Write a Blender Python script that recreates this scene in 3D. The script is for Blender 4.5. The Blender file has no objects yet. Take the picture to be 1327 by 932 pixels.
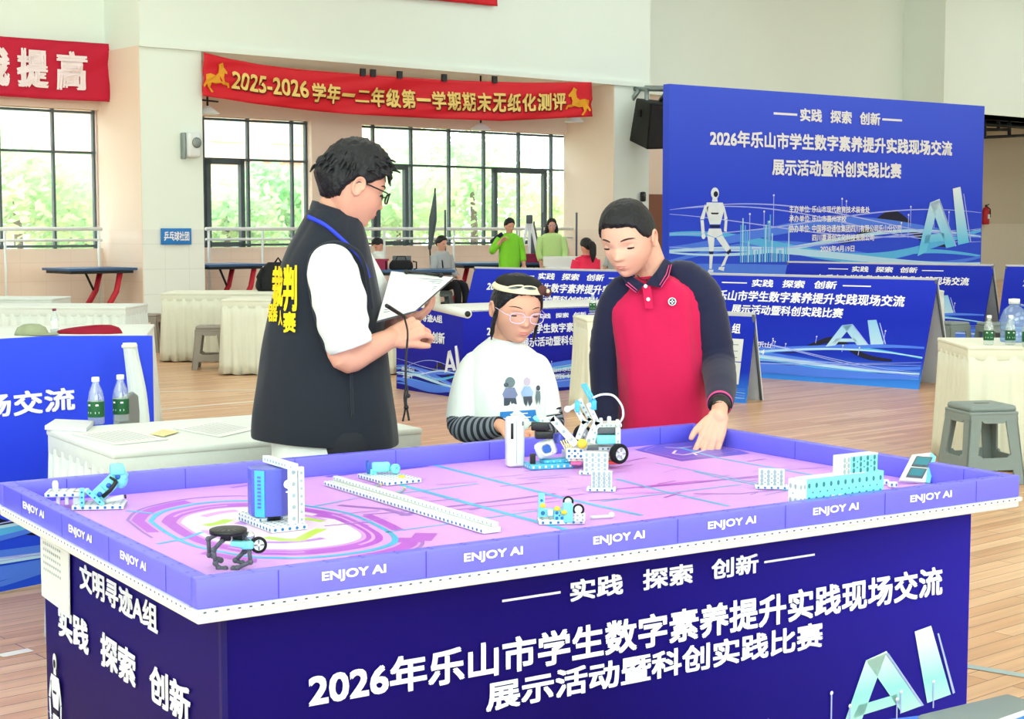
import bpy, bmesh, math, random
import numpy as np
from mathutils import Vector, Matrix, noise, Euler
random.seed(7)
PI = math.pi
sc = bpy.context.scene
C = sc.collection
# ---------------------------------------------------------------- camera
FPX, CX, CY, HOR, CAMH = 2050.0, 663.5, 466.0, 296.0, 1.45
PITCH = math.atan2(CY - HOR, FPX)
cd = bpy.data.cameras.new('camera'); cd.sensor_width = 36.0; cd.lens = 36.0 * FPX / 1327.0
cd.clip_start = 0.1; cd.clip_end = 300
cam = bpy.data.objects.new('camera', cd); C.objects.link(cam)
cam.location = (0, 0, CAMH); cam.rotation_euler = (PI / 2 - PITCH, 0, 0)
sc.camera = cam
# ---------------------------------------------------------------- light
w = bpy.data.worlds.new('daylight'); sc.world = w; w.use_nodes = True
wb = w.node_tree.nodes['Background']; wb.inputs['Color'].default_value = (0.93, 0.99, 1.0, 1); wb.inputs['Strength'].default_value = 5.5
_wa = math.atan2(1.0, 1.174); _we = (math.cos(_wa), math.sin(_wa)); _wn = (math.sin(_wa), -math.cos(_wa))
for _s in (-18, -3, 12, 27, 42):                    # rows of big light panels under the hall ceiling
    for _t in (6.5, 17, 28):
        ll = bpy.data.lights.new('ceiling_light', 'AREA'); ll.shape = 'RECTANGLE'; ll.size = 8; ll.size_y = 5; ll.energy = 235; ll.color = (0.88, 0.985, 0.99)
        lo = bpy.data.objects.new('ceiling_light', ll); C.objects.link(lo); lo.location = (-0.3237 * 25 + _we[0] * _s + _wn[0] * _t, 25 + _we[1] * _s + _wn[1] * _t, 8.3); lo.rotation_euler = (0, 0, _wa)
for _s in (-14, 6, 26):                        # added fill panels before the opposite long wall, brightening upright faces
    ll = bpy.data.lights.new('fill_light', 'AREA'); ll.shape = 'RECTANGLE'; ll.size = 15; ll.size_y = 4; ll.energy = 560; ll.color = (0.88, 0.98, 1.0)
    lo = bpy.data.objects.new('fill_light', ll); C.objects.link(lo); lo.location = (-0.3237 * 25 + _we[0] * _s + _wn[0] * 35.5, 25 + _we[1] * _s + _wn[1] * 35.5, 5.6); lo.rotation_euler = (math.radians(82), 0, _wa)
sc.view_settings.view_transform = 'Standard'
try: sc.view_settings.look = 'None'
except Exception: pass
sc.view_settings.exposure = 0.16; sc.view_settings.gamma = 1.0; sc.view_settings.use_curve_mapping = False

# ---------------------------------------------------------------- measuring
_c, _s = math.cos(PITCH), math.sin(PITCH)
def ray(u, v):
    x = (u - CX) / FPX; y = -(v - CY) / FPX
    return Vector((x, _c + y * _s, -_s + y * _c))
def PD(u, v, D):                       # point seen at pixel (u,v), D metres into the hall
    r = ray(u, v); return Vector((0, 0, CAMH)) + r * (D / r.y)
def PZ(u, v, z):                       # point seen at pixel (u,v) at height z
    r = ray(u, v); return Vector((0, 0, CAMH)) + r * ((z - CAMH) / r.z)
def PP(u, v, o, nr):                   # point seen at pixel (u,v) on a plane
    r = ray(u, v); return Vector((0, 0, CAMH)) + r * ((Vector(o) - Vector((0, 0, CAMH))).dot(nr) / r.dot(nr))
def U2(a, b): return Vector((math.cos(a), math.sin(a), 0)) if b == 0 else Vector((-math.sin(a), math.cos(a), 0))

# ---------------------------------------------------------------- materials
def lin(c):
    if isinstance(c, str): c = tuple(int(c[i:i + 2], 16) for i in (0, 2, 4))
    return tuple(((v / 255) / 12.92 if v <= 10 else (((v / 255) + 0.055) / 1.055) ** 2.4) for v in c) + (1,)
M = {}
def mat(name, col, rough=0.6, metal=0.0, var=0.06, scale=6.0, bump=0.0, bscale=60.0, spec=0.3, trans=0.0, emit=0.0, sheen=0.0, sss=0.0, ior=1.45):
    m = bpy.data.materials.new(name); m.use_nodes = True; nt = m.node_tree; b = nt.nodes['Principled BSDF']
    c = lin(col)
    tc = nt.nodes.new('ShaderNodeTexCoord'); nz = nt.nodes.new('ShaderNodeTexNoise'); nz.inputs['Scale'].default_value = scale; nz.inputs['Detail'].default_value = 4
    nt.links.new(tc.outputs['Object'], nz.inputs['Vector'])
    mx = nt.nodes.new('ShaderNodeMix'); mx.data_type = 'RGBA'
    mx.inputs[6].default_value = tuple(max(0, v * (1 - var)) for v in c[:3]) + (1,); mx.inputs[7].default_value = tuple(min(1, v * (1 + var)) for v in c[:3]) + (1,)
    nt.links.new(nz.outputs['Fac'], mx.inputs[0]); nt.links.new(mx.outputs[2], b.inputs['Base Color'])
    b.inputs['Roughness'].default_value = rough; b.inputs['Metallic'].default_value = metal; b.inputs['Specular IOR Level'].default_value = spec
    b.inputs['IOR'].default_value = ior
    if trans: b.inputs['Transmission Weight'].default_value = trans
    if sheen: b.inputs['Sheen Weight'].default_value = sheen
    if sss: b.inputs['Subsurface Weight'].default_value = sss; b.inputs['Subsurface Radius'].default_value = (0.01, 0.004, 0.002)
    if emit: nt.links.new(mx.outputs[2], b.inputs['Emission Color']); b.inputs['Emission Strength'].default_value = emit
    if bump:
        n2 = nt.nodes.new('ShaderNodeTexNoise'); n2.inputs['Scale'].default_value = bscale; n2.inputs['Detail'].default_value = 3
        bp = nt.nodes.new('ShaderNodeBump'); bp.inputs['Strength'].default_value = bump; bp.inputs['Distance'].default_value = 0.01
        nt.links.new(tc.outputs['Object'], n2.inputs['Vector']); nt.links.new(n2.outputs['Fac'], bp.inputs['Height']); nt.links.new(bp.outputs['Normal'], b.inputs['Normal'])
    M[name] = m; return m
def glassy(name, col, refl=0.08, alpha=0.85):
    m = bpy.data.materials.new(name); m.use_nodes = True; nt = m.node_tree; nt.nodes.clear()
    o = nt.nodes.new('ShaderNodeOutputMaterial'); t = nt.nodes.new('ShaderNodeBsdfTransparent'); g = nt.nodes.new('ShaderNodeBsdfGlossy'); mx = nt.nodes.new('ShaderNodeMixShader')
    d = nt.nodes.new('ShaderNodeBsdfDiffuse'); m2 = nt.nodes.new('ShaderNodeMixShader')
    t.inputs[0].default_value = lin(col); d.inputs[0].default_value = lin(col); g.inputs['Roughness'].default_value = 0.05; mx.inputs[0].default_value = refl; m2.inputs[0].default_value = 1 - alpha
    nt.links.new(t.outputs[0], m2.inputs[1]); nt.links.new(d.outputs[0], m2.inputs[2])
    nt.links.new(m2.outputs[0], mx.inputs[1]); nt.links.new(g.outputs[0], mx.inputs[2]); nt.links.new(mx.outputs[0], o.inputs[0]); M[name] = m; return m
def grad(name, stops, axis=2, lo=0.0, hi=1.0, rough=0.45, spec=0.3):
    """printed colour gradient along one object axis (it belongs to the print)"""
    m = mat(name, (0, 0, 0), rough, spec=spec); nt = m.node_tree; b = nt.nodes['Principled BSDF']
    tc = nt.nodes.new('ShaderNodeTexCoord'); sp = nt.nodes.new('ShaderNodeSeparateXYZ'); mr = nt.nodes.new('ShaderNodeMapRange'); rp = nt.nodes.new('ShaderNodeValToRGB')
    nt.links.new(tc.outputs['Object'], sp.inputs[0]); nt.links.new(sp.outputs[axis], mr.inputs['Value']); mr.inputs['From Min'].default_value = lo; mr.inputs['From Max'].default_value = hi
    nt.links.new(mr.outputs[0], rp.inputs[0]); nt.links.new(rp.outputs[0], b.inputs['Base Color'])
    cr = rp.color_ramp
    while len(cr.elements) < len(stops): cr.elements.new(0.5)
    for e, (p, c) in zip(cr.elements, stops): e.position = p; e.color = lin(c)
    return m

mat('white_paint', 'eef8ee', 0.8, var=0.03, scale=0.6); mat('peach_paint', 'f3dfcd', 0.7, var=0.03, scale=0.8); mat('greige_paint', 'c4b8a2', 0.8, var=0.04, scale=0.8)
mat('dado_paint', 'cfc6b4', 0.7, var=0.03)
mat('dark_frame', '566266', 0.4); mat('white_metal', 'e8eeee', 0.4); mat('grey_metal', '8f9a98', 0.4, 0.6); mat('dark_metal', '2d3030', 0.45, 0.3)
mat('rim_purple', '706cf2', 0.35, var=0.04, spec=0.4); mat('rim_seam', '4a46c8', 0.5)
mat('rim_hole', '5656cc', 0.5); mat('strip_white', 'e9ecee', 0.45); mat('hole_dark', '5f6a78', 0.6)
mat('mat_pink', 'd49eec', 0.4, var=0.05, scale=3, spec=0.2); mat('mat_white', 'eed6f2', 0.4, spec=0.2); mat('mat_magenta', 'b452d6', 0.35, spec=0.45); mat('mat_plum', '9a62c6', 0.35, spec=0.45)
mat('mat_cyan', '3cb4e6', 0.35, spec=0.45); mat('mat_lime', 'b8e645', 0.35, spec=0.45); mat('mat_indigo', '6a5cd2', 0.35, spec=0.45); mat('mat_lilac', 'bd86e2', 0.35, spec=0.45)
mat('print_white', 'f3f3fa', 0.5, var=0.02); mat('print_paper', 'e6e9f6', 0.5, var=0.02)
mat('print_glow', 'b4dcfb', 0.45); mat('print_cyan', '57b4f0', 0.45); mat('print_sky', '4d7df0', 0.45); mat('print_violet', 'a9b6ff', 0.45); mat('print_black', '141332', 0.45); mat('print_robot', 'e2ebf8', 0.5, var=0.12, scale=9); mat('print_navy', '140c5e', 0.45)
mat('cloth_white', 'd3dad6', 0.85, bump=0.15, bscale=25, sheen=0.2); mat('cloth_cream', 'dcdccb', 0.85, bump=0.15, bscale=25, sheen=0.2); mat('paper', 'dfe2e2', 0.7, var=0.01); mat('paper_yellow', 'e8d9a0', 0.7); mat('paper_line', '74808e', 0.7); mat('paper_grey', 'd3d6dc', 0.7)
mat('stool_grey', '7f8c8c', 0.5, var=0.04, spec=0.4); mat('stool_taupe', '9a938a', 0.5, var=0.04)
mat('pvc_white', 'e6eae8', 0.35, spec=0.5); mat('pvc_teal', '7edbe4', 0.35, spec=0.5); mat('pvc_blue', '49b6e6', 0.35, spec=0.5); mat('pvc_black', '17191b', 0.4, spec=0.5); mat('pvc_darkblue', '2a62b8', 0.4, spec=0.5); mat('pvc_grey', '5c6268', 0.45); mat('pvc_yellow', 'e9cf4a', 0.4); mat('pvc_red', 'd8443f', 0.4); mat('pvc_pink', 'f06aa8', 0.4)
mat('panel_violet', '5b62c8', 0.35, spec=0.5); mat('dot_teal', '3d7f8c', 0.6); mat('dot_blue', '2f74b4', 0.6); mat('dot_grey', '9fb4bb', 0.6); mat('rubber', '16181b', 0.7); mat('chrome', 'c8ccd2', 0.25, 0.8)
mat('skin', 'dea48f', 0.55, var=0.04, scale=14, sss=0.08, spec=0.3); mat('skin_pale', 'e6b09b', 0.55, var=0.04, scale=14, sss=0.08, spec=0.3); mat('skin_warm', 'dca68d', 0.55, var=0.04, scale=14, sss=0.08, spec=0.3); mat('lip', 'd27c7a', 0.5); mat('lash', '201a1a', 0.6); mat('eye_white', 'e6e2e0', 0.3); mat('iris', '1d1412', 0.25)
mat('hair_black', '14161c', 0.5, var=0.35, scale=40, bump=0.5, bscale=90, spec=0.4); mat('brow', '3a2e2c', 0.7)
mat('vest_black', '1f242f', 0.85, bump=0.06, bscale=220, sheen=0.15, var=0.08); mat('vest_yellow', 'f0d020', 0.7); mat('tee_white', 'e4eae8', 0.85, bump=0.06, bscale=160, sheen=0.2, var=0.02); mat('lanyard_blue', '2f43d8', 0.5)
mat('crimson', 'c8134e', 0.8, bump=0.06, bscale=180, sheen=0.15, var=0.05); mat('navy', '1b1e3c', 0.85, bump=0.06, bscale=180, sheen=0.15); mat('trouser', '23262e', 0.85, bump=0.06); mat('shoe', 'd8d8d8', 0.6); mat('pink_trim', 'e0508a', 0.7)
mat('lime_shirt', '8ade3c', 0.8, bump=0.06, bscale=120); mat('pale_lime', 'cbee9c', 0.85, bump=0.06, bscale=120); mat('grey_shirt', 'b4b9bd', 0.85, bump=0.06, bscale=120); mat('red_vest', 'e8325a', 0.8)
mat('banner_red', 'd8232f', 0.55, var=0.08, scale=1.2); mat('banner_crimson', 'c81d3c', 0.55, var=0.08, scale=1.2); mat('gold', 'f2d27a', 0.5); mat('gold_orange', 'f2a52c', 0.5, var=0.25, scale=5); mat('letter_shadow', '7a1a12', 0.6); mat('letter_pink', 'fbe9ea', 0.6)
mat('pingpong_blue', '3c5c86', 0.5); mat('frame_red', 'c22a3c', 0.4); mat('sign_blue', '2f7fcb', 0.5); mat('speaker_black', '16181a', 0.6, bump=0.3, bscale=200); mat('brown_wood', '8a5c48', 0.6)
mat('plum_basket', 'a02850', 0.5); mat('bag_black', '191a1e', 0.7); mat('frame_white_plastic', 'efeff2', 0.4)
mat('label_green', '1f5a36', 0.5); mat('label_white', 'eef4ee', 0.5); mat('extinguisher', 'b02430', 0.35); mat('cap_plum', '7a2a4a', 0.5); mat('hat_olive', '9aa487', 0.9, var=0.3, scale=12); mat('cloth_red', '8e1830', 0.9)
mat('tree_bark', '6b5a48', 0.9)
def leafy(name, col):
    m = mat(name, col, 0.7, var=0.15, scale=0.8); nt = m.node_tree; b = nt.nodes['Principled BSDF']; t = nt.nodes.new('ShaderNodeBsdfTranslucent'); mx = nt.nodes.new('ShaderNodeMixShader'); mx.inputs[0].default_value = 0.5
    nt.links.new(b.inputs['Base Color'].links[0].from_socket, t.inputs[0]); nt.links.new(b.outputs[0], mx.inputs[1]); nt.links.new(t.outputs[0], mx.inputs[2]); nt.links.new(mx.outputs[0], nt.nodes['Material Output'].inputs[0])
leafy('leaf_light', 'd2f2c8'); leafy('leaf_mid', 'bdebb8'); leafy('leaf_yellow', 'e6f4cc')
mat('facade_pink', 'f3e4e0', 0.8); mat('facade_white', 'f4f4f2', 0.8); mat('facade_brick', 'e8cabe', 0.8); mat('facade_glass', 'b7cfd6', 0.3); mat('paving', 'd4d2c8', 0.9)
mat('frame_lilac', 'd8c4e6', 0.3, spec=0.6); mat('band_black', '20201f', 0.9); mat('band_cream', 'efe2c0', 0.9, bump=0.3, bscale=120); mat('band_leopard', '5a3a34', 0.9, var=0.6, scale=160)
glassy('window_glass', 'f4fbfa', 0.05, 0.9); glassy('bottle_clear', 'f2f8f8', 0.12, 0.8); glassy('jug_blue', 'b4d2f2', 0.12, 0.75); glassy('lens', 'fcfcfd', 0.05, 0.985)

def wood_floor():
    m = mat('floor_wood', 'caa07c', 0.3, spec=0.5); nt = m.node_tree; b = nt.nodes['Principled BSDF']
    tc = nt.nodes.new('ShaderNodeTexCoord'); mp = nt.nodes.new('ShaderNodeMapping'); mp.inputs['Rotation'].default_value = (0, 0, math.radians(-40.4 ))
    br = nt.nodes.new('ShaderNodeTexBrick'); br.inputs['Scale'].default_value = 1.0; br.inputs['Brick Width'].default_value = 1.1; br.inputs['Row Height'].default_value = 0.085; br.inputs['Mortar Size'].default_value = 0.0025
    br.inputs['Color1'].default_value = lin('cf9c72'); br.inputs['Color2'].default_value = lin('e6bb94'); br.inputs['Mortar'].default_value = lin('8f6a50')
    nt.links.new(tc.outputs['Object'], mp.inputs[0]); nt.links.new(mp.outputs[0], br.inputs['Vector'])
    nz = nt.nodes.new('ShaderNodeTexNoise'); nz.inputs['Scale'].default_value = 1.2; mp2 = nt.nodes.new('ShaderNodeMapping'); mp2.inputs['Scale'].default_value = (1, 14, 1)
    nt.links.new(mp.outputs[0], mp2.inputs[0]); nt.links.new(mp2.outputs[0], nz.inputs['Vector'])
    mx = nt.nodes.new('ShaderNodeMix'); mx.data_type = 'RGBA'; mx.blend_type = 'MULTIPLY'; mx.inputs[0].default_value = 0.45
    nt.links.new(br.outputs['Color'], mx.inputs[6]); nt.links.new(nz.outputs['Color'], mx.inputs[7])
    cr = nt.nodes.new('ShaderNodeValToRGB'); cr.color_ramp.elements[0].position = 0.3; cr.color_ramp.elements[0].color = (0.55, 0.5, 0.46, 1); cr.color_ramp.elements[1].position = 0.6; cr.color_ramp.elements[1].color = (1, 1, 1, 1)
    nt.links.new(nz.outputs['Fac'], cr.inputs[0]); nt.links.new(cr.outputs[0], mx.inputs[7]); nt.links.new(mx.outputs[2], b.inputs['Base Color'])
wood_floor()
def tiled(name, c1, mort, w_, h_, rough=0.25):
    m = mat(name, c1, rough, spec=0.5); nt = m.node_tree; b = nt.nodes['Principled BSDF']
    tc = nt.nodes.new('ShaderNodeTexCoord'); sp = nt.nodes.new('ShaderNodeSeparateXYZ'); cb = nt.nodes.new('ShaderNodeCombineXYZ'); ad = nt.nodes.new('ShaderNodeMath')
    nt.links.new(tc.outputs['Object'], sp.inputs[0]); nt.links.new(sp.outputs[0], ad.inputs[0]); nt.links.new(sp.outputs[1], ad.inputs[1]); nt.links.new(ad.outputs[0], cb.inputs[0]); nt.links.new(sp.outputs[2], cb.inputs[1])
    br = nt.nodes.new('ShaderNodeTexBrick'); br.offset = 0; br.inputs['Scale'].default_value = 1; br.inputs['Brick Width'].default_value = w_; br.inputs['Row Height'].default_value = h_; br.inputs['Mortar Size'].default_value = 0.006
    br.inputs['Color1'].default_value = lin(c1); br.inputs['Color2'].default_value = lin(c1); br.inputs['Mortar'].default_value = lin(mort)
    nt.links.new(cb.outputs[0], br.inputs['Vector']); nt.links.new(br.outputs['Color'], b.inputs['Base Color'])
tiled('tile_peach', 'f2dccb', 'ead2c2', 0.6, 0.3); tiled('tile_white', 'eaf0ea', 'dce3dd', 0.6, 0.4)
# printed gradients (poster height runs along local z, 0 at its bottom)

# ---------------------------------------------------------------- mesh helpers
def V(*a): return Vector(a if a else (0, 0, 0))
class MB:
    def __init__(s): s.v = []; s.f = []; s.m = []; s.sm = []
    def add(s, vs, fs, mi=0, smooth=False):
        o = len(s.v); s.v += [tuple(v) for v in vs]
        for f in fs: s.f.append(tuple(i + o for i in f)); s.m.append(mi); s.sm.append(smooth)
        return s
    def box(s, c, d, rz=0, mi=0, rot=None, bev=0.0):
        R = rot if rot is not None else Matrix.Rotation(rz, 3, 'Z'); c = Vector(c); h = Vector(d) / 2
        if bev <= 0:
            vs = [c + R @ V(x * h.x, y * h.y, z * h.z) for z in (-1, 1) for y in (-1, 1) for x in (-1, 1)]
            return s.add(vs, [(0, 2, 3, 1), (4, 5, 7, 6), (0, 1, 5, 4), (2, 6, 7, 3), (0, 4, 6, 2), (1, 3, 7, 5)], mi)
        bm = bmesh.new(); bmesh.ops.create_cube(bm, size=1)
        for v in bm.verts: v.co = V(v.co.x * d[0], v.co.y * d[1], v.co.z * d[2])
        bmesh.ops.bevel(bm, geom=list(bm.edges), offset=min(bev, min(d) * 0.45), segments=2, profile=0.5, affect='EDGES')
        bm.verts.index_update(); s.add([c + R @ v.co for v in bm.verts], [[v.index for v in f.verts] for f in bm.faces], mi, True); bm.free(); return s
    def tube(s, pts, r, n=10, mi=0, cap=True, smooth=True, flat=1.0):
        pts = [Vector(p) for p in pts]; k = len(pts); rs = r if isinstance(r, (list, tuple)) else [r] * k
        vs = []; fs = []; up = None
        for i, p in enumerate(pts):
            t = (pts[min(i + 1, k - 1)] - pts[max(i - 1, 0)]); t = t.normalized() if t.length > 1e-9 else V(0, 0, 1)
            if up is None: up = V(0, 0, 1) if abs(t.z) < 0.9 else V(0, 1, 0)
            a = (up - t * up.dot(t)); a = a.normalized() if a.length > 1e-6 else t.orthogonal().normalized()
            b = t.cross(a); up = a
            for j in range(n):
                q = 2 * PI * j / n; vs.append(p + a * (math.cos(q) * rs[i]) + b * (math.sin(q) * rs[i] * flat))
        for i in range(k - 1):
            for j in range(n): fs.append((i * n + j, i * n + (j + 1) % n, (i + 1) * n + (j + 1) % n, (i + 1) * n + j))
        if cap: fs.append(tuple(range(n - 1, -1, -1))); fs.append(tuple((k - 1) * n + j for j in range(n)))
        return s.add(vs, fs, mi, smooth)
    def limb(s, pts, rs, n=16, mi=0, sub=5, flat=1.0):   # smooth tapering limb with rounded ends
        P, R = catmull(pts, rs, sub)
        a = (P[0] - P[1]).normalized(); b = (P[-1] - P[-2]).normalized()
        pre = [(P[0] + a * R[0] * math.sin(t), R[0] * math.cos(t)) for t in (1.35, 0.9, 0.45)]
        post = [(P[-1] + b * R[-1] * math.sin(t), R[-1] * math.cos(t)) for t in (0.45, 0.9, 1.35)]
        return s.tube([p for p, _ in pre] + P + [p for p, _ in post], [r for _, r in pre] + R + [r for _, r in post], n, mi, flat=flat)
    def lathe(s, prof, c=(0, 0, 0), n=24, mi=0, smooth=True, ax=None):
        c = Vector(c); k = len(prof); vs = []
        R = ax if ax is not None else Matrix.Identity(3)
        for r, z in prof:
            for j in range(n): q = 2 * PI * j / n; vs.append(c + R @ V(r * math.cos(q), r * math.sin(q), z))
        fs = [(i * n + j, i * n + (j + 1) % n, (i + 1) * n + (j + 1) % n, (i + 1) * n + j) for i in range(k - 1) for j in range(n)]
        if prof[0][0] > 1e-6: fs.append(tuple(range(n - 1, -1, -1)))
        if prof[-1][0] > 1e-6: fs.append(tuple((k - 1) * n + j for j in range(n)))
        return s.add(vs, fs, mi, smooth)
    def poly(s, pts, mi=0): return s.add(pts, [tuple(range(len(pts)))], mi)
    def prism(s, pts, d, mi=0):
        d = Vector(d); k = len(pts); p = [Vector(q) for q in pts]
        return s.add(p + [q + d for q in p], [tuple(range(k - 1, -1, -1)), tuple(range(k, 2 * k))] + [(i, (i + 1) % k, k + (i + 1) % k, k + i) for i in range(k)], mi)
    def ball(s, c, r, n=16, mi=0, rot=None):
        c = Vector(c); r = Vector((r, r, r)) if not hasattr(r, '__len__') else Vector(r); R = rot or Matrix.Identity(3); m_ = n // 2; vs = []; fs = []
        for i in range(m_ + 1):
            t = PI * i / m_
            for j in range(n): q = 2 * PI * j / n; vs.append(c + R @ V(r.x * math.sin(t) * math.cos(q), r.y * math.sin(t) * math.sin(q), r.z * math.cos(t)))
        for i in range(m_):
            for j in range(n): fs.append((i * n + j, (i + 1) * n + j, (i + 1) * n + (j + 1) % n, i * n + (j + 1) % n))
        return s.add(vs, fs, mi, True)
    def loft(s, rings, n=48, sub=5, mi=0, fold=0.0, fs=8.0, seed=0, cap=(True, True), flute=0.0, nf=9):
        """rings: (x,y,z,rx,ry,yaw,exp,slope)"""
        rings = [tuple(r) + (0, 2.3, 0)[len(r) - 5:] for r in rings]; A = np.array(rings, float); out = []
        for i in range(len(A) - 1):
            p0, p1, p2, p3 = A[max(i - 1, 0)], A[i], A[i + 1], A[min(i + 2, len(A) - 1)]
            for j in range(sub):
                t = j / sub; out.append(0.5 * ((2 * p1) + (-p0 + p2) * t + (2 * p0 - 5 * p1 + 4 * p2 - p3) * t * t + (-p0 + 3 * p1 - 3 * p2 + p3) * t ** 3))
        out.append(A[-1]); vs = []; k = len(out)
        for i, r in enumerate(out):
            x, y, z, rx, ry, yaw, ex, sl = r
            for j in range(n):
                q = 2 * PI * j / n; c_, s_ = math.cos(q), math.sin(q)
                a = math.copysign(abs(c_) ** (2 / ex), c_); b = math.copysign(abs(s_) ** (2 / ex), s_)
                f = 0
                if fold: f = fold * (noise.noise(V(c_ * 1.6 + seed, s_ * 1.6, z * fs * 0.5)) + 0.5 * noise.noise(V(c_ * 4 + seed, s_ * 4, z * fs)))
                if flute: f += flute * (i / (k - 1)) ** 1.5 * math.sin(q * nf + 1.3 * math.sin(3 * q))
                lx, ly = a * (rx + f), b * (ry + f)
                X = lx * math.cos(yaw) - ly * math.sin(yaw); Y = lx * math.sin(yaw) + ly * math.cos(yaw)
                vs.append((x + X, y + Y, z + sl * X))
        F = [(i * n + j, i * n + (j + 1) % n, (i + 1) * n + (j + 1) % n, (i + 1) * n + j) for i in range(k - 1) for j in range(n)]
        if cap[0]: F.append(tuple(range(n - 1, -1, -1)))
        if cap[1]: F.append(tuple((k - 1) * n + j for j in range(n)))
        return s.add(vs, F, mi, True)
    def dots(s, o, ux, uy, nx, ny, r, mi=1, off=0.0006, stag=False, sq=False):
        o, ux, uy = Vector(o), Vector(ux), Vector(uy); nr = ux.cross(uy).normalized(); a, b = ux.normalized(), uy.normalized(); k = 8
        for i in range(nx):
            for j in range(ny):
                c = o + ux * (i + 0.5 + (0.5 if stag and j % 2 else 0)) + uy * (j + 0.5) + nr * off
                if stag and j % 2 and i == nx - 1: continue
                s.add([c + a * (r * math.cos(2 * PI * (q + .5) / k)) + b * (r * (1.5 if sq else 1) * math.sin(2 * PI * (q + .5) / k)) for q in range(k)], [tuple(range(k))], mi)
        return s
    def build(s, name, mats, parent=None, bevel=0.0, xf=None):
        me = bpy.data.meshes.new(name); me.from_pydata([tuple(v) for v in s.v], [], s.f)
        for m in (mats if isinstance(mats, (list, tuple)) else [mats]): me.materials.append(M[m] if isinstance(m, str) else m)
        me.polygons.foreach_set('material_index', s.m); me.polygons.foreach_set('use_smooth', s.sm)
        bm = bmesh.new(); bm.from_mesh(me); bmesh.ops.recalc_face_normals(bm, faces=bm.faces); bm.to_mesh(me); bm.free(); me.update()
        o = bpy.data.objects.new(name, me); C.objects.link(o)
        if parent: o.parent = parent
        if bevel:
            b = o.modifiers.new('bevel', 'BEVEL'); b.width = bevel; b.segments = 2; b.limit_method = 'ANGLE'; b.harden_normals = False
        return o
def catmull(pts, rs, sub):
    P = [Vector(p) for p in pts]; out = []; R = []
    for i in range(len(P) - 1):
        a, b, c, d = P[max(i - 1, 0)], P[i], P[i + 1], P[min(i + 2, len(P) - 1)]
        for j in range(sub):
            t = j / sub; out.append(0.5 * ((2 * b) + (c - a) * t + (2 * a - 5 * b + 4 * c - d) * t * t + (3 * b - a - 3 * c + d) * t ** 3)); R.append(rs[i] + (rs[i + 1] - rs[i]) * t)
    return out + [P[-1]], R + [rs[-1]]
def tag(o, label=None, cat=None, group=None, kind=None):
    if label: o['label'] = label
    if cat: o['category'] = cat
    if group: o['group'] = group
    if kind: o['kind'] = kind
    return o
def thing(name, label, cat, loc=(0, 0, 0), rz=0, group=None):
    o = bpy.data.objects.new(name, None); C.objects.link(o); o.location = loc; o.rotation_euler = (0, 0, rz); o.empty_display_size = 0.1
    return tag(o, label, cat, group)
def struct(mb, name, mats, **k): o = mb.build(name, mats, **k); o['kind'] = 'structure'; return o
def copy_tree(o, parent=None):
    c = o.copy(); C.objects.link(c)
    if parent: c.parent = parent
    for ch in list(o.children): copy_tree(ch, c)
    return c
def again(o, loc, rz=None, label=None, group=None):
    c = copy_tree(o); c.location = loc
    if rz is not None: c.rotation_euler = (0, 0, rz)
    if label: c['label'] = label
    if group: c['group'] = group
    return c
_tc = {}
def glyphs(s, bold=0.02):
    if (s, bold) not in _tc:
        cu = bpy.data.curves.new('t', 'FONT'); cu.body = s; cu.size = 1; cu.resolution_u = 3
        o = bpy.data.objects.new('t', cu); C.objects.link(o); me = bpy.data.meshes.new_from_object(o.evaluated_get(bpy.context.evaluated_depsgraph_get()))
        vs = [v.co.copy() for v in me.vertices]; fs = [tuple(p.vertices) for p in me.polygons]
        bpy.data.objects.remove(o); bpy.data.curves.remove(cu); bpy.data.meshes.remove(me)
        x0 = min(v.x for v in vs); x1 = max(v.x for v in vs); y0 = min(v.y for v in vs); y1 = max(v.y for v in vs)
        _tc[(s, bold)] = ([((v.x - x0) / (x1 - x0), (v.y - y0) / (y1 - y0)) for v in vs], fs, (x1 - x0) / (y1 - y0))
    return _tc[(s, bold)]
def text(mb, s, x0, x1, z0, z1, f, mi=0, bold=0.02):
    """letters of s filling the box x0..x1 by z0..z1, stroke thickened by bold em; f(x,z) gives the point on the printed surface"""
    vs, fs, asp = glyphs(s, 0); d = bold * (z1 - z0) * .95; e = bold * (x1 - x0) / asp * .95; x0, x1, z0, z1 = x0 + e, x1 - e, z0 + d, z1 - d
    o = f(x0, z0); nr = (f(x1, z0) - o).cross(f(x0, z1) - o).normalized() * ((f(x0, z1) - o).length * .006)
    for k, (dx, dz) in enumerate(((0, 0), (e, d), (-e, d), (e, -d), (-e, -d)) if bold > .005 else ((0, 0),)):
        mb.add([f(x0 + (x1 - x0) * a + dx, z0 + (z1 - z0) * b + dz) + nr * k for a, b in vs], fs, mi)
def spaced(mb, words, x0, x1, z0, z1, f, mi=0, bold=0.02, gap=0.75):   # words spread with wide gaps, each two characters square
    n = sum(len(w_) for w_ in words) + gap * (len(words) - 1); u = (x1 - x0) / n; x = x0
    for w_ in words: text(mb, w_, x, x + u * len(w_) * 0.985, z0, z1, f, mi, bold); x += u * (len(w_) + gap)

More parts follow.
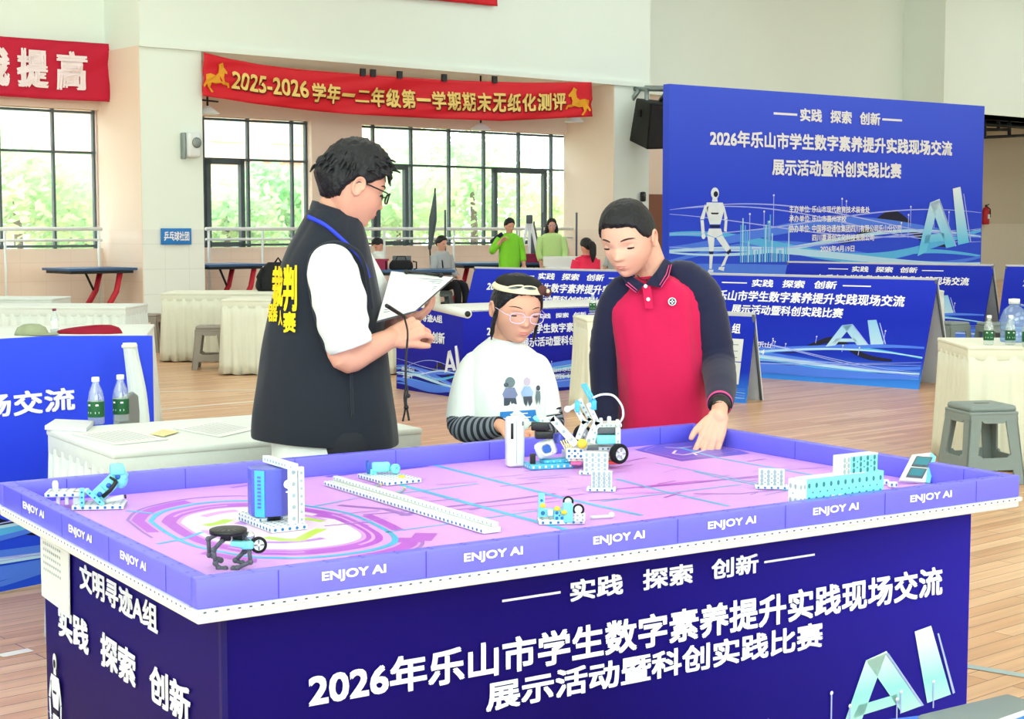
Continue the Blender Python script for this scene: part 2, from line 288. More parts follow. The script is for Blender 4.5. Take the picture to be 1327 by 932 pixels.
# ================================================================ the hall
WA = math.atan2(1.0, 1.174); WE = V(math.cos(WA), math.sin(WA), 0); WN = V(math.sin(WA), -math.cos(WA), 0)
W0 = V(-0.3237 * 25, 25, 0)
def Wl(s, t, z): return W0 + WE * s + WN * t + V(0, 0, z)
def wp(u, v, t=0.0):
    p = PP(u, v, W0 + WN * t, WN); d = p - W0; return d.dot(WE), p.z
def ws(u, t=0.0): return wp(u, 300, t)[0]
def wz(u, v, t=0.0): return wp(u, v, t)[1]
def wbox(mb, s0, s1, t0, t1, z0, z1, mi=0):
    vs = [Wl(s, t, z) for z in (z0, z1) for t in (t0, t1) for s in (s0, s1)]
    return mb.add(vs, [(0, 2, 3, 1), (4, 5, 7, 6), (0, 1, 5, 4), (2, 6, 7, 3), (0, 4, 6, 2), (1, 3, 7, 5)], mi)
PT = 1.4
ZB = wz(200, 60, PT)                       # underside of the high wall
ZS = 1.12                                  # window sills
f = MB(); f.poly([(-45, -6, 0), (60, -6, 0), (60, 75, 0), (-45, 75, 0)], 0)
def fl_line(a, b, wd, mi):
    a = PZ(*a, 0.002); b = PZ(*b, 0.002); n_ = (b - a).cross(V(0, 0, 1)).normalized() * wd / 2; f.poly([a - n_, b - n_, b + n_, a + n_], mi)
fl_line((150, 509), (345, 505), .05, 1); fl_line((150, 536), (345, 519), .05, 1); fl_line((1240, 861), (1360, 881), .045, 2); fl_line((1225, 469), (1330, 472), .06, 1); fl_line((0, 850), (40, 842), .05, 1)
mat('court_white', 'e9e4dc', 0.4); mat('court_blue', '9fb3b8', 0.4)
struct(f, 'floor', ['floor_wood', 'court_white', 'court_blue'])
S1a, S1b = ws(185.5, PT), ws(265, PT); S2a, S2b = ws(796, PT), ws(841, PT); S3a, S3b = ws(1219, PT), ws(1259, PT)
SL = -32.0; SR = ws(1500)
wt = lambda u: ws(u, 0)
bays = [(SL, S1a), (S1b, S2a)]
ztop1 = wz(60, 139); ztop2 = ztop1
b = MB(); wbox(b, SL, S3b, -.35, 0, 0, ZS, 1); wbox(b, SL, S3b, -.35, 0, ztop1, ZB + .02, 0)
pier0, pier1 = wt(405), wt(470); wbox(b, SL, wt(-130), -.35, 0, ZS, ztop1, 0)
wbox(b, pier0, pier1, -.35, 0, ZS, ztop1, 0); wbox(b, wt(757.5), S3b, -.35, 0, ZS, ztop1, 0); wbox(b, S1a, S1b, -.35, 0, ZS, ztop1, 0)
struct(b, 'wall_back', ['peach_paint', 'tile_peach'])
b = MB(); wbox(b, SL, S1a, -.35, .2, ZB, 8.6); wbox(b, S1a, S2b, -.35, PT, ZB, 8.6); wbox(b, S2b, S3a, -.35, .2, ZB, 8.6); wbox(b, S3a, SR, -.35, PT, ZB, 8.6)
struct(b, 'wall_upper', 'white_paint')
b = MB(); wbox(b, S3b, SR, -1.2, -.9, 0, ZB, 0); wbox(b, S3b, SR, -.9, -.86, 0, wz(1300, 290, -.9), 1); wbox(b, S3b, SR, -1.2, PT - .02, ZB - .0, ZB + .02, 0)
struct(b, 'wall_right', ['greige_paint', 'dado_paint'])
for k, (a, c) in enumerate(((S1a, S1b), (S2a, S2b), (S3a, S3b))):
    b = MB(); zt = 1.43; wbox(b, a, c, -.1, PT - .01, 0, zt, 1); wbox(b, a, c, -.1, PT - .012, zt, ZB, 0)
    wbox(b, a - .012, a, -.1, PT - .02, 0, zt, 3); wbox(b, a - .01, a, -.1, PT - .02, zt, ZB, 2)
    struct(b, 'pillar', ['white_paint', 'tile_white', 'peach_paint', 'tile_peach'])
b = MB(); wbox(b, S1a - .03, S2b + .02, PT - .01, PT + .05, ZB - .02, ZB + .07); struct(b, 'trim_1', 'white_paint')
b = MB(); wbox(b, S2b + .3, wt(858), 0, .06, 0, wz(850, 252)); struct(b, 'door_1', 'brown_wood')
b = MB(); wbox(b, SL - .2, SL, -.35, 36, 0, 8.6); struct(b, 'wall_left', 'white_paint')
b = MB(); wbox(b, SR, SR + .2, -1.2, 36, 0, 8.6); struct(b, 'wall_far', 'white_paint')
b = MB(); wbox(b, SL, SR, 36, 36.2, 0, 8.6); struct(b, 'wall_front', 'white_paint')
b = MB(); wbox(b, SL - .2, SR + .2, -1.2, 36.2, 8.6, 8.8); struct(b, 'ceiling', 'white_paint')
# windows
def window(n, u0, u1, vs_, z0, z1, zt, sash=()):
    fr = MB(); s0, s1 = wt(u0), wt(u1); k = .019
    for s in [s0 + k, s1 - k] + [wt(u) for u in vs_]: wbox(fr, s - k, s + k, -.22, -.14, z0, z1)
    for z in (z0 + .04, z1 - .04, zt): wbox(fr, s0, s1, -.23, -.13, z - k, z + k)
    for a, c in sash:
        a, c = wt(a), wt(c)
        for s in (a + .04, c - .04): wbox(fr, s - .04, s + .04, -.2, -.1, z0, zt)
        for z in (z0 + .05, zt - .05): wbox(fr, a, c, -.2, -.1, z - .04, z + .04)
    o = struct(fr, f'window_{n}', 'dark_frame')
    p = MB(); wbox(p, s0, s1, -.185, -.18, z0, z1); p.build('pane', 'window_glass', o)
zt1 = wz(70, 196)
window(1, -130, 131, (-60, 7, 77), ZS, ztop1, zt1)
window(2, 262, 405, (271, 329, 386), ZS, ztop1, wz(330, 207), sash=((273, 322),))
window(3, 470, 757.5, (491, 540, 589, 634, 679, 721), ZS, ztop1, wz(600, 216), sash=((493, 534), (645, 713)))
for k, (u0, u1, lb) in enumerate(((-130, 131, 'white tube handrail before the leftmost window'), (262, 405, 'white tube handrail before the narrow window right of the first pillar'), (405, 757, 'white tube handrail before the widest window behind the children'))):
    t = thing('handrail', lb, 'handrail', Wl(wt((u0 + u1) / 2), .17, 0), WA, 'handrails before the windows'); L = wt(u1) - wt(u0)
    r1 = MB(); r1.tube([(-L / 2, 0, 1.44), (L / 2, 0, 1.44)], .03); r1.build('top_rail', 'white_metal', t)
    r1 = MB(); r1.tube([(-L / 2, 0, 1.26), (L / 2, 0, 1.26)], .022); r1.build('lower_rail', 'white_metal', t)
    m_ = max(2, int(L / 1.6))
    for j in range(m_ + 1):
        x = -L / 2 + .06 + (L - .12) * j / m_; r1 = MB(); r1.tube([(x, 0, 0), (x, 0, 1.42)], .022, 8); r1.build('post', 'white_metal', t)
# outside: paving, blocks of flats, trees
b = MB(); b.poly([Wl(-40, -.4, -.12), Wl(SR, -.4, -.12), Wl(SR, -40, -.12), Wl(-40, -40, -.12)]); struct(b, 'ground', 'paving')
def block(label, s0, s1, t, h, m0, cols, rows, z_first=.6):
    o = thing('apartment_building', label, 'building', Wl((s0 + s1) / 2, t, -.12), WA, 'buildings outside the windows'); L = s1 - s0
    b = MB(); b.box((0, 3, h / 2), (L, 6, h)); 
    for r in range(rows + 1): b.box((0, -.05, z_first - .25 + r * (h / rows)), (L, .2, .12))
    b.build('facade', m0, o)
    for i in range(cols):
        for r in range(rows):
            x = -L / 2 + L * (i + .5) / cols; z = z_first + .3 + r * (h / rows) + .7
            wf = MB(); wf.box((x, -.03, z), (L / cols * .55, .08, 1.5)); w_ = wf.build('window_frame', 'facade_white', o)
            wf = MB(); wf.box((x - L / cols * .13, -.08, z), (L / cols * .2, .03, 1.35)); wf.box((x + L / cols * .13, -.08, z), (L / cols * .2, .03, 1.35)); wf.build('pane', 'facade_glass', w_)
block('pinkish apartment block seen through the leftmost window', -9, 1.2, -16, 9, 'facade_pink', 4, 3)
block('white apartment block seen through the narrow middle window', 2.4, 8.5, -17, 10, 'facade_white', 3, 3)
block('pale brick toned block seen through the right half of the widest window', 11.5, 22, -18, 10, 'facade_brick', 5, 3)
def tree(label, p, h, r, lm, n=1500, sd=0):
    rnd = random.Random(sd); o = thing('tree', label, 'tree', p, 0, 'trees outside the windows')
    b = MB(); b.limb([(0, 0, 0), (.05, .02, h * .35), (0, .05, h * .6)], [.11, .09, .05], 8); b.build('trunk', 'tree_bark', o)
    l = MB()
    blobs = [(V(rnd.uniform(-.6, .6) * r, rnd.uniform(-.5, .5) * r, h * .55 + rnd.uniform(-.45, .5) * r), r * rnd.uniform(.4, .65)) for _ in range(9)]
    for i in range(n):
        c, q = blobs[i % len(blobs)]; d = V(rnd.gauss(0, 1), rnd.gauss(0, 1), rnd.gauss(0, 1)).normalized(); p_ = c + d * q * (rnd.random() ** .4)
        a = V(rnd.gauss(0, 1), rnd.gauss(0, 1), rnd.gauss(0, .6)).normalized(); e_ = a.orthogonal().normalized(); k = rnd.uniform(.08, .17)
        l.poly([p_ - a * k, p_ + e_ * k * .55, p_ + a * k, p_ - e_ * k * .55], 0 if rnd.random() < .7 else 1)
    l.build('foliage', [lm, 'leaf_yellow'], o)
tl = ['leaf_light', 'leaf_mid']
for k, (u, dt, h, r, lb) in enumerate(((20, 5, 3.6, 1.7, 'pale green tree outside the left part of the leftmost window'), (108, 6, 3.0, 1.4, 'low pale green tree outside the right part of the leftmost window'),
        (292, 5, 3.0, 1.3, 'pale green tree outside the opening sash of the narrow window'), (372, 6, 3.4, 1.3, 'pale green tree outside the right pane of the narrow window'),
        (512, 5, 3.6, 1.7, 'pale green tree outside the left end of the widest window'), (562, 7, 4.4, 2.0, 'tall pale green tree outside the widest window, third pane'),
        (612, 5.5, 4.0, 1.8, 'pale green tree outside the widest window, left of its double sash'), (735, 6, 3.8, 1.6, 'yellowish green tree outside the right end of the widest window'))):
    s = ws(u, -dt); tree(lb, Wl(s, -dt, -.12), h, r, tl[k % 2] if k != 7 else 'leaf_yellow', 1500, k)

# ================================================================ cloth banners on the wall
def curve_banner(name, label, t, top, bot, m0, hang=(), wav=.05, seed=0, fold=None):
    tu = [p[0] for p in top]; tv = [p[1] for p in top]; bu = [p[0] for p in bot]; bv = [p[1] for p in bot]
    base = Wl(*[wp(tu[0], tv[0], t)[0], t, 0]); base = V(base.x, base.y, wz(bu[0], bv[0], t)); o = thing(name, label, 'banner', base)
    def f_(x, z, off=0.0):
        a = wp(tu[0] + (tu[-1] - tu[0]) * x, float(np.interp(tu[0] + (tu[-1] - tu[0]) * x, tu, tv)), t); c = wp(bu[0] + (bu[-1] - bu[0]) * x, float(np.interp(bu[0] + (bu[-1] - bu[0]) * x, bu, bv)), t)
        s_ = c[0] + (a[0] - c[0]) * z; zz = c[1] + (a[1] - c[1]) * z
        w_ = wav * (noise.noise(V(x * 5 - z * 2.2, z * 1.5, seed)) + .5 * noise.noise(V(x * 14 - z * 5, z * 2, seed + 3)))
        return Wl(s_, t + w_ + off, zz) - base
    b = MB(); nx, nz = 80, 14
    vs = [f_(i / nx, j / nz) for j in range(nz + 1) for i in range(nx + 1)]
    b.add(vs, [(j * (nx + 1) + i, j * (nx + 1) + i + 1, (j + 1) * (nx + 1) + i + 1, (j + 1) * (nx + 1) + i) for j in range(nz) for i in range(nx)], 0, True)
    c = b.build('cloth', m0, o); so_ = c.modifiers.new('solid', 'SOLIDIFY'); so_.thickness = .008
    for x in hang:
        h_ = MB(); p = f_(x, .98, .01); h_.box(p + V(0, 0, .05), (.1, .05, .13), WA); h_.build('clip', 'pvc_black', o)
    return o, f_
bo, bf = curve_banner('hanging_banner', 'long red cloth banner with gold lettering sagging between two pillars', PT + .12,
    [(264, 68), (300, 77), (340, 84), (400, 91), (470, 97), (560, 103), (680, 107), (767, 106.5)], [(263, 124), (330, 135), (400, 143), (470, 149), (560, 153.5), (650, 157), (768, 151)], 'banner_red', hang=(.405, .432, .5, .62, .75), wav=.07)
sh = MB(); tx = MB(); X = lambda u: (u - 264) / 503
seg = [('2025-2026', 300, 398, .24, .70), ('学年一二年级第一学期期末无纸化测评', 402, 733, .22, .70)]
for s_, u0, u1, z0, z1 in seg:
    if s_[0] == '2': text(tx, s_, X(u0), X(u1), z0 + .05, z1 + .02, lambda x, z: bf(x, z, .03), 0, .03); text(sh, s_, X(u0 + 1), X(u1 + 1.2), z0 + .02, z1 - .01, lambda x, z: bf(x, z, .02), 0, .045)
    else:
        n_ = len(s_)
        for i, ch in enumerate(s_):
            a = X(u0 + (u1 - u0) * (i + .04) / n_); c = X(u0 + (u1 - u0) * (i + .94) / n_); d0, d1 = (0, 0) if ch not in '一二' else ((.2, -.2) if ch == '一' else (.1, -.1))
            text(tx, ch, a, c, z0 + d0, z1 + d1, lambda x, z: bf(x, z, .03), 0, .03); text(sh, ch, a + .0022, c + .0026, z0 + d0 - .03, z1 + d1 - .03, lambda x, z: bf(x, z, .02), 0, .045)
tx.build('lettering', 'gold', bo); sh.build('lettering_outline', 'letter_shadow', bo)
HORSE = [(.0, .12), (.08, .3), (.1, .5), (.3, .56), (.5, .52), (.62, .62), (.66, .82), (.62, .92), (.72, .97), (.78, 1.0), (.86, .86), (1.0, .72), (.98, .64), (.88, .66), (.82, .5), (.86, .36), (1.05, .34), (1.12, .2), (1.04, .18), (1.0, .26), (.84, .26), (.72, .3), (.5, .24), (.32, .26), (.3, .1), (.42, -.05), (.34, -.08), (.2, .1), (.14, .2), (.06, .06)]
def horse(x0, x1, z0, z1, fx):
    h_ = MB(); h_.poly([bf(x0 + (x1 - x0) * ((1.12 - a) if fx else a) / 1.12, z0 + (z1 - z0) * c, .025) for a, c in HORSE]); return h_
horse(.0, .068, .16, .86, False).build('horse_print', 'gold_orange', bo); horse(.93, .995, .1, .85, True).build('horse_print', 'gold_orange', bo)
bo, bf2 = curve_banner('hanging_banner', 'crimson cloth banner with white lettering at upper left corner', .34, [(-190, 33), (0, 47), (80, 53), (143, 57)], [(-190, 114), (0, 124.5), (80, 129.5), (142, 132)], 'banner_crimson', wav=.05, seed=4)
tx = MB(); X2 = lambda u: (u + 190) / 333
for ch, u0, u1 in (('我', -31, 12), ('提', 21, 62), ('高', 72, 112)): text(tx, ch, X2(u0), X2(u1), .17, .83, lambda x, z: bf2(x, z, .03), 0, .05)
tx.build('lettering', 'letter_pink', bo)
curve_banner('hanging_banner', 'red cloth banner whose lower edge shows at the top of the white wall', PT + .1, [(380, -62), (645, -40)], [(380, -16), (520, -4), (645, 8)], 'banner_red', wav=.03, seed=9)

# ---------------------------------------------------------------- things on the walls and pillars
def on_pillar(u, v, t=PT): s, z = wp(u, v, t); return Wl(s, t, z)
p = on_pillar(246, 188); t = thing('wall_speaker', 'small pale wall speaker with round dark grille on white pillar', 'speaker', p, WA)
b = MB(); b.box((0, -.09, 0), (.24, .18, .40), bev=.04); b.build('body', 'white_metal', t); b = MB(); b.lathe([(0, 0), (.075, .0), (.085, .02), (.06, .03), (0, .035)], (.02, -.175, .03), ax=Matrix.Rotation(PI / 2, 3, 'X')); b.build('grille', 'grey_metal', t)
b = MB(); b.box((-.15, -.06, -.02), (.05, .12, .42), bev=.015); b.build('side_bracket', 'grey_metal', t)
p = on_pillar(227.5, 306.5); t = thing('wall_sign', 'small blue club sign with white lettering on white pillar', 'sign', p, WA)
b = MB(); sw = ws(247, PT) - ws(208, PT); b.box((0, -.02, 0), (sw, .03, .26), bev=.006); b.build('board', 'sign_blue', t); b = MB(); text(b, '乒乓球社团', -sw * .42, sw * .42, -.07, .08, lambda x, z: V(x, -.037, z), 0, .03); b.build('lettering', 'print_white', t)
# loudspeaker on bracket
F = [PD(843, 133, 31), PD(877, 136.5, 31.3), PD(870, 193, 31.5), PD(838, 194, 31.2)]; Bk = [PD(824, 127, 31.8), PD(864, 131, 32.0), PD(859, 186, 32.1), PD(815, 182.5, 32.0)]
base = (F[2] + F[3] + Bk[2] + Bk[3]) / 4; t = thing('loudspeaker', 'black loudspeaker hung tilted from the bracket on the pillar', 'speaker', base)
b = MB(); q = [v - base for v in F + Bk]; b.add(q, [(0, 1, 2, 3), (4, 7, 6, 5), (0, 4, 5, 1), (3, 2, 6, 7), (0, 3, 7, 4), (1, 5, 6, 2)]); b.build('cabinet', 'speaker_black', t, bevel=.03)
cn = lambda a, c, g, h: (a * (1 - g) + c * g)
fq = [Vector(v) for v in q[:4]]; ctr = sum(fq, V()) / 4; gr_ = MB(); nrm_ = (fq[1] - fq[0]).cross(fq[3] - fq[0]).normalized(); nrm_ = nrm_ if nrm_.y < 0 else -nrm_
gr_.prism([ctr + (v - ctr) * .9 + nrm_ * .005 for v in fq], nrm_ * .015); gr_.build('grille', 'pvc_black', t)
b = MB(); b.ball(ctr + (fq[2] - ctr) * .55 + (fq[3] - ctr) * .2 + nrm_ * .03, (.035, .02, .035), 10); b.build('badge', 'pvc_red', t)
b = MB(); ll = [Vector(v) for v in (q[0], q[4], q[7], q[3])]; c2 = sum(ll, V()) / 4 + V(-.02, -.03, .18); b.box(c2, (.05, .1, .14), .6); b.build('handle', 'pvc_black', t)
t = thing('speaker_bracket', 'grey steel bracket of tubes carrying the black loudspeaker', 'bracket', PD(804, 140, 32.4)); b0 = Vector(t.location)
def tb_(mb, a, c, r): mb.tube([PD(*a) - b0, PD(*c) - b0], r, 8)
for nm, segs in (('top_arm', [((800, 115, 32.6), (876, 116, 31.2)), ((815, 113, 32.9), (862, 114, 31.6))]), ('wall_post', [((804, 112, 32.5), (804, 168, 32.6))]), ('brace', [((805, 150, 32.5), (828, 117, 32)), ((806, 125, 32.5), (818, 124, 32.4)), ((815, 118, 32.5), (815, 136, 32.4))]), ('hanger', [((838, 116, 31.8), (838, 132, 31.6)), ((856, 130, 31.7), (866, 117, 31.4))])):
    b = MB()
    for a, c in segs: tb_(b, a, c, .045)
    b.build(nm, 'grey_metal', t)
b = MB(); b.box(V(0, 0, 0), (.2, .12, .3)); b.build('wall_plate', 'grey_metal', t)
p = on_pillar(831, 255); t = thing('wall_sensor', 'tiny black sensor on the pillar under the loudspeaker', 'sensor', p, WA); b = MB(); b.box((0, -.05, 0), (.1, .1, .2), bev=.03); b.build('body', 'pvc_black', t); b = MB(); b.ball((0, -.1, .03), (.035, .02, .035), 10); b.build('eye', 'pvc_grey', t)
for k, (u, v, lb) in enumerate(((269, 147, 'small white lamp on a rod at left end of the gold lettered banner'), (623, 168, 'small white cone lamp under the middle of the gold lettered banner'), (744, 158, 'small white lamp under the right end of the gold lettered banner'))):
    s, z = wp(u, v, 1.0); t = thing('hanging_lamp', lb, 'lamp', Wl(s, 1.0, z), WA, 'lamps under the high wall')
    b = MB(); b.tube([(0, 0, .1), (0, 0, ZB - z)], .018, 8); b.tube([(-.25, 0, .22), (.2, 0, .2)], .015, 8); b.build('rod', 'pvc_black', t); b = MB(); b.lathe([(.05, .12), (.09, .09), (.2, 0), (.17, -.01), (0, .02)], n=20); b.build('lamp_shade', 'white_metal', t)
p = Wl(ws(1277, -.74), -.74, wz(1277, 291, -.74)); t = thing('fire_extinguisher', 'small red fire extinguisher hung on the greige wall', 'fire extinguisher', p, WA)
b = MB(); b.lathe([(0, 0), (.09, 0), (.1, .03), (.1, .38), (.06, .46), (.03, .48), (0, .48)]); b.build('cylinder', 'extinguisher', t); b = MB(); b.lathe([(.035, .47), (.03, .54), (0, .55)]); b.tube([(0, 0, .52), (.12, -.02, .56)], .015, 8); b.build('valve', 'pvc_black', t)
b = MB(); b.tube([(.04, 0, .5), (.13, -.05, .42), (.13, -.06, .2)], .018, 8); b.build('hose', 'rubber', t); b = MB(); b.box((0, -.1, .22), (.1, .01, .12)); b.build('label', 'paper', t)
t = thing('pipe_rack', 'rack of thin dark pipes under the beam beside the backdrop', 'pipes', Wl(ws(1300, .4), .4, ZB), WA); b0 = Vector(t.location)
def pw(u, v): s, z = wp(u, v, .4); return Wl(s, .4, z)
R_ = Matrix.Rotation(-WA, 3, 'Z')
for nm, r_, segs in (('long_pipe', .05, [((1262, 160), (1345, 166)), ((1262, 152), (1345, 158))]), ('low_pipe', .04, [((1275, 178), (1345, 175)), ((1272, 168), (1308, 168))]), ('drop_rod', .05, [((1276, 147), (1276, 178)), ((1294, 148), (1294, 168)), ((1308, 149), (1308, 177))])):
    b = MB()
    for a, c in segs: b.tube([R_ @ (pw(*a) - b0), R_ @ (pw(*c) - b0)], r_, 8)
    b.build(nm, 'dark_metal', t)

# ================================================================ printed boards
class Plane:
    def __init__(s, o, dx, dz): s.o, s.dx, s.dz = Vector(o), Vector(dx).normalized(), Vector(dz).normalized(); s.n = s.dx.cross(s.dz)
    def pix(s, u, v): p = PP(u, v, s.o, s.n) - s.o; return p.dot(s.dx), p.dot(s.dz)
    def f(s, base, off=0.0): return lambda x, z: s.o + s.dx * x + s.dz * z + s.n * off - base
    def bb(s, uL, tL, bL, uR, tR, bR):
        a, c, d, e = s.pix(uL, tL), s.pix(uL, bL), s.pix(uR, tR), s.pix(uR, bR); return (a[0] + c[0]) / 2, (d[0] + e[0]) / 2, (c[1] + e[1]) / 2, (a[1] + d[1]) / 2
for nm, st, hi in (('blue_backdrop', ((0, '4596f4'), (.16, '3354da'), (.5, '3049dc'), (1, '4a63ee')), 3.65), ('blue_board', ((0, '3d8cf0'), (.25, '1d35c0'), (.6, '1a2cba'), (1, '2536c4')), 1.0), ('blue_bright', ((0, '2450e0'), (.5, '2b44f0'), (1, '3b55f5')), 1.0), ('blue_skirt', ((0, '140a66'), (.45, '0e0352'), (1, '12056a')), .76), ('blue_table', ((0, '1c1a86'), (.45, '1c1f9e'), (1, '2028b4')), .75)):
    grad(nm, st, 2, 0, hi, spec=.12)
def brighten(name, c, x0, x1, k):      # base colour blends to the given blue towards the right end
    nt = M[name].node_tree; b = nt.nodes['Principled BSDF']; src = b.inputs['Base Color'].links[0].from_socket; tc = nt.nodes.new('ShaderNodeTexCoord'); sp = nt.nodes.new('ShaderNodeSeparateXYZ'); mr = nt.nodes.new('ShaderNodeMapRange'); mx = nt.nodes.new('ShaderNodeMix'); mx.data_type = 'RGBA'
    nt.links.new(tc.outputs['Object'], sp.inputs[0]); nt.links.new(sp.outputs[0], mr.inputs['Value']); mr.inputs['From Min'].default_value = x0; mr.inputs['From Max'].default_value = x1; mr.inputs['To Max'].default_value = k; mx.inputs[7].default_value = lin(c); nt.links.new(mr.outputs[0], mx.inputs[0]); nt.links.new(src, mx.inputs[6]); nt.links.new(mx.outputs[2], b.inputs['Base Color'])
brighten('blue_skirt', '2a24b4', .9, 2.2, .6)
grad('letter_teal', ((0, 'c9efe8'), (.4, '8fd9dc'), (.7, 'cfeee6'), (1, 'dff2ee')), 2, .2, .5); grad('letter_blue', ((0, '8fd0f6'), (.5, '63c8f4'), (1, 'e8f4fa')), 2, .2, 2.2); grad('letter_ice', ((0, 'cfe8f2'), (.5, '8cc4ee'), (1, 'e8f2f8')), 2, .2, 1.0)
AI_S = [[(0, 0), (.17, .06), (.40, .80), (.22, .76)], [(.22, .765), (.40, .82), (.73, .14), (.55, .11)], [(.16, .30), (.50, .33), (.53, .22), (.12, .18)], [(.65, .97), (.80, 1.0), (1.0, .19), (.78, .155)]]
AI_E = [[(.385, .80), (.42, .79), (.75, .14), (.73, .135)], [(.86, .9), (.875, .9), (1.04, .2), (1.02, .19)]]
def ai(fr, x0, x1, z0, z1, parent, f, m0='letter_teal'):
    b = MB(); sc_ = lambda q: [f(x0 + (x1 - x0) * a, z0 + (z1 - z0) * c) for a, c in q]
    for q in AI_S: b.poly(sc_(q))
    for q in AI_E: b.poly(sc_(q), 1)
    b.build('letters', [m0, 'print_violet'], parent)
def ell(cx, cy, rx, ry, n=16): return [(cx + rx * math.cos(2 * PI * i / n), cy + ry * math.sin(2 * PI * i / n)) for i in range(n)]
RB_W = [ell(.5, .93, .1, .07), [(.44, .87), (.56, .87), (.57, .83), (.43, .83)], [(.3, .82), (.7, .82), (.74, .74), (.64, .56), (.38, .56), (.27, .74)], [(.26, .8), (.3, .76), (.24, .62), (.14, .62)], [(.15, .61), (.23, .61), (.26, .46), (.18, .45)], ell(.23, .42, .05, .035), [(.72, .8), (.76, .74), (.82, .63), (.74, .6)], [(.75, .6), (.82, .62), (.8, .47), (.73, .48)], [(.36, .51), (.66, .51), (.7, .44), (.52, .4), (.32, .44)], [(.32, .43), (.5, .4), (.48, .24), (.38, .24)], [(.54, .4), (.7, .43), (.9, .28), (.8, .23)], [(.38, .2), (.47, .2), (.44, .03), (.38, .03)], [(.8, .2), (.88, .22), (.76, .07), (.66, .05)], [(.36, .02), (.48, .02), (.48, -.01), (.34, -.01)], [(.62, .05), (.76, .05), (.74, .0), (.6, .02)]]
RB_B = [ell(.52, .92, .055, .035), [(.38, .55), (.64, .55), (.62, .52), (.4, .52)], [(.3, .76), (.34, .78), (.32, .7)], [(.36, .235), (.48, .235), (.47, .205), (.38, .205)], [(.8, .225), (.9, .265), (.92, .23), (.84, .195)], [(.4, .70), (.6, .70), (.58, .68), (.42, .68)]]
def robot(x0, x1, z0, z1, parent, base_pl, base):
    b = MB(); f0, f1 = base_pl.f(base, .006), base_pl.f(base, .008)
    for q in RB_W: b.poly([f0(x0 + (x1 - x0) * a, z0 + (z1 - z0) * c) for a, c in q], 0)
    for q in RB_B: b.poly([f1(x0 + (x1 - x0) * a, z0 + (z1 - z0) * c) for a, c in q], 1)
    b.build('robot_print', ['print_robot', 'print_black'], parent)
def waves(x0, x1, z0, z1, parent, pl, base, seed=1, city=None, dark=True, beams=10, sc_=1.0):
    rnd = random.Random(seed); b = MB(); L = x1 - x0; h = z1 - z0; N = 60
    def ribbon(fn, wd, mi, off, a=0.0, c=1.0):
        f0 = pl.f(base, off); pts = [(x0 + L * (a + (c - a) * i / N), fn(a + (c - a) * i / N)) for i in range(N + 1)]
        vs = []
        for i, (x, z) in enumerate(pts): k = wd * (0.35 + .65 * math.sin(PI * min(1, max(0, i / N)))); vs += [f0(x, max(z0 + .002, z - k)), f0(x, z + k)]
        b.add(vs, [(2 * i, 2 * i + 2, 2 * i + 3, 2 * i + 1) for i in range(N)], mi)
    if dark: ribbon(lambda q: z0 + h * (.55 + .3 * math.exp(-((q - .68) / .09) ** 2) - .1 * q), h * .06, 2, .002, .5, .9)
    for k in range(5):
        ph = rnd.uniform(0, 6); am = h * rnd.uniform(.06, .16); z_ = z0 + h * (.12 + .12 * k); ribbon(lambda q: z_ + am * math.sin(q * 5.5 + ph) + h * .1 * (q - .5), h * rnd.uniform(.03, .07), (0, 1, 0, 3, 0)[k], .0025 + k * .0003)
    ribbon(lambda q: z0 + h * (.34 + .10 * math.sin(q * 4 + 1)), h * .035, 6, .0042); ribbon(lambda q: z0 + h * (.22 + .08 * math.sin(q * 3.2 + 2.5)), h * .09, 0, .0041); ribbon(lambda q: z0 + h * (.5 + .12 * math.sin(q * 5 + 4)), h * .02, 6, .0043)
    for k in range(5):
        ph = rnd.uniform(0, 6); am = h * rnd.uniform(.08, .25); z_ = z0 + h * rnd.uniform(.2, .75); ribbon(lambda q: z_ + am * math.sin(q * rnd.choice((4.0,)) + ph) , h * .007, 4, .0045)
    f1 = pl.f(base, .005)
    for k in range(beams):
        x = x0 + L * rnd.uniform(.1, .95); z_ = z0 + h * rnd.uniform(.5, .75); q = h * rnd.uniform(.1, .32); wd = L * .0011; b.poly([f1(x - wd, z_), f1(x + wd, z_), f1(x + wd, z_ + q), f1(x - wd, z_ + q)], 4); b.poly([f1(x + a, z_ + q + c) for a, c in ell(0, 0, wd * 2.4, wd * 2.4, 8)], 5)
    if city:
        a, c = city
        for k in range(26):
            x = a + (c - a) * (k + rnd.random() * .5) / 26; q = h * (.12 + .45 * math.exp(-(((k - 9) % 13 - 5) / 2.6) ** 2) * rnd.uniform(.6, 1)); wd = (c - a) / 90; b.poly([f1(x - wd, z0 + h * .3), f1(x + wd, z0 + h * .3), f1(x + wd, z0 + h * .3 + q), f1(x - wd, z0 + h * .3 + q)], (3, 6, 1)[k % 3])
    b.build('printed_artwork', ['print_sky', 'print_cyan', 'print_black', 'print_cyan', 'print_violet', 'print_white', 'print_glow'], parent)
TITLE = '2026年乐山市学生数字素养提升实践现场交流'; SUB = '展示活动暨科创实践比赛'; MOTTO = ['实践', '探索', '创新']
def bar(mb, f, x0, x1, z, k): mb.poly([f(x0, z - k), f(x1, z - k), f(x1, z + k), f(x0, z + k)])

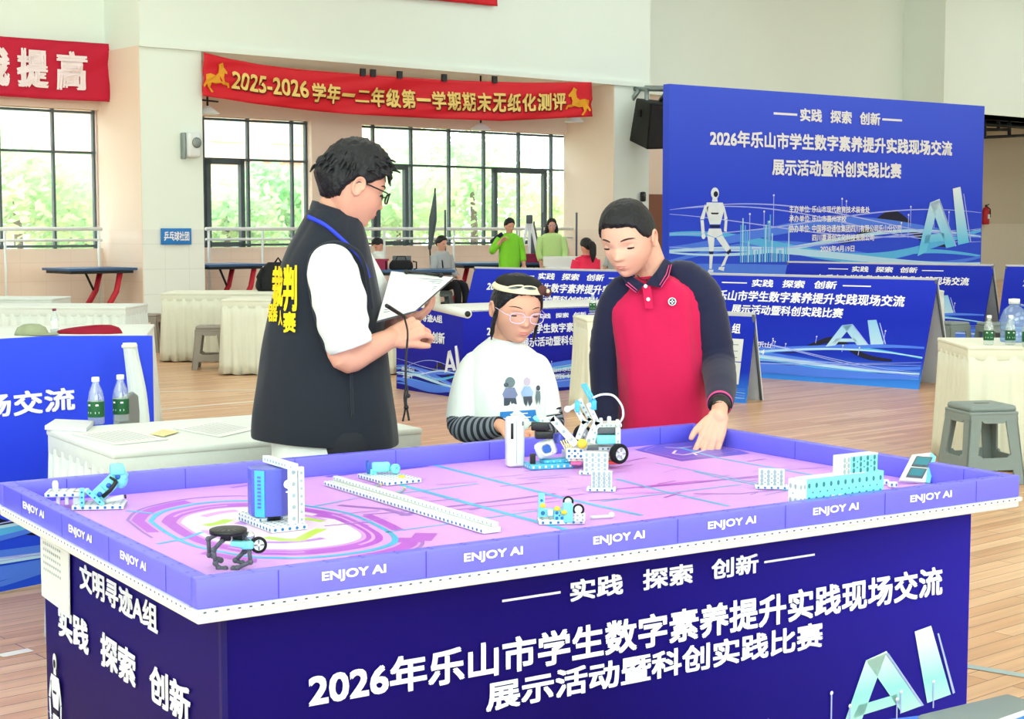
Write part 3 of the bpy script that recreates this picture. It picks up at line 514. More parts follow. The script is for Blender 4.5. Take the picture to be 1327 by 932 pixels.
# stage backdrop
BL_, BR_ = PD(866, 300, 24), PD(1272, 300, 28.35); BL_.z = 0; BR_.z = 0
bd = (BR_ - BL_); BW = bd.length; bd.normalize(); pl = Plane(BL_, bd, (0, 0, 1)); bh = pl.pix(866, 108.5)[1]
t = thing('stage_backdrop', 'huge blue printed stage backdrop with white title and walking robot', 'backdrop', BL_); base = BL_; f0 = pl.f(base)
b = MB(); b.prism([f0(0, 0), f0(BW, 0), f0(BW, bh), f0(0, bh)], -pl.n * .14); b.build('panel', 'blue_backdrop', t)
c3 = lambda x, y: (860 + x / 2.8415, 90 + y / 2.8415)
def cb(p, xL, tL, bL, xR, tR, bR): a = c3(xL, tL); c = c3(xL, bL); d = c3(xR, tR); e = c3(xR, bR); return p.bb(a[0], a[1], c[1], d[0], d[1], e[1])
b = MB(); fo = pl.f(base, .012)
spaced(b, MOTTO, *cb(pl, 500, 146, 194, 797, 157, 204), fo, 0, .035, .72)
for x0, y0, x1, y1 in ((403, 162, 490, 167), (803, 184, 876, 188)): a = pl.pix(*c3(x0, y0)); c = pl.pix(*c3(x1, y1)); bar(b, fo, a[0], c[0], (a[1] + c[1]) / 2, .018)
text(b, TITLE, *cb(pl, 168, 222, 280, 1060, 262, 322), fo, 0, .035); text(b, SUB, *cb(pl, 397, 328, 390, 873, 345, 402), fo, 0, .035)
for s_, x0, x1, y0, y1 in (('主办单位: 乐山市现代教育技术装备处', 460, 757, 503, 528), ('承办单位: 乐山市嘉州学校', 460, 670, 537, 562), ('协办单位: 中国移动通信集团四川有限公司乐山分公司', 460, 872, 572, 600), ('四川嘉源创文化科技有限公司', 545, 772, 606, 632), ('2026年4月19日', 575, 700, 648, 672)): text(b, s_, *cb(pl, x0, y0, y1, x1, y0, y1), fo, 0, .02)
b.build('lettering', 'print_white', t)
a = pl.pix(*c3(932, 688)); c = pl.pix(*c3(1128, 433)); ai(None, a[0], c[0], a[1], c[1], t, pl.f(base, .012), 'letter_blue')
a = pl.pix(*c3(110, 745)); c = pl.pix(*c3(262, 436)); robot(a[0], c[0], a[1], c[1], t, pl, base)
waves(0.02, BW - .02, .45, 2.0, t, pl, base, 3, city=(1.5, 2.6), beams=12)

# folding A-shaped banner boards
def aframe(label, ridge, d, Wd, Hh=1.0, half=.34, group='blue banner boards on the floor', m0='blue_board'):
    d = Vector(d).normalized(); nr = V(d.y, -d.x, 0); left = Vector(ridge) - d * Wd; left.z = 0
    t = thing('banner_board', label, 'banner board', left, 0, group); o = left + nr * half; dz = V(0, 0, Hh) - nr * half; p = Plane(o, d, dz); L = dz.length; f0 = p.f(left)
    b = MB(); b.prism([f0(0, 0), f0(Wd, 0), f0(Wd, L), f0(0, L)], -p.n * .02); b.build('front_panel', m0, t)
    o2 = left - nr * half; q = Plane(o2, d, V(0, 0, Hh) + nr * half); f2 = q.f(left); b = MB(); b.prism([f2(0, 0), f2(Wd, 0), f2(Wd, L), f2(0, L)], q.n * .015); b.build('back_panel', 'paper_grey', t)
    b = MB()
    for x in (.01, Wd - .01): b.tube([f2(x, 0) + nr * .02, f2(x, L) + nr * .02 - V(0, 0, .02)], .012, 8)
    b.build('edge_strip', 'pvc_grey', t)
    return t, p, L, left
def board_text(t, p, L, left, Wd, px=None):
    f0 = p.f(left, .004); b = MB()
    spaced(b, MOTTO, Wd * .34, Wd * .66, L * .87, L * .945, f0, 0, .03, .8); bar(b, f0, Wd * .22, Wd * .32, L * .905, .006); bar(b, f0, Wd * .68, Wd * .78, L * .905, .006)
    text(b, TITLE, Wd * .09, Wd * .905, L * .725, L * .83, f0, 0, .03); text(b, SUB, Wd * .28, Wd * .70, L * .60, L * .695, f0, 0, .03)
    text(b, '四川·乐山', Wd * .34, Wd * .46, L * .285, L * .345, f0, 0, .01); text(b, '2026·4', Wd * .355, Wd * .44, L * .22, L * .27, f0, 0, .01)
    b.build('lettering', 'print_white', t); ai(None, Wd * .66, Wd * .86, L * .33, L * .60, t, f0, 'letter_ice')
    waves(.01, Wd - .01, .02, L * .5, t, p, left, 5, beams=9)
AD = (.746, -.666, 0)
for lb, rd in (('blue banner board standing right of the red sleeved boy', (3.89, 14.46, 0)), ('blue banner board behind the head of the girl with the headband', (1.80, 16.73, 0)), ('blue banner board before the foot of the stage backdrop', (6.05, 19.9, 0)), ):
    r_ = aframe(lb, rd, AD, 3.0); board_text(*r_, 3.0)
r_ = aframe('blue banner board at the right edge, its title cut off by the frame', (6.15 + 2.24, 19.75 - 1.55, 0), (.82, -.57, 0), 2.72); board_text(*r_, 2.72)
# upright banner board on the left
d = V(.634, .773, 0); ri = V(-1.545, 6.78, 0); Wd = 3.0; left = ri - d * Wd; Hh = 1.02; t = thing('banner_board', 'bright blue upright banner board at the left edge beside the near white table', 'banner board', left, 0, 'blue banner boards on the floor')
p = Plane(left, d, (0, 0, 1)); f0 = p.f(left); b = MB(); b.prism([f0(0, 0.01), f0(Wd, 0.01), f0(Wd, Hh - .03), f0(Wd - .5, Hh - .005), f0(0, Hh)], -p.n * .03); b.build('front_panel', 'blue_bright', t)
for x in (.4, 1.5, 2.7):
    b = MB(); b.tube([f0(x, .02) - p.n * .05, f0(x, .95) - p.n * .05], .015, 8); b.tube([f0(x, .02) - p.n * .3, f0(x, .02) - p.n * .05], .015, 8); b.build('support', 'grey_metal', t)
b = MB(); f1 = p.f(left, .004); c7 = lambda x, y: (x / 4.66, 360 + y / 4.66)
for ch, xL, xR, tL, bL, tR, bR in (('场', -105, 62, 712, 850, 694, 836), ('交', 75, 255, 690, 835, 672, 820), ('流', 262, 448, 672, 812, 662, 800)):
    q = p.bb(*c7(xL, tL), c7(xL, bL)[1], *c7(xR, tR), c7(xR, bR)[1]); text(b, ch, q[0], q[1], q[2], q[3], f1, 0, .03)
for k, ch in enumerate('践现'): q = p.bb(*c7(-105, 712), c7(-105, 850)[1], *c7(62, 694), c7(62, 836)[1]); wq = q[1] - q[0]; text(b, ch, q[0] - wq * 1.08 * (2 - k), q[0] - wq * 1.08 * (2 - k) + wq, q[2], q[3], f1, 0, .03)
b.build('lettering', 'print_white', t); waves(.01, Wd - .01, .03, .42, t, p, left, 8, beams=5)
# small notice board behind the boy
d = V(.80, -.6, 0).normalized(); rr = PD(979, 412, 13.2); rr.z = 0
r_ = aframe('small blue notice board with two white sheets beside the red sleeved boy', rr, d, .8, .75, .16, 'notice boards', 'blue_board'); t, p, L, left = r_
b = MB(); f1 = p.f(left, .004); text(b, '组', .60, .68, L * .76, L * .87, f1, 0, .03); b.build('lettering', 'print_white', t)
for z0, z1 in ((.20, .44), (.45, .70)):
    b = MB(); b.prism([f1(.38, z0 * L), f1(.72, z0 * L), f1(.72, z1 * L), f1(.38, z1 * L)], p.n * .002); f2 = p.f(left, .008)
    for k in range(5): z_ = L * (z0 + .04 + .035 * k); b.poly([f2(.42, z_), f2(.68 - .05 * (k % 2), z_), f2(.68 - .05 * (k % 2), z_ + .006), f2(.42, z_ + .006)], 1)
    b.poly([f2(.45, L * (z0 + .05)), f2(.56, L * (z0 + .05)), f2(.56, L * (z0 + .14)), f2(.45, L * (z0 + .14))], 2); b.build('notice_sheet', ['paper', 'paper_line', 'paper_yellow'], t)
waves(.01, .79, .01, L * .18, t, p, left, 2, beams=0, dark=False)

# ================================================================ competition table and its playing field
TA = math.radians(32.94); FL = V(-.558, 2.758, 0); TE, TN = V(math.cos(TA), math.sin(TA), 0), V(-math.sin(TA), math.cos(TA), 0)
TL, TW, ZR, ZM = 2.19, 1.285, .83, .777
def L2W(x, y, z=ZM): return FL + TE * x + TN * y + V(0, 0, z)
def mloc(u, v, z=ZM): p = PZ(u, v, z) - FL; return p.dot(TE), p.dot(TN)
def front_px(u, v, y=0.0): p = PP(u, v, FL + TN * y, TN) - FL; return p.dot(TE), p.z
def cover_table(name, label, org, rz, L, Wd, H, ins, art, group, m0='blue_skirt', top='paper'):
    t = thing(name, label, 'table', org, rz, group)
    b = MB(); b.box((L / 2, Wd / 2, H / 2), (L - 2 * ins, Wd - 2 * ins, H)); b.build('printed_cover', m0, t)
    b = MB(); b.box((L / 2, Wd / 2, H - .006), (L, Wd, .018), bev=.004); b.build('tabletop', top, t)
    return t
I_ = .082
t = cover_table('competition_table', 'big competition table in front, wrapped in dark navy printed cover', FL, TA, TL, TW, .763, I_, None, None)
ff = lambda x, z: V(x, I_ - .003, z)
b = MB()
spaced(b, MOTTO, .862, 1.392, .662, .708, ff, 0, .03, .72); bar(b, ff, .692, .838, .686, .0025); bar(b, ff, 1.408, 1.566, .684, .0025)
text(b, TITLE, .252, 2.004, .532, .607, ff, 0, .03); text(b, SUB, .652, 1.596, .459, .521, ff, 0, .03)
text(b, '四川·乐山', .95, 1.2, .17, .205, ff, 0, .01); text(b, '2026·4', .98, 1.16, .12, .15, ff, 0, .01); b.build('lettering', 'print_paper', t)
ai(None, 1.655, 2.045, .225, .458, t, ff)
class LocPl(Plane):
    def f(s, base, off=0.0): return lambda x, z: s.o + s.dx * x + s.dz * z + s.n * off
pf = LocPl(V(I_, I_, 0), V(1, 0, 0), V(0, 0, 1)); waves(.01, TL - 2 * I_ - .01, .02, .34, t, pf, None, 6, beams=16)
pL = LocPl(V(I_, TW - I_, 0), V(0, -1, 0), V(0, 0, 1)); fl_ = pL.f(None, .003); o_ = TW - I_
b = MB(); text(b, '文明寻迹A组', o_ - .915, o_ - .415, .628, .69, fl_, 0, .03); spaced(b, MOTTO, o_ - 1.085, o_ - .24, .482, .56, fl_, 0, .03, .72); b.build('lettering', 'print_paper', t)
robot(.01, .16, .12, .43, t, pL, None); waves(.01, TW - 2 * I_ - .01, .02, .33, t, pL, None, 4, beams=12); ai(None, .75, 1.02, .08, .33, t, fl_)
b = MB(); b.box((I_ - .002, I_ - .002, .38), (.012, .012, .75)); b.build('corner_seam', 'print_navy', t)
# paper taped on the left end
p0 = [(1.200, .735), (.972, .735), (.985, .548), (1.212, .552)]
t2 = thing('taped_sheet', 'white sheet with grey dot grid taped under the left border rail', 'sheet', L2W(I_, 1.09, .55), TA)
b = MB(); b.prism([V(-.006, y - 1.09, z - .55) for y, z in [(1.2, .762), (.975, .762), (.985, .55), (1.2, .556)]], (-.003, 0, 0)); b.dots((-.0092, .09, .07), (0, -.016, 0), (0, 0, .016), 9, 8, .004, 1); b.build('sheet', ['paper', 'dot_grey'], t2)
# playing field: border rails, perforated strip, board
t = thing('playing_field', 'purple bordered robotics playing field lying on the competition table', 'playing field', L2W(0, 0, .763), TA)
R0 = .763; TH = .032
def rail(nm, x0, y0, ln, axis, seams, words, flip):
    def P_(a, d, z): return V(x0 + a, y0 + d, z - R0) if axis == 'x' else V(x0 + d, y0 + a, z - R0)
    b = MB(); lo = P_(0, 0, .775); hi = P_(ln, TH if not flip else -TH, ZR); c = (lo + hi) / 2; d = hi - lo; b.box(c, (abs(d.x), abs(d.y), abs(d.z)), bev=.003)
    sg = -1 if flip else 1
    for s_ in seams:
        b.poly([P_(s_ - .0012, -.0006 * sg, .777), P_(s_ + .0012, -.0006 * sg, .777), P_(s_ + .0012, -.0006 * sg, ZR - .001), P_(s_ - .0012, -.0006 * sg, ZR - .001)], 1)
        b.poly([P_(s_ - .0012, (TH + .0006) * sg, .777), P_(s_ + .0012, (TH + .0006) * sg, .777), P_(s_ + .0012, (TH + .0006) * sg, ZR - .001), P_(s_ - .0012, (TH + .0006) * sg, ZR - .001)], 1)
    n_ = int(ln / .075)
    for i in range(n_):
        for dd in (.009, .023): o = P_(.035 + i * .075, dd * sg, ZR + .0006); b.poly([o + V(.0035 * math.cos(q), .0035 * math.sin(q), 0) for q in np.linspace(0, 2 * PI, 8, endpoint=False)], 2)
    o = b.build('border_rail', ['rim_purple', 'rim_seam', 'rim_hole'], t)
    if words:
        b = MB()
        for a, c_ in words: text(b, 'ENJOY AI', a, c_, .793, .815, (lambda x, z: P_(x, -.0012, z)) if axis == 'x' else (lambda x, z: P_(-x, -.0012, z)), 0, .035)
        b.build('lettering', 'print_white', o)
    b = MB(); lo = P_(-.004, -.005 * sg, .765); hi = P_(ln + .004, TH * sg, .775); c = (lo + hi) / 2; d = hi - lo; b.box(c, (abs(d.x), abs(d.y), abs(d.z)))
    for i in range(int(ln / .022)):
        o = P_(.012 + i * .022, -.0056 * sg, .77); u_ = V(1, 0, 0) if axis == 'x' else V(0, 1, 0); b.poly([o + u_ * (.004 * math.cos(q)) + V(0, 0, .0022 * math.sin(q)) for q in np.linspace(0, 2 * PI, 6, endpoint=False)], 1)
    b.build('perforated_strip', ['strip_white', 'hole_dark'], t)
rail('f', 0, 0, TL, 'x', (.157, .467, .778, 1.088, 1.398, 1.713, 2.029), ((.244, .379), (.552, .690), (.864, .998), (1.171, 1.309), (1.481, 1.625), (1.796, 1.94)), False)
rail('b', 0, TW, TL, 'x', (.157, .467, .778, 1.088, 1.398, 1.713, 2.029), None, True)
rail('l', 0, TH, TW - 2 * TH, 'y', (.12, .44, .75, 1.06), tuple((-a + TH, -c + TH) for a, c in ((1.075, .91), (.73, .576), (.4, .254))), False)
rail('r', TL, TH, TW - 2 * TH, 'y', (.12, .44, .75, 1.06), None, True)
b = MB(); b.box((TL / 2, TW / 2, .0095), (TL - 2 * TH, TW - 2 * TH, .005)); b.build('base_board', 'strip_white', t)
# printed mat
t = thing('playing_mat', 'lilac pink printed mat with track ring inside the purple border', 'mat', L2W(0, 0, .7755), TA)
b = MB(); b.box((TL / 2, TW / 2, .0007), (TL - 2 * TH - .002, TW - 2 * TH - .002, .0012)); b.build('mat_sheet', 'mat_pink', t)
KC = [0]
def g(u, v, k): x, y = mloc(u, v); x = min(max(x, TH + .004), TL - TH - .004); y = min(max(y, TH + .004), TW - TH - .004); return V(x, y, .0014 + k * .0001 + KC[0] * .0000012)
mp = MB()
def mline(pts, wd, mi, k):
    KC[0] += 1; P = [g(u, v, k) for u, v in pts]
    for a, c in zip(P, P[1:]):
        KC[0] += 1; a = a + V(0, 0, KC[0] * .0000006); c = c + V(0, 0, KC[0] * .0000006)
        if (c - a).length < 1e-4: continue
        n_ = (c - a).cross(V(0, 0, 1)).normalized() * wd / 2; e_ = (c - a).normalized() * wd * .15; mp.poly([a - n_ - e_, c - n_ + e_, c + n_ + e_, a + n_ - e_], mi)
RING = [(199, 676), (206, 668), (223, 661), (263, 653), (311, 650), (359, 652), (404, 657.5), (452, 667), (496, 687), (508, 699), (496, 707.6), (460, 715.6), (404, 721.5), (361, 722), (319, 719.6), (255, 707), (222, 692), (199, 676)]
RL = [g(u, v, 0) for u, v in RING]; rc = sum(RL[:-1], V(0, 0, 0)) / (len(RL) - 1)
RS, _ = catmull(RL, [0] * len(RL), 6)
def ringband(s0, s1, mi, k, rng=None):
    n_ = len(RS) - 1
    for i in range(n_):
        if rng and not any(a <= i / n_ < c for a, c in rng): continue
        q = [rc + (RS[i] - rc) * s0, rc + (RS[i + 1] - rc) * s0, rc + (RS[i + 1] - rc) * s1, rc + (RS[i] - rc) * s1]
        mp.poly([V(min(max(p_.x, TH + .003), TL - TH), min(max(p_.y, TH + .003), TW - TH), .0015 + k * .00012) for p_ in q], mi)
ringband(1.08, 1.2, 2, 1, ((0, .16), (.42, .47), (.52, .66), (.8, .86), (.95, 1))); ringband(1.22, 1.25, 3, 1, ((.0, .3), (.5, .62), (.93, 1))); ringband(1.0, 1.05, 4, 3); ringband(.8, .93, 2, 2); ringband(.84, .87, 0, 3, ((.05, .2), (.4, .6), (.7, .85))); ringband(0, .76, 1, 2)
ringband(.2, .3, 7, 3, ((.05, .4),)); ringband(.5, .56, 7, 3, ((.6, .8),)); ringband(.6, .68, 0, 3, ((.1, .2), (.3, .42), (.85, .95)))
mline([(345, 697), (368, 700), (388, 700), (402, 692), (416, 686)], .028, 5, 5); mline([(268, 681), (285, 678), (296, 674)], .03, 5, 5); mline([(395, 672), (418, 676)], .02, 5, 5)
for pts, wd, mi in (([(560, 602), (575.5, 606), (723, 644), (831, 668)], .016, 4), ([(505, 624), (531.7, 631.8), (620, 656), (735, 687)], .018, 4), ([(880, 580), (932, 594), (1043, 614), (1100, 624)], .012, 4), ([(800, 621), (860, 637), (944, 656)], .012, 4), ([(900, 611), (936, 620), (1035, 639)], .01, 4),
        ([(404, 657), (460, 646), (540, 637), (620, 627)], .008, 4), ([(500, 690), (560, 682), (640, 670), (740, 656)], .008, 4), ([(165, 662), (199, 666)], .012, 4), ([(205, 705), (240, 698), (262, 690)], .012, 4), ([(780, 650), (860, 640), (960, 628)], .008, 4), ([(850, 600), (960, 622), (1000, 630)], .006, 4),
        ([(520, 668), (571, 658), (640, 650), (719, 640)], .016, 3), ([(560, 664), (640, 656), (700, 650)], .01, 2), ([(700, 648), (800, 634), (900, 624), (1000, 618)], .01, 2), ([(830, 632), (900, 626), (990, 616)], .014, 3), ([(520, 700), (545, 700), (552, 692)], .05, 2), ([(440, 655), (500, 660), (530, 668)], .02, 3), ([(410, 668), (440, 672), (470, 682)], .03, 2), ([(900, 640), (960, 640), (1010, 634)], .008, 3)):
    mline(pts, wd, mi, 4 if mi == 4 else 3)
mp.poly([g(u, v, 3) for u, v in [(822, 583), (846, 575.5), (900, 571), (960, 584), (972, 588), (883, 598)]], 6)
mline([(862, 580), (880, 581), (896, 579)], .008, 1, 5); mline([(876, 584), (872, 588), (886, 590), (902, 587), (915, 583)], .008, 1, 5); mline([(898, 587), (903, 590)], .008, 1, 5); mline([(835, 584), (850, 578), (905, 574), (955, 585), (882, 595), (835, 584)], .004, 7, 5)
mline([(425, 618), (470, 611)], .02, 6, 3); mline([(505, 610), (552, 604)], .02, 6, 3); mline([(300, 632), (330, 628)], .012, 3, 3)
rnd = random.Random(4)
for k in range(46):   # streaky print
    u = rnd.uniform(420, 1100); v = 690 - (u - 420) * .075 - rnd.uniform(5, 62); mline([(u, v), (u + rnd.uniform(15, 60), v - rnd.uniform(2, 7))], rnd.uniform(.003, .01), rnd.choice((7, 7, 3)), 2)
mp.build('printed_track', ['mat_pink', 'mat_white', 'mat_magenta', 'mat_plum', 'mat_cyan', 'mat_lime', 'mat_indigo', 'mat_lilac'], t)

# second competition table, further back
FB = V(-.42, 13.45, 0); TB = math.radians(36.8)
t = cover_table('competition_table', 'second competition table with white top behind the girl, blue printed cover', FB - V(math.cos(TB), math.sin(TB), 0) * 0, TB, 2.15, 1.05, .75, .0, None, None, 'blue_table', 'paper')
pf = LocPl(V(0, 0, 0), V(1, 0, 0), V(0, 0, 1)); f2 = pf.f(None, .005); b = MB()
spaced(b, MOTTO, .80, 1.36, .655, .70, f2, 0, .03, .72); bar(b, f2, .62, .78, .68, .003); bar(b, f2, 1.38, 1.55, .68, .003); text(b, TITLE, .25, 2.0, .525, .61, f2, 0, .03); text(b, SUB, .62, 1.6, .41, .495, f2, 0, .03); text(b, '四川·乐山', .95, 1.2, .17, .21, f2, 0, .01); text(b, '2026·4', .98, 1.16, .11, .15, f2, 0, .01)
pL = LocPl(V(0, 1.05, 0), V(0, -1, 0), V(0, 0, 1)); f3 = pL.f(None, .005); text(b, '文明寻迹A组', .25, .75, .63, .70, f3, 0, .03); spaced(b, MOTTO, .02, .79, .45, .55, f3, 0, .03, .72); text(b, '四川·乐山', .1, .3, .17, .21, f3, 0, .01); text(b, '2026·4', .12, .27, .11, .15, f3, 0, .01)
b.build('lettering', 'print_paper', t); waves(.01, 2.1, .01, .36, t, pf, None, 6, beams=10); waves(.01, 1.03, .01, .34, t, pL, None, 4, beams=4); ai(None, .78, 1.02, .20, .45, t, f3, 'print_paper'); ai(None, 1.65, 2.05, .22, .45, t, f2, 'print_paper')
# rolled poster on its top
t = thing('rolled_poster', 'white rolled poster tube lying on the second competition table', 'rolled poster', PZ(583, 404, .762)); a = PZ(563, 398, .78) - Vector(t.location); c = PZ(606, 407, .78) - Vector(t.location)
b = MB(); b.tube([a, c], [.032, .035], 20); b.build('paper_roll', 'paper', t); b = MB(); dd = (c - a).normalized(); b.tube([c + dd * .001, c + dd * .002], .024, 16); b.build('hollow_end', 'pvc_black', t)
# ================================================================ white-skirted tables
def skirt_table(name, label, org, rz, L, Wd, H, m0='cloth_white', group='white skirted tables', seed=0, pleat=.085, lines=False):
    t = thing(name, label, 'table', org, rz, group)
    b = MB(); b.box((L / 2, Wd / 2, H - .012), (L + .02, Wd + .02, .024), bev=.008); b.box((L / 2, Wd / 2, H - .05), (L + .012, Wd + .012, .07), bev=.006); b.build('tablecloth', m0, t)
    rnd = random.Random(seed); per = [(0, 0), (L, 0), (L, Wd), (0, Wd)]; pts = []
    for i in range(4):
        a, c = per[i], per[(i + 1) % 4]; ln = math.hypot(c[0] - a[0], c[1] - a[1]); n_ = max(8, int(ln / .012)); nx, ny = (c[1] - a[1]) / ln, -(c[0] - a[0]) / ln
        for j in range(n_): q = j / n_; pts.append((a[0] + (c[0] - a[0]) * q, a[1] + (c[1] - a[1]) * q, nx, ny, ln * q + i * 3.1))
    k = len(pts); rows = 7; vs = []
    for r in range(rows):
        z = (H - .075) * (1 - r / (rows - 1)) + .012; am = .004 + .016 * (r / (rows - 1)); out = .004 + .03 * (r / (rows - 1))
        for x, y, nx, ny, s_ in pts:
            w_ = am * (math.sin(2 * PI * s_ / pleat + .7 * math.sin(s_ * 9 + seed)) + .35 * math.sin(2 * PI * s_ / pleat * 2.3 + z * 2)) + out; vs.append((x + nx * w_, y + ny * w_, z + (.006 * math.sin(s_ * 30) if r == rows - 1 else 0)))
    b = MB(); b.add(vs, [(r * k + j, r * k + (j + 1) % k, (r + 1) * k + (j + 1) % k, (r + 1) * k + j) for r in range(rows - 1) for j in range(k)], 0, True)
    o = b.build('skirt', m0, t); sm_ = o.modifiers.new('solid', 'SOLIDIFY'); sm_.thickness = .003
    return t
NC = V(-1.25, 4.93, 0)
skirt_table('skirted_table', 'near white skirted table behind the referee with bottles and papers', NC, TA, 1.10, .68, .75, seed=1)
skirt_table('skirted_table', 'white skirted table behind the bright blue board, cap and red cloth on it', V(-3.90, 10.14, 0), math.radians(10), 1.50, 1.2, .75, seed=2)
skirt_table('skirted_table', 'long low white skirted table before the peach wall at the left', V(-6.2, 14.25, 0), math.radians(-3), 2.75, .7, .75, seed=3)
skirt_table('skirted_table', 'farthest left white skirted table under the leftmost window', V(-7.6, 15.9, 0), math.radians(-2), 3.0, .6, .75, seed=4)
skirt_table('skirted_table', 'white skirted table in front of the white pillar, farther of the pair', V(-3.80, 17.15, 0), math.radians(2), 3.0, .8, .75, 'cloth_cream', seed=5, pleat=.11)
skirt_table('skirted_table', 'white skirted table beside the taupe stool, nearer of the pair', V(-2.86, 15.6, 0), math.radians(2), 1.8, .75, .75, 'cloth_cream', seed=6, pleat=.11)
skirt_table('skirted_table', 'white skirted table at the right edge carrying green labelled bottles', V(2.72, 9.40, 0), math.radians(-2), 1.6, .75, .75, 'cloth_cream', seed=7, pleat=.12)
skirt_table('skirted_table', 'white skirted table whose end shows left of the boy', V(.585, 12.2, 0), math.radians(8), .85, .6, .75, 'cloth_cream', seed=8, pleat=.11)
skirt_table('skirted_table', 'small white skirted table half hidden behind the right banner board', V(4.25, 17.9, 0), math.radians(-4), .62, .5, .75, seed=9)
# ================================================================ stools
def stool(label, loc, rz, m0='stool_grey', group='plastic stools', H=.45):
    t = thing('plastic_stool', label, 'stool', loc, rz, group); a, c = .145, .185
    b = MB(); b.box((0, 0, H - .02), (2 * a, 2 * a, .04), bev=.018)
    b.box((0, 0, H - .045), (2 * a + .012, 2 * a + .012, .02), bev=.006); b.build('seat', m0, t)
    b = MB(); b.box((0, 0, H + .0005), (.09, .018, .002), bev=.0008); b.build('hand_slot', 'pvc_black', t)
    for sx in (-1, 1):
        for sy in (-1, 1):
            top = V(sx * a, sy * a, H - .04); bot = V(sx * c, sy * c, 0); m1, m2 = .078, .062; b = MB()
            b.prism([top, top - V(sx * m1, 0, 0), bot - V(sx * m2, 0, 0), bot], (0, -sy * .014, 0)); b.prism([top, top - V(0, sy * m1, 0), bot - V(0, sy * m2, 0), bot], (-sx * .014, 0, 0)); b.build('leg', m0, t, bevel=.004)
    for k in range(4):
        R = Matrix.Rotation(k * PI / 2, 3, 'Z'); q = lambda x, z: R @ V(x, -(a + (c - a) * (H - z) / H) , z)
        b = MB(); b.prism([q(-a * .98, H - .04), q(a * .98, H - .04), q(a * 1.0, H - .085), q(.075, H - .085), q(.06, H - .10), q(-.06, H - .10), q(-.075, H - .085), q(-a * 1.0, H - .085)], R @ V(0, .012, 0)); b.build('apron', m0, t); b = MB(); b.prism([q(-.16, .17), q(-.09, .17), q(-.075, .155), q(.075, .155), q(.09, .17), q(.16, .17), q(.165, .10), q(.11, .085), q(-.11, .085), q(-.165, .10)], R @ V(0, .012, 0)); b.build('stretcher', m0, t)
    return t
stool('grey plastic stool before the right white table, largest in view', (2.695, 9.03, 0), math.radians(12))
stool('taupe plastic stool tucked between the two cream skirted tables', (-3.12, 16.35, 0), math.radians(6), 'stool_taupe')
stool('small taupe stool at the foot of the first white pillar', (-4.30, 18.6, 0), math.radians(0), 'stool_taupe')
stool('grey plastic stool behind the bottles, left of the far pair', (4.72, 17.0, 0), math.radians(30))
stool('grey plastic stool behind the bottles, right of the far pair', (5.15, 16.85, 0), math.radians(8))
st = stool('grey plastic stool in the front right corner with a blue leaflet', (1.03, 3.16, 0), TA)
t = thing('leaflet', 'blue and white leaflet lying on the front right stool', 'leaflet', Vector(st.location) + TE * .06 - TN * .05 + V(0, 0, .4525), TA + .12)
b = MB(); b.box((0, 0, .002), (.2, .14, .004)); b.build('cover', 'paper', t); b = MB(); b.box((0, -.008, .0045), (.18, .11, .001)); b.build('picture', 'sign_blue', t); b = MB(); b.box((-.04, 0, .0055), (.004, .1, .0006)); b.box((.02, -.03, .0055), (.1, .004, .0006)); b.build('print_line', 'paper', t)
# grey chair and cloth roll by the left banner board
t = thing('plastic_chair', 'grey plastic chair seen edge on behind the near bottles', 'chair', (-1.26, 6.12, 0), math.radians(93)); b = MB(); b.box((0, 0, .43), (.42, .42, .03), bev=.012); b.build('seat', 'stool_grey', t)
b = MB(); b.prism([V(x, .2 + .03 * math.sin(z * 3), z) for x, z in [(-.2, .45), (.2, .45), (.21, .72), (.17, .79), (.08, .81), (-.08, .81), (-.17, .79), (-.21, .72)]], (0, .025, 0)); b.build('backrest', 'stool_grey', t, bevel=.01)
for sx in (-1, 1):
    for sy in (-1, 1): b = MB(); b.tube([(sx * .17, sy * .17, .42), (sx * .21, sy * .22, 0)], [.024, .017], 10); b.build('leg', 'stool_grey', t)
t = thing('gathered_cloth', 'narrow white gathered cloth standing against the bright blue board', 'cloth', (-1.565, 6.57, 0)); b = MB()
b.loft([((u - 175) * .0032, (1.0 - z) * -.05, z, w_ * .0032, .02) for u, w_, z in ((186, 15, 0), (184, 14, .3), (181, 13, .55), (177, 12, .74), (173, 10.5, .84), (169, 9, .92), (167, 8.5, .965), (166.5, 8, .975))], 60, 5, 0, .0, flute=.003, nf=14); b.build('cloth', 'cloth_white', t)
b = MB(); b.box((-.027, -.004, .962), (.058, .046, .014), bev=.004); b.build('gathered_top', 'cloth_cream', t)

# ================================================================ bottles, papers and small goods on the tables
def bottle(label, loc, s=1.0, lab='label_green', cap='pvc_white', group='small water bottles', rz=0):
    t = thing('water_bottle', label, 'bottle', loc, rz, group); h = .17 * s; r = .029 * s
    b = MB(); b.lathe([(0, .003), (r * .8, 0), (r, .006), (r, h * .5), (r * .96, h * .55), (r * .8, h * .7), (r * .45, h * .84), (r * .40, h * .9), (r * .4, h * .93)], n=24); b.build('body', 'bottle_clear', t)
    b = MB(); b.lathe([(r * 1.015, h * .16), (r * 1.02, h * .17), (r * 1.02, h * .48), (r * 1.015, h * .49)], n=24)
    for a in (-2.2, -1.2):
        for z_, q in ((.24, 1.0), (.40, .7)): b.add([(r * 1.03 * math.cos(a + da * q), r * 1.03 * math.sin(a + da * q), h * z_ + dz * h) for da, dz in ((-.25, 0), (.25, 0), (.25, .035), (-.25, .035))], [(0, 1, 2, 3)], 1)
    b.build('label', [lab, 'label_white'], t)
    b = MB(); b.lathe([(r * .46, h * .9), (r * .48, h * .905), (r * .48, h * .99), (r * .42, h), (0, h)], n=20); b.build('cap', cap, t); return t
ZT = .751
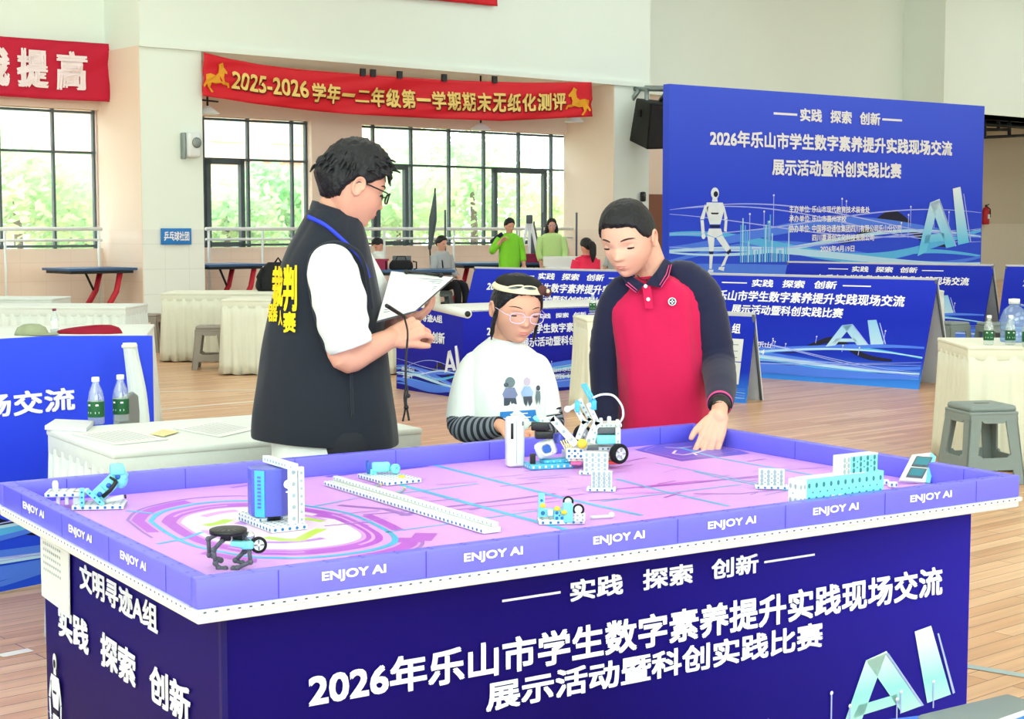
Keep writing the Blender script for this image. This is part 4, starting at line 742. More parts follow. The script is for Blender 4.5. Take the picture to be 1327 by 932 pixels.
bottle('green labelled water bottle on the near white table, left of two', PZ(125, 550, ZT)); bottle('green labelled water bottle on the near white table, right of two', PZ(157, 546, ZT))
bottle('clear water bottle with plum cap behind the bright blue board', PZ(71, 431, ZT), .95, 'label_white', 'cap_plum')
bottle('green labelled water bottle on the right table, leftmost', PZ(1281, 447, ZT), 1.05); bottle('green labelled water bottle on the right table, second from left', PZ(1309, 447, ZT), 1.05); bottle('green labelled water bottle on the right table, at the frame edge', PZ(1331, 449, ZT), 1.05)
bottle('water bottle with green label standing on cream table left of the boy', PZ(768, 406, ZT), 1.0)
t = thing('water_jug', 'large clear bluish water jug behind the bottles on the right table', 'jug', PZ(1313, 443, ZT)); b = MB(); b.lathe([(0, 0), (.075, 0), (.08, .01), (.08, .06), (.074, .07), (.08, .08), (.08, .15), (.06, .2), (.03, .225), (.03, .235)], n=28); b.build('body', 'jug_blue', t); b = MB(); b.lathe([(.033, .235), (.034, .265), (0, .268)], n=20); b.build('cap', 'pvc_white', t); b = MB(); b.tube([(.03, 0, .23), (.085, 0, .22), (.09, 0, .16), (.07, 0, .13)], .008, 8); b.build('handle', 'jug_blue', t)
def flat(name, label, cat, px, z, mats, th=.003, group=None, lines=0):
    P = [PZ(u, v, z) for u, v in px]; c = sum(P, V(0, 0, 0)) / len(P); t = thing(name, label, cat, c, 0, group); q = [p_ - c for p_ in P]
    b = MB(); b.prism(q, (0, 0, th)); 
    for i in range(lines):
        a = (i + 1.2) / (lines + 1.6); l0 = q[0].lerp(q[3], a).lerp(q[1].lerp(q[2], a), .12); l1 = q[0].lerp(q[3], a).lerp(q[1].lerp(q[2], a), .86); d_ = (q[3] - q[0]) * .012; up = V(0, 0, th + .0006); b.poly([l0 + up, l1 + up, l1 + d_ + up, l0 + d_ + up], 1)
    b.build(name + '_sheet' if th < .01 else 'cover', mats, t); return t, q
t, q = flat('notebook', 'grey notebook lying at the left end of the near white table', 'notebook', [(58, 557), (72, 548), (122, 550), (112, 560)], ZT, 'paper_grey', .014); b = MB(); b.prism([p_ * .97 + V(0, 0, .003) for p_ in q], (0, 0, .008)); b.build('pages', 'paper', t)
flat('score_sheet', 'white score sheet beside the bottles on the near white table', 'sheet', [(92, 563), (150, 577), (218, 570), (160, 556)], ZT + .0005, ['paper', 'paper_line'], .002, 'papers on the near white table', 9)
flat('score_sheet', 'white score sheet nearest the referee on the near white table', 'sheet', [(225, 556), (285, 567), (335, 556), (280, 546)], ZT + .0005, ['paper', 'paper_line'], .002, 'papers on the near white table', 9)
flat('certificate_card', 'pale yellow card overlapping the score sheet on the near table', 'card', [(195, 563), (212, 566), (232, 560), (212, 557)], ZT + .003, ['paper_yellow', 'paper_line'], .002, None, 3)
t = thing('sun_cap', 'olive green cap lying on the white table behind the blue board', 'cap', PZ(41, 434, ZT)); b = MB(); b.lathe([(.0, .075), (.05, .07), (.09, .05), (.105, .02), (.11, 0)], n=24); b.build('crown', 'hat_olive', t); b = MB(); b.loft([(.09, -.05, .005, .10, .08), (.09, -.05, .012, .10, .08)], 32, 2); b.build('brim', 'hat_olive', t)
t = thing('folded_cloth', 'dark red cloth crumpled on the white table behind the blue board', 'cloth', PZ(118, 432, ZT)); b = MB(); b.loft([(.0, 0, 0, .22, .09), (0, 0, .02, .21, .08), (.04, 0, .04, .15, .06), (.08, 0, .055, .06, .04)], 40, 4, 0, .018, 12); b.build('cloth', 'cloth_red', t)
# ================================================================ table tennis tables and the far goods
def pp_table(label, c, rz, L, Wd, H, legs, group='blue table tennis tables'):
    t = thing('table_tennis_table', label, 'table', c, rz, group); b = MB(); b.box((0, 0, H - .02), (L, Wd, .04), bev=.006); b.build('tabletop', 'pingpong_blue', t); b = MB(); b.box((0, 0, H - .06), (L - .1, Wd - .1, .05)); b.build('apron', 'dark_metal', t)
    for x in legs:
        for s_ in (-1, 1): b = MB(); b.tube([(x, s_ * Wd * .35, H - .06), (x - .08, s_ * Wd * .36, H * .55), (x - .34, s_ * Wd * .36, .04)], .045, 10); b.build('leg', 'frame_red', t)
        b = MB(); b.tube([(x - .3, -Wd * .36, .12), (x - .3, Wd * .36, .12)], .02, 8); b.tube([(x - .25, Wd * .36, H - .1), (x - .1, Wd * .36, H * .5)], .02, 8); b.build('stretcher', 'dark_metal', t)
    return t
pA = Wl(S1a - .66, .86, 0); pp_table('blue table tennis table under the leftmost window with red legs', pA, WA, 1.15, 1.0, .83, (.35,))
pp_table('blue table tennis table just right of the first pillar', Wl(S1b + .64, .86, 0), WA, 1.1, 1.0, .86, (.4,))
pB = PZ(508, 349, .80); pB.z = 0; pp_table('blue table tennis table with red basket and black bag on it', pB, .1, 1.95, 1.1, .80, (-.6, .7))
pC = PD(650, 340, 28.5); pC.z = 0; pp_table('blue table tennis table behind the boy in green', pC, WA * .5, 1.9, 1.2, .84, (-.5, .6))
def boxy(name, label, cat, p, d, m0, part='body', extra=None, rz=0, group=None):
    t = thing(name, label, cat, p, rz, group); b = MB(); b.box((0, 0, d[2] / 2), d, bev=min(d) * .12); b.build(part, m0, t)
    if extra: e_ = MB(); e_.box(extra[0], extra[1], bev=.004); e_.build(extra[2], extra[3], t)
    return t
def tp(u, v, D, z): p = PD(u, v, D); p.z = z; return p
def basket(label, p, d):
    t = thing('storage_basket', label, 'basket', p, 0, 'plum storage baskets'); a, c = d[0] / 2, d[1] / 2; b = MB(); b.prism([V(-a, -c, 0), V(a, -c, 0), V(a, c, 0), V(-a, c, 0)], (0, 0, .01))
    for q in ([(-a, -c), (a, -c)], [(a, -c), (a, c)], [(a, c), (-a, c)], [(-a, c), (-a, -c)]): m_ = V((q[0][0] + q[1][0]) / 2, (q[0][1] + q[1][1]) / 2, d[2] / 2); b.box(m_, (abs(q[1][0] - q[0][0]) + .015, abs(q[1][1] - q[0][1]) + .015, d[2]))
    b.build('tub', 'plum_basket', t); b = MB(); b.box((0, -c - .008, d[2]), (d[0] + .05, .03, .03)); b.box((0, c + .008, d[2]), (d[0] + .05, .03, .03)); b.box((-a - .008, 0, d[2]), (.03, d[1], .03)); b.box((a + .008, 0, d[2]), (.03, d[1], .03)); b.build('rim', 'plum_basket', t)
basket('plum red basket on the table tennis table at left of the seated man', tp(487, 340, pB.y - .1, .80), (.34, .3, .15)); basket('plum red basket on the table tennis table behind the boy in green', tp(685, 336, pC.y - .1, .84), (.36, .3, .14))
boxy('white_carton', 'small white carton before the plum basket behind the referee', 'box', tp(479, 345, pB.y - .38, .80), (.18, .12, .1), 'paper', 'carton', ((0, -.061, .06), (.1, .004, .03), 'label', 'paper_grey'))
t = thing('duffel_bag', 'black duffel bag on the table tennis table beside the seated man', 'bag', tp(520, 345, pB.y - .25, .80)); b = MB(); b.loft([(0, 0, 0, .17, .10, 0, 3), (0, 0, .03, .19, .11, 0, 3), (0, 0, .1, .18, .1, 0, 3), (0, 0, .15, .14, .06, 0, 3)], 36, 4, 0, .006); b.build('body', 'bag_black', t); b = MB(); b.tube([(-.09, -.02, .13), (-.06, -.02, .21), (.06, -.02, .21), (.09, -.02, .13)], .01, 8); b.tube([(.18, 0, .13), (.24, 0, .12), (.24, 0, .02), (.19, 0, .0)], .012, 8); b.build('handle', 'bag_black', t)
t = thing('laptop_computer', 'grey laptop standing open on the table tennis table behind the black bag', 'laptop', tp(520, 340, pB.y + .2, .80)); b = MB(); b.box((0, 0, .01), (.3, .22, .018), bev=.004); b.build('base', 'grey_metal', t); b = MB(); b.box((0, .12, .11), (.3, .015, .2), rot=Matrix.Rotation(-.2, 3, 'X'), bev=.004); b.build('screen', 'pvc_grey', t)
t = thing('backpack', 'black backpack under the far table tennis table behind the clipboard', 'bag', tp(478, 372, pB.y - .2, .36)); t.location.z = 0; b = MB(); b.loft([(0, 0, 0, .25, .16, 0, 3), (0, 0, .1, .27, .18, 0, 3), (0, 0, .45, .25, .16, 0, 2.6), (0, 0, .62, .16, .1)], 36, 4, 0, .01); b.build('body', 'bag_black', t); b = MB(); b.tube([(-.1, -.15, .5), (-.12, -.22, .3), (-.1, -.17, .1)], .025, 8); b.tube([(.1, -.15, .5), (.12, -.22, .3), (.1, -.17, .1)], .025, 8); b.build('strap', 'frame_red', t)
t = thing('display_case', 'white display carton standing in front of the woman in pale green', 'box', tp(727, 346, 25.5, 0)); b = MB(); b.box((0, 0, .42), (.5, .4, .84), bev=.01); b.build('pedestal', 'frame_white_plastic', t); b = MB(); b.box((0, 0, .92), (.58, .3, .16), bev=.01); b.build('carton', 'paper', t)
t = thing('backpack', 'black backpack on the farther cream table beside the referee back', 'bag', PZ(352, 377, .752)); t.location.z = .752; b = MB(); b.loft([(0, 0, 0, .15, .10, 0, 3), (0, 0, .06, .17, .12, 0, 3), (.02, 0, .22, .15, .10, 0, 2.6), (.06, 0, .32, .09, .06)], 32, 4, 0, .02, 14); b.build('body', 'bag_black', t); b = MB(); b.tube([(-.08, -.1, .26), (-.13, -.15, .16), (-.1, -.11, .04)], .018, 8); b.tube([(.04, -.02, .31), (.08, -.02, .37), (.12, -.02, .31)], .012, 8); b.build('strap', 'bag_black', t)
# folded net poles, umbrella like pole
t = thing('folded_umbrella', 'tall folded dark umbrella leaning before the widest window', 'umbrella', tp(561, 320, 29, 0)); b = MB(); q = [PD(557, 322, 29) - Vector(t.location), PD(561, 285, 29) - Vector(t.location), PD(564, 248, 29) - Vector(t.location)]; b.limb(q, [.03, .075, .012], 10); b.build('canopy', 'dark_frame', t); b = MB(); b.tube([(0, 0, 0), q[0], q[2] + V(0, 0, .06)], .014, 8); b.build('pole', 'dark_metal', t); b = MB(); b.lathe([(.18, 0), (.18, .04), (.03, .08), (0, .08)]); b.build('base', 'dark_metal', t)
t = thing('tripod_stand', 'white tripod stand with dark head between the boy in green and the woman', 'tripod', tp(686, 330, 29.5, 0)); b0 = Vector(t.location)
for a in (-.35, .0, .35): b = MB(); b.tube([(a * .1, 0, 1.55), (a, .25 if a == 0 else -.1, 0)], [.03, .03], 8); b.build('leg', 'frame_white_plastic', t)
b = MB(); b.box((0, 0, 1.62), (.12, .1, .16), bev=.02); b.build('head', 'pvc_grey', t)
t = thing('folded_umbrella', 'short folded grey umbrella standing beside the white tripod', 'umbrella', tp(692, 330, 30.3, 0)); b = MB(); b.limb([(0, 0, .75), (0, 0, 1.1), (.0, 0, 1.5)], [.05, .1, .02], 10); b.build('canopy', 'pvc_grey', t); b = MB(); b.tube([(0, 0, 0), (0, 0, 1.58)], .015, 8); b.build('pole', 'dark_metal', t)
for u, lb in ((577, 'thin grey net post standing behind the seated man'), (703, 'thin grey net post left of the woman in pale green'), (747, 'thin grey net post right of the woman in pale green')):
    t = thing('net_post', lb, 'post', tp(u, 320, 30.2, 0), 0, 'thin posts before the windows'); b = MB(); b.tube([(0, 0, 0), (0, 0, 1.75 if u > 600 else 1.8)], .02, 8); b.build('pole', 'pvc_grey', t); b = MB(); b.lathe([(.16, 0), (.16, .03), (.02, .06), (0, .06)]); b.build('foot', 'dark_metal', t)

# ================================================================ robots and building-block models on the field
GRP = 'building block models on the playing field'
class Prop:
    """one model on the mat; q(u,v,dy) gives a local point from where the photo shows it, dy metres further back"""
    def __init__(s, name, label, cat, u, v, z=ZM + .0012, rz=0.0, group=GRP):
        s.p = PZ(u, v, z); s.k = s.p.y / FPX; s.u, s.v = u, v; s.rz = rz; s.t = thing(name, label, cat, s.p, rz, group)
    def q(s, u, v, dy=0.0): return Matrix.Rotation(-s.rz, 3, 'Z') @ V((u - s.u) * s.k, dy, (s.v - v) * s.k + dy * .155)
def slab(mb, c, d, mi=0, rz=0, bev=.002, rot=None): return mb.box(c, d, rz, mi, rot, bev)
TAm = TA
def plate(parent, name, x0, x1, y0, y1, z0, z1, m0='pvc_white', md='dot_blue', side=True, pitch=.016):
    b = MB(); b.box(((x0 + x1) / 2, (y0 + y1) / 2, (z0 + z1) / 2), (x1 - x0, y1 - y0, z1 - z0), bev=.0015); nx = max(1, int((x1 - x0) / pitch)); ny = max(1, int((y1 - y0) / pitch)); zc = (z1 - z0)
    b.dots((x0, y0, z0), ((x1 - x0) / nx, 0, 0), (0, 0, zc), nx, 1, min(.0038, zc * .33), 1); b.dots((x0, y1, z0), (0, -(y1 - y0) / ny, 0), (0, 0, zc), ny, 1, min(.0038, zc * .33), 1); b.dots((x1, y0, z0), (0, (y1 - y0) / ny, 0), (0, 0, zc), ny, 1, min(.0038, zc * .33), 1)
    b.dots((x0, y0, z1), ((x1 - x0) / nx, 0, 0), (0, (y1 - y0) / ny, 0), nx, ny, .003, 1)
    return b.build(name, [m0, md], parent)
def panel(parent, name, o, ux, uy, th, nx, ny, m0='pvc_white', md='dot_grey', r=.003, sq=False):
    """upright perforated panel: o corner, ux along, uy up, both full lengths"""
    o, ux, uy = Vector(o), Vector(ux), Vector(uy); n_ = ux.cross(uy).normalized(); b = MB(); b.prism([o, o + ux, o + ux + uy, o + uy], -n_ * th); b.dots(o, ux / nx, uy / ny, nx, ny, r, 1, .0006, False, sq)
    b.dots(o + ux / nx * .5 + uy / ny * .5, ux / nx, uy / ny, nx - 1, ny - 1, r * .55, 1); return b.build(name, [m0, md], parent, bevel=.0012)
def beam(parent, name, pts, w=.011, m0='pvc_white', md='dot_grey', dep=.010):
    """square technic beam with holes along its front"""
    b = MB()
    for a, c in zip(pts, pts[1:]):
        a, c = Vector(a), Vector(c); d = (c - a); L = d.length; d = d / L; s_ = V(0, -1, 0); up = s_.cross(d).normalized() if abs(d.y) < .95 else V(0, 0, 1); s_ = d.cross(up).normalized(); s_ = s_ if s_.y < 0 else -s_
        a2 = a - d * w * .3; c2 = c + d * w * .3; b.prism([a2 - up * w / 2, c2 - up * w / 2, c2 + up * w / 2, a2 + up * w / 2], -s_ * dep); n_ = max(1, int(L / (w * 1.25)))
        for i in range(n_): o = a + d * (L * (i + .5) / n_) + s_ * .0006; b.poly([o + d * (w * .27 * math.cos(t_)) + up * (w * .27 * math.sin(t_)) for t_ in np.linspace(0, 2 * PI, 8, endpoint=False)], 1)
    return b.build(name, [m0, md], parent)
def wheel(parent, c, r, w, ax, tyre='rubber', hub='pvc_white', name='wheel', spokes=5, hubm='chrome'):
    R = Vector(ax).normalized().to_track_quat('Z', 'Y').to_matrix(); b = MB(); b.lathe([(r * .66, -w / 2), (r * .9, -w / 2), (r, -w * .3), (r, w * .3), (r * .9, w / 2), (r * .66, w / 2), (r * .66, -w / 2)], c, 32, ax=R); o = b.build(name, tyre, parent)
    b = MB(); b.lathe([(0, -w * .35), (r * .68, -w * .35), (r * .68, w * .3), (r * .55, w * .38), (r * .5, w * .15), (r * .2, w * .15), (r * .16, w * .45), (0, w * .45)], c, 28, ax=R); b.build('hub', hub, o)
    b = MB()
    for k in range(spokes): a = 2 * PI * k / spokes; b.prism([Vector(c) + R @ V(r * q_ * math.cos(a + e_), r * q_ * math.sin(a + e_), w * .2) for q_, e_ in ((.15, -.3), (.6, -.12), (.6, .12), (.15, .3))], R @ V(0, 0, w * .22))
    b.build('spokes', hubm, o); return o

# launcher with cyan block tower at the back left corner
P = Prop('block_launcher', 'white and cyan block launcher in the back left corner of the field', 'robot model', 126, 661, rz=.12); t = P.t; q = P.q
plate(t, 'base_plate', -.060, .062, .0, .075, 0, .011); plate(t, 'deck', -.125, -.03, .015, .085, .030, .040)
b = MB(); 
for x in (-.095, -.075): slab(b, (x, .03, .02), (.009, .012, .022))
slab(b, (-.05, .03, .025), (.02, .012, .03)); b.build('deck_leg', 'pvc_white', t); b = MB(); b.lathe([(.007, .04), (.0075, .06), (.005, .066), (0, .067)], (-.103, .04, 0), 16); b.build('pin', 'pvc_white', t)
ux = V(.72, 0, .69)
for k in range(3):
    c = V(.005 + .0, .035, .036) + ux * (.03 * k); b = MB(); R = Matrix.Rotation(-.76, 3, 'Y'); slab(b, c, (.030, .045, .034), 0, rot=R, bev=.004)
    n_ = V(0, -1, 0); b.lathe([(0, 0), (.0065, 0), (.0065, .0012), (0, .0012)], c + V(0, -.0235, 0), 12, 1, ax=Matrix.Rotation(PI / 2, 3, 'X')); b.build('cyan_block', ['pvc_blue' if k == 3 else 'pvc_teal', 'pvc_darkblue'], t)
b = MB(); slab(b, V(.045, .03, .093), (.034, .05, .024), 0, .2, .006); b.ball((.054, .03, .068), (.016, .02, .022), 14); b.build('cyan_head', 'pvc_teal', t)
b = MB(); b.tube([(.012, .01, .030), (.03, .008, .045), (.046, .005, .068)], .005, 8); b.tube([(.046, .005, .068), (.03, .005, .078)], .003, 8); b.build('black_arm', 'pvc_black', t)
beam(t, 'support_beam', [(-.035, -.002, .012), (-.035, -.002, .05)], .010, 'pvc_teal', 'dot_blue'); beam(t, 'support_beam', [(-.022, -.002, .046), (.012, -.002, .014)], .010, 'pvc_teal', 'dot_blue')
b = MB(); b.tube([(.018, .02, .018), (.06, .02, .027)], .006, 10); b.tube([(.062, .02, .0275), (.066, .02, .028)], .005, 10, 1); b.build('side_pin', ['pvc_white', 'pvc_black'], t)
# violet drum under white gate
gx, gy = mloc(352, 692); t = thing('drum_gate', 'violet drum with cyan strip under a white gate in the track ring', 'robot model', L2W(gx, gy, ZM + .0012), TA, GRP)
plate(t, 'base_plate', 0.0, .088, 0, .185, 0, .012); plate(t, 'base_plate', .0, .088, .08, .185, .0125, .02)
b = MB(); c = V(.043, .105, 0); oc = [c + V(.05 * math.cos(a), .05 * math.sin(a), .024) for a in np.linspace(.2, .2 + 2 * PI, 8, endpoint=False)]; b.prism(oc, (0, 0, .108)); b.build('violet_drum', 'panel_violet', t, bevel=.003)
b = MB(); b.lathe([(.03, .012), (.03, .024), (.02, .026)], c, 20); b.build('turntable', 'pvc_black', t)
a0, a1 = oc[5], oc[4]
d_ = (oc[5] - oc[4]); nrm = d_.cross(V(0, 0, 1)).normalized(); nrm = nrm if nrm.dot(oc[4] - c) > 0 else -nrm
b = MB(); b.prism([oc[4] + d_ * .3 + nrm * .001, oc[4] + d_ * .95 + nrm * .001, oc[4] + d_ * .95 + nrm * .001 + V(0, 0, .105), oc[4] + d_ * .3 + nrm * .001 + V(0, 0, .105)], nrm * .003)
for k in range(9): o = oc[4] + d_ * .5 + nrm * .005 + V(0, 0, .02 + .0085 * k); b.poly([o, o + d_ * .25, o + d_ * .25 + V(0, 0, .005), o + V(0, 0, .005)], 1)
b.build('cyan_strip', ['pvc_blue', 'panel_violet'], t)
beam(t, 'gate_post', [(.06, .012, .012), (.06, .012, .142)], .018, 'pvc_white', 'dot_grey', .012); beam(t, 'gate_post', [(.080, .014, .012), (.080, .014, .135)], .014, 'pvc_white', 'dot_grey', .012); b = MB(); b.prism([V(.052, .0, .135), V(.066, .0, .135), V(.066, .0, .150), V(.052, .0, .150)], (0, .16, 0)); b.dots((.052, .155, .137), (0, -.0155, 0), (0, 0, .011), 10, 1, .003, 1); b.build('gate_bar', ['pvc_white', 'dot_grey'], t)
b = MB(); R = Matrix.Rotation(PI / 2, 3, 'X'); b.lathe([(.008, 0), (.010, 0), (.010, .002), (.008, .002), (.008, 0)], (.043, .006, .105), 20, ax=R); b.lathe([(0, 0), (.004, 0), (.004, .002), (0, .002)], (.043, .006, .105), 12, ax=R); b.box((.043, .005, .088), (.010, .002, .003)); b.build('ring_badge', 'print_white', t)
b = MB(); slab(b, (.075, .12, .03), (.02, .04, .03)); b.build('cyan_block', 'pvc_teal', t); b = MB(); b.box((.098, .1, .078), (.006, .05, .1), bev=.002); b.build('side_panel', 'panel_violet', t)
# dark four legged walker
P = Prop('walking_robot', 'dark four legged walking robot with round black top on the near rim', 'robot model', 300, 737, ZM + .0012); t = P.t; q = P.q
c = q(296.5, 687, .0); b = MB(); b.lathe([(0, -.005), (.035, -.005), (.037, -.004), (.037, .004), (.035, .005), (0, .005)], c, 36); 
for k in range(14): a = 2 * PI * k / 14; b.poly([c + V(r_ * math.cos(a + e_), r_ * math.sin(a + e_), .0056) for r_, e_ in ((.012, -.12), (.03, -.09), (.03, .09), (.012, .12))], 1)
b.build('round_top', ['pvc_black', 'pvc_grey'], t)
for pts, dy in (([(286, 690), (285, 694), (267, 703.5), (268, 725), (280, 731), (283, 732)], .025), ([(290, 692), (289, 699), (277, 712), (279, 730), (283, 736), (292, 737)], .0), ([(314, 690), (314, 704), (315, 719), (303, 731), (312, 734.5)], .02), ([(322, 696), (324, 708), (325.5, 727), (308, 735), (303, 735.5)], -.005)):
    b = MB(); L_ = [q(u, v, dy) for u, v in pts]
    for a, d_ in zip(L_, L_[1:]): b.tube([a, d_], [.0045, .0042], 8)
    for a in L_[1:]: b.ball(a, .0062, 10)
    b.build('leg', 'pvc_grey', t)
b = MB(); slab(b, q(293, 696, .005), (.020, .02, .014)); slab(b, q(308, 694, .01), (.02, .02, .02)); b.build('hip_block', 'pvc_black', t); b = MB(); slab(b, q(311, 701.5, -.01), (.030, .02, .011), 0, .0, .002, Matrix.Rotation(.12, 3, 'Y')); slab(b, q(322, 704, -.005), (.026, .024, .016), 0, 0, .004); b.build('cyan_body', 'pvc_teal', t)
b = MB(); b.ball(q(325, 693.5, 0), .0095, 16); b.build('knob', 'chrome', t); wheel(t, q(336, 705.5, .0), .0165, .010, (.35, -1, .1), 'rubber', 'pvc_white', 'tail_wheel', 4, 'pvc_grey')
# long white double beam
x0, y0 = mloc(418, 630); x1, y1 = mloc(628, 693); t = thing('beam_barrier', 'long white perforated beam lying across the mat', 'barrier', L2W(x1, y1, ZM + .0012), TA, GRP); L = (y0 - y1)
b = MB(); b.box((.02, L / 2, .006), (.046, L, .012), bev=.0015); b.dots((-.003, L, .001), (0, -L / 44, 0), (0, 0, .010), 44, 1, .0034, 1); b.dots((-.003, 0, .012), (.012, 0, 0), (0, L / 44, 0), 1, 44, .003, 2); b.build('lower_beam', ['pvc_white', 'dot_blue', 'dot_grey'], t)
b = MB(); b.box((.030, L / 2, .018), (.014, L, .011), bev=.0015); b.dots((.023, L, .013), (0, -L / 44, 0), (0, 0, .010), 44, 1, .003, 1); b.build('upper_beam', ['pvc_white', 'dot_grey'], t)
# small white plate with cyan camera
x0, y0 = mloc(501, 630.5); t = thing('plate_camera', 'white perforated plate carrying a small cyan camera by the back rim', 'robot model', L2W(x0, y0, ZM + .0012), TA, GRP)
plate(t, 'base_plate', 0, .105, 0, .165, 0, .011); b = MB(); slab(b, (.05, .125, .03), (.05, .026, .026), 0, -.4, .006); slab(b, (.03, .135, .016), (.02, .02, .02), 0, 0, .003); b.build('camera_body', 'pvc_teal', t)
R = Matrix.Rotation(PI / 2, 3, 'X') ; b = MB(); b.lathe([(.005, 0), (.013, 0), (.014, .012), (.006, .014), (.005, 0)], (.078, .105, .026), 20, ax=Matrix.Rotation(.3, 3, 'Z') @ R); b.lathe([(0, .002), (.005, .002), (0, .003)], (.078, .105, .026), 16, 1, ax=Matrix.Rotation(.3, 3, 'Z') @ R); b.build('camera_lens', ['pvc_teal', 'pvc_darkblue'], t); b = MB(); slab(b, (.02, .142, .03), (.008, .03, .032), 0, -.4, .002); b.build('dark_clip', 'pvc_darkblue', t)
b = MB(); b.lathe([(.009, .011), (.009, .014), (.004, .0165), (0, .0165)], (.07, .045, 0), 16); b.build('yellow_stud', 'pvc_yellow', t)
# white battery box standing
P = Prop('battery_box', 'tall white battery box standing upright on the mat', 'battery box', 670, 606, rz=.25); t = P.t; b = MB(); b.box((0, .025, .071), (.050, .040, .142), bev=.008); b.build('case', 'pvc_white', t); b = MB(); b.box((-.013, .0045, .103), (.008, .0015, .045), bev=.0006); b.build('slot', 'pvc_black', t)
b = MB(); b.box((.018, .0045, .124), (.004, .0015, .012)); b.build('indicator', 'pvc_grey', t); b = MB(); b.box((0, .0045, .075), (.0015, .0012, .13)); b.build('seam', 'dot_grey', t)
# cyan base with white lens box
P = Prop('lens_unit', 'cyan studded base with tilted white lens box in front of the robot car', 'robot model', 716, 608, rz=.3); t = P.t; plate(t, 'base_plate', -.065, .062, 0, .07, 0, .014, 'pvc_blue', 'pvc_white'); plate(t, 'top_plate', -.02, .055, .012, .06, .0145, .024, 'pvc_blue', 'pvc_teal')
R = Matrix.Rotation(-.5, 3, 'Z') @ Matrix.Rotation(-.35, 3, 'Y'); b = MB(); slab(b, V(-.01, .03, .054), (.056, .045, .046), 0, 0, .010, R); b.build('lens_box', 'pvc_white', t); nf = R @ V(1, -.0, 0); c = V(-.01, .03, .054) + R @ V(.0, -.0235, 0)
b = MB(); Rn = (R @ V(0, -1, 0)).to_track_quat('Z', 'Y').to_matrix(); b.lathe([(.015, 0), (.021, 0), (.021, .006), (.015, .006), (.015, 0)], c + R @ V(.008, 0, 0), 8, ax=Rn); b.build('lens_ring', 'pvc_white', t); b = MB(); b.box(c + R @ V(.008, -.001, 0), (.021, .003, .021), 0, 0, R); b.build('blue_lens', 'pvc_darkblue', t); b = MB(); slab(b, V(-.052, .02, .028), (.014, .014, .03)); b.build('dark_post', 'pvc_black', t)
# robot car
P = Prop('robot_car', 'white robot car with black wheels, gripper arm and looping white cable', 'robot', 780, 607, rz=0); t = P.t; q = P.q
wheel(t, q(802, 587, -.005), .0285, .022, (.55, -.83, 0)); wheel(t, q(757, 580, .13), .0285, .022, (.55, -.83, 0))
b = MB(); b.ball(q(742, 600, .02), .012, 12); b.build('caster', 'chrome', t)
panel(t, 'chassis_plate', q(736, 598, .0), V(.125, .02, 0), V(0, 0, .02), .10, 8, 2, 'pvc_white', 'dot_grey', .003); panel(t, 'chassis_plate', q(738, 586, .005), V(.13, .02, 0), V(0, 0, .012), .09, 9, 1, 'pvc_white', 'dot_blue', .003)
b = MB(); slab(b, q(790, 600, .012), (.06, .05, .008)); b.build('red_skid', 'pvc_red', t); b = MB(); slab(b, q(746, 600, .0), (.03, .03, .008)); b.build('pink_skid', 'pvc_pink', t)
b = MB(); slab(b, q(786, 572, .03), (.062, .06, .026), 0, .15, .004); b.build('teal_controller', 'pvc_teal', t); b = MB(); slab(b, q(788, 561, .035), (.066, .055, .016), 0, .15, .003); b.build('cable_bundle', 'pvc_grey', t); panel(t, 'top_deck', q(772, 556, .02), V(.075, .012, 0), V(0, 0, .010), .07, 6, 1, 'pvc_white', 'dot_grey', .003)
for u, v in ((779, 551), (801, 553), (790, 549)): b = MB(); a = q(u, v, .03); b.lathe([(.006, -.012), (.006, .01), (.004, .014), (0, .014)], a, 12); b.build('peg', 'pvc_white', t)
beam(t, 'side_plate', [q(801, 577, .0), q(801, 556, .0)], .014); beam(t, 'mast_beam', [q(744, 527, .02), q(757, 549, .02), q(749, 570, .02)], .014); beam(t, 'mast_beam', [q(752, 524, .05), q(765, 549, .05), q(754, 566, .05)], .012); beam(t, 'mast_beam', [q(763, 525, .01), q(774, 549, .01), q(768, 574, .01)], .014); beam(t, 'mast_beam', [q(772, 552, .02), q(760, 580, .02)], .018)
b = MB(); slab(b, q(748, 529, .03), (.012, .05, .03)); slab(b, q(768, 526, .02), (.014, .03, .026), 0, .3); b.build('cyan_spacer', 'pvc_blue', t); b = MB(); b.tube([q(733, 533, .02), q(745, 528, .02)], .0065, 10); b.ball(q(735, 532, .02), .010, 12); b.build('hinge_pin', 'pvc_white', t); b = MB(); b.tube([q(754, 500, .03), q(768, 525, .02)], .004, 8); b.tube([q(758, 499, .03), q(772, 523, .02)], .004, 8); b.build('antenna_rod', 'pvc_blue', t)
b = MB(); Rg = Matrix.Rotation(PI / 2, 3, 'X'); b.lathe([(0, -.006), (.013, -.006), (.0145, 0), (.013, .006), (0, .006)], q(754, 574, -.006), 14, ax=Rg); b.build('yellow_gear', 'pvc_yellow', t)
beam(t, 'gripper_arm', [q(716, 543, .0), q(744, 574, .0)], .020, 'pvc_white', 'dot_grey', .014); beam(t, 'gripper_arm', [q(698, 545, .0), q(716, 542, .0)], .014, 'pvc_white', 'dot_grey', .014)
for u, v, r_ in ((699, 551, .0), (704, 562, .1)): b = MB(); slab(b, q(u, v, -.004), (.050, .034, .022), 0, r_, .003); b.build('servo_motor', 'pvc_black', t)
b = MB(); slab(b, q(726, 570, .02), (.03, .03, .03), 0, .6, .004); b.build('violet_motor', 'panel_violet', t); b = MB(); b.tube([q(691, 539, 0), q(697, 546, 0)], .006, 8); b.build('cyan_tip', 'pvc_teal', t)
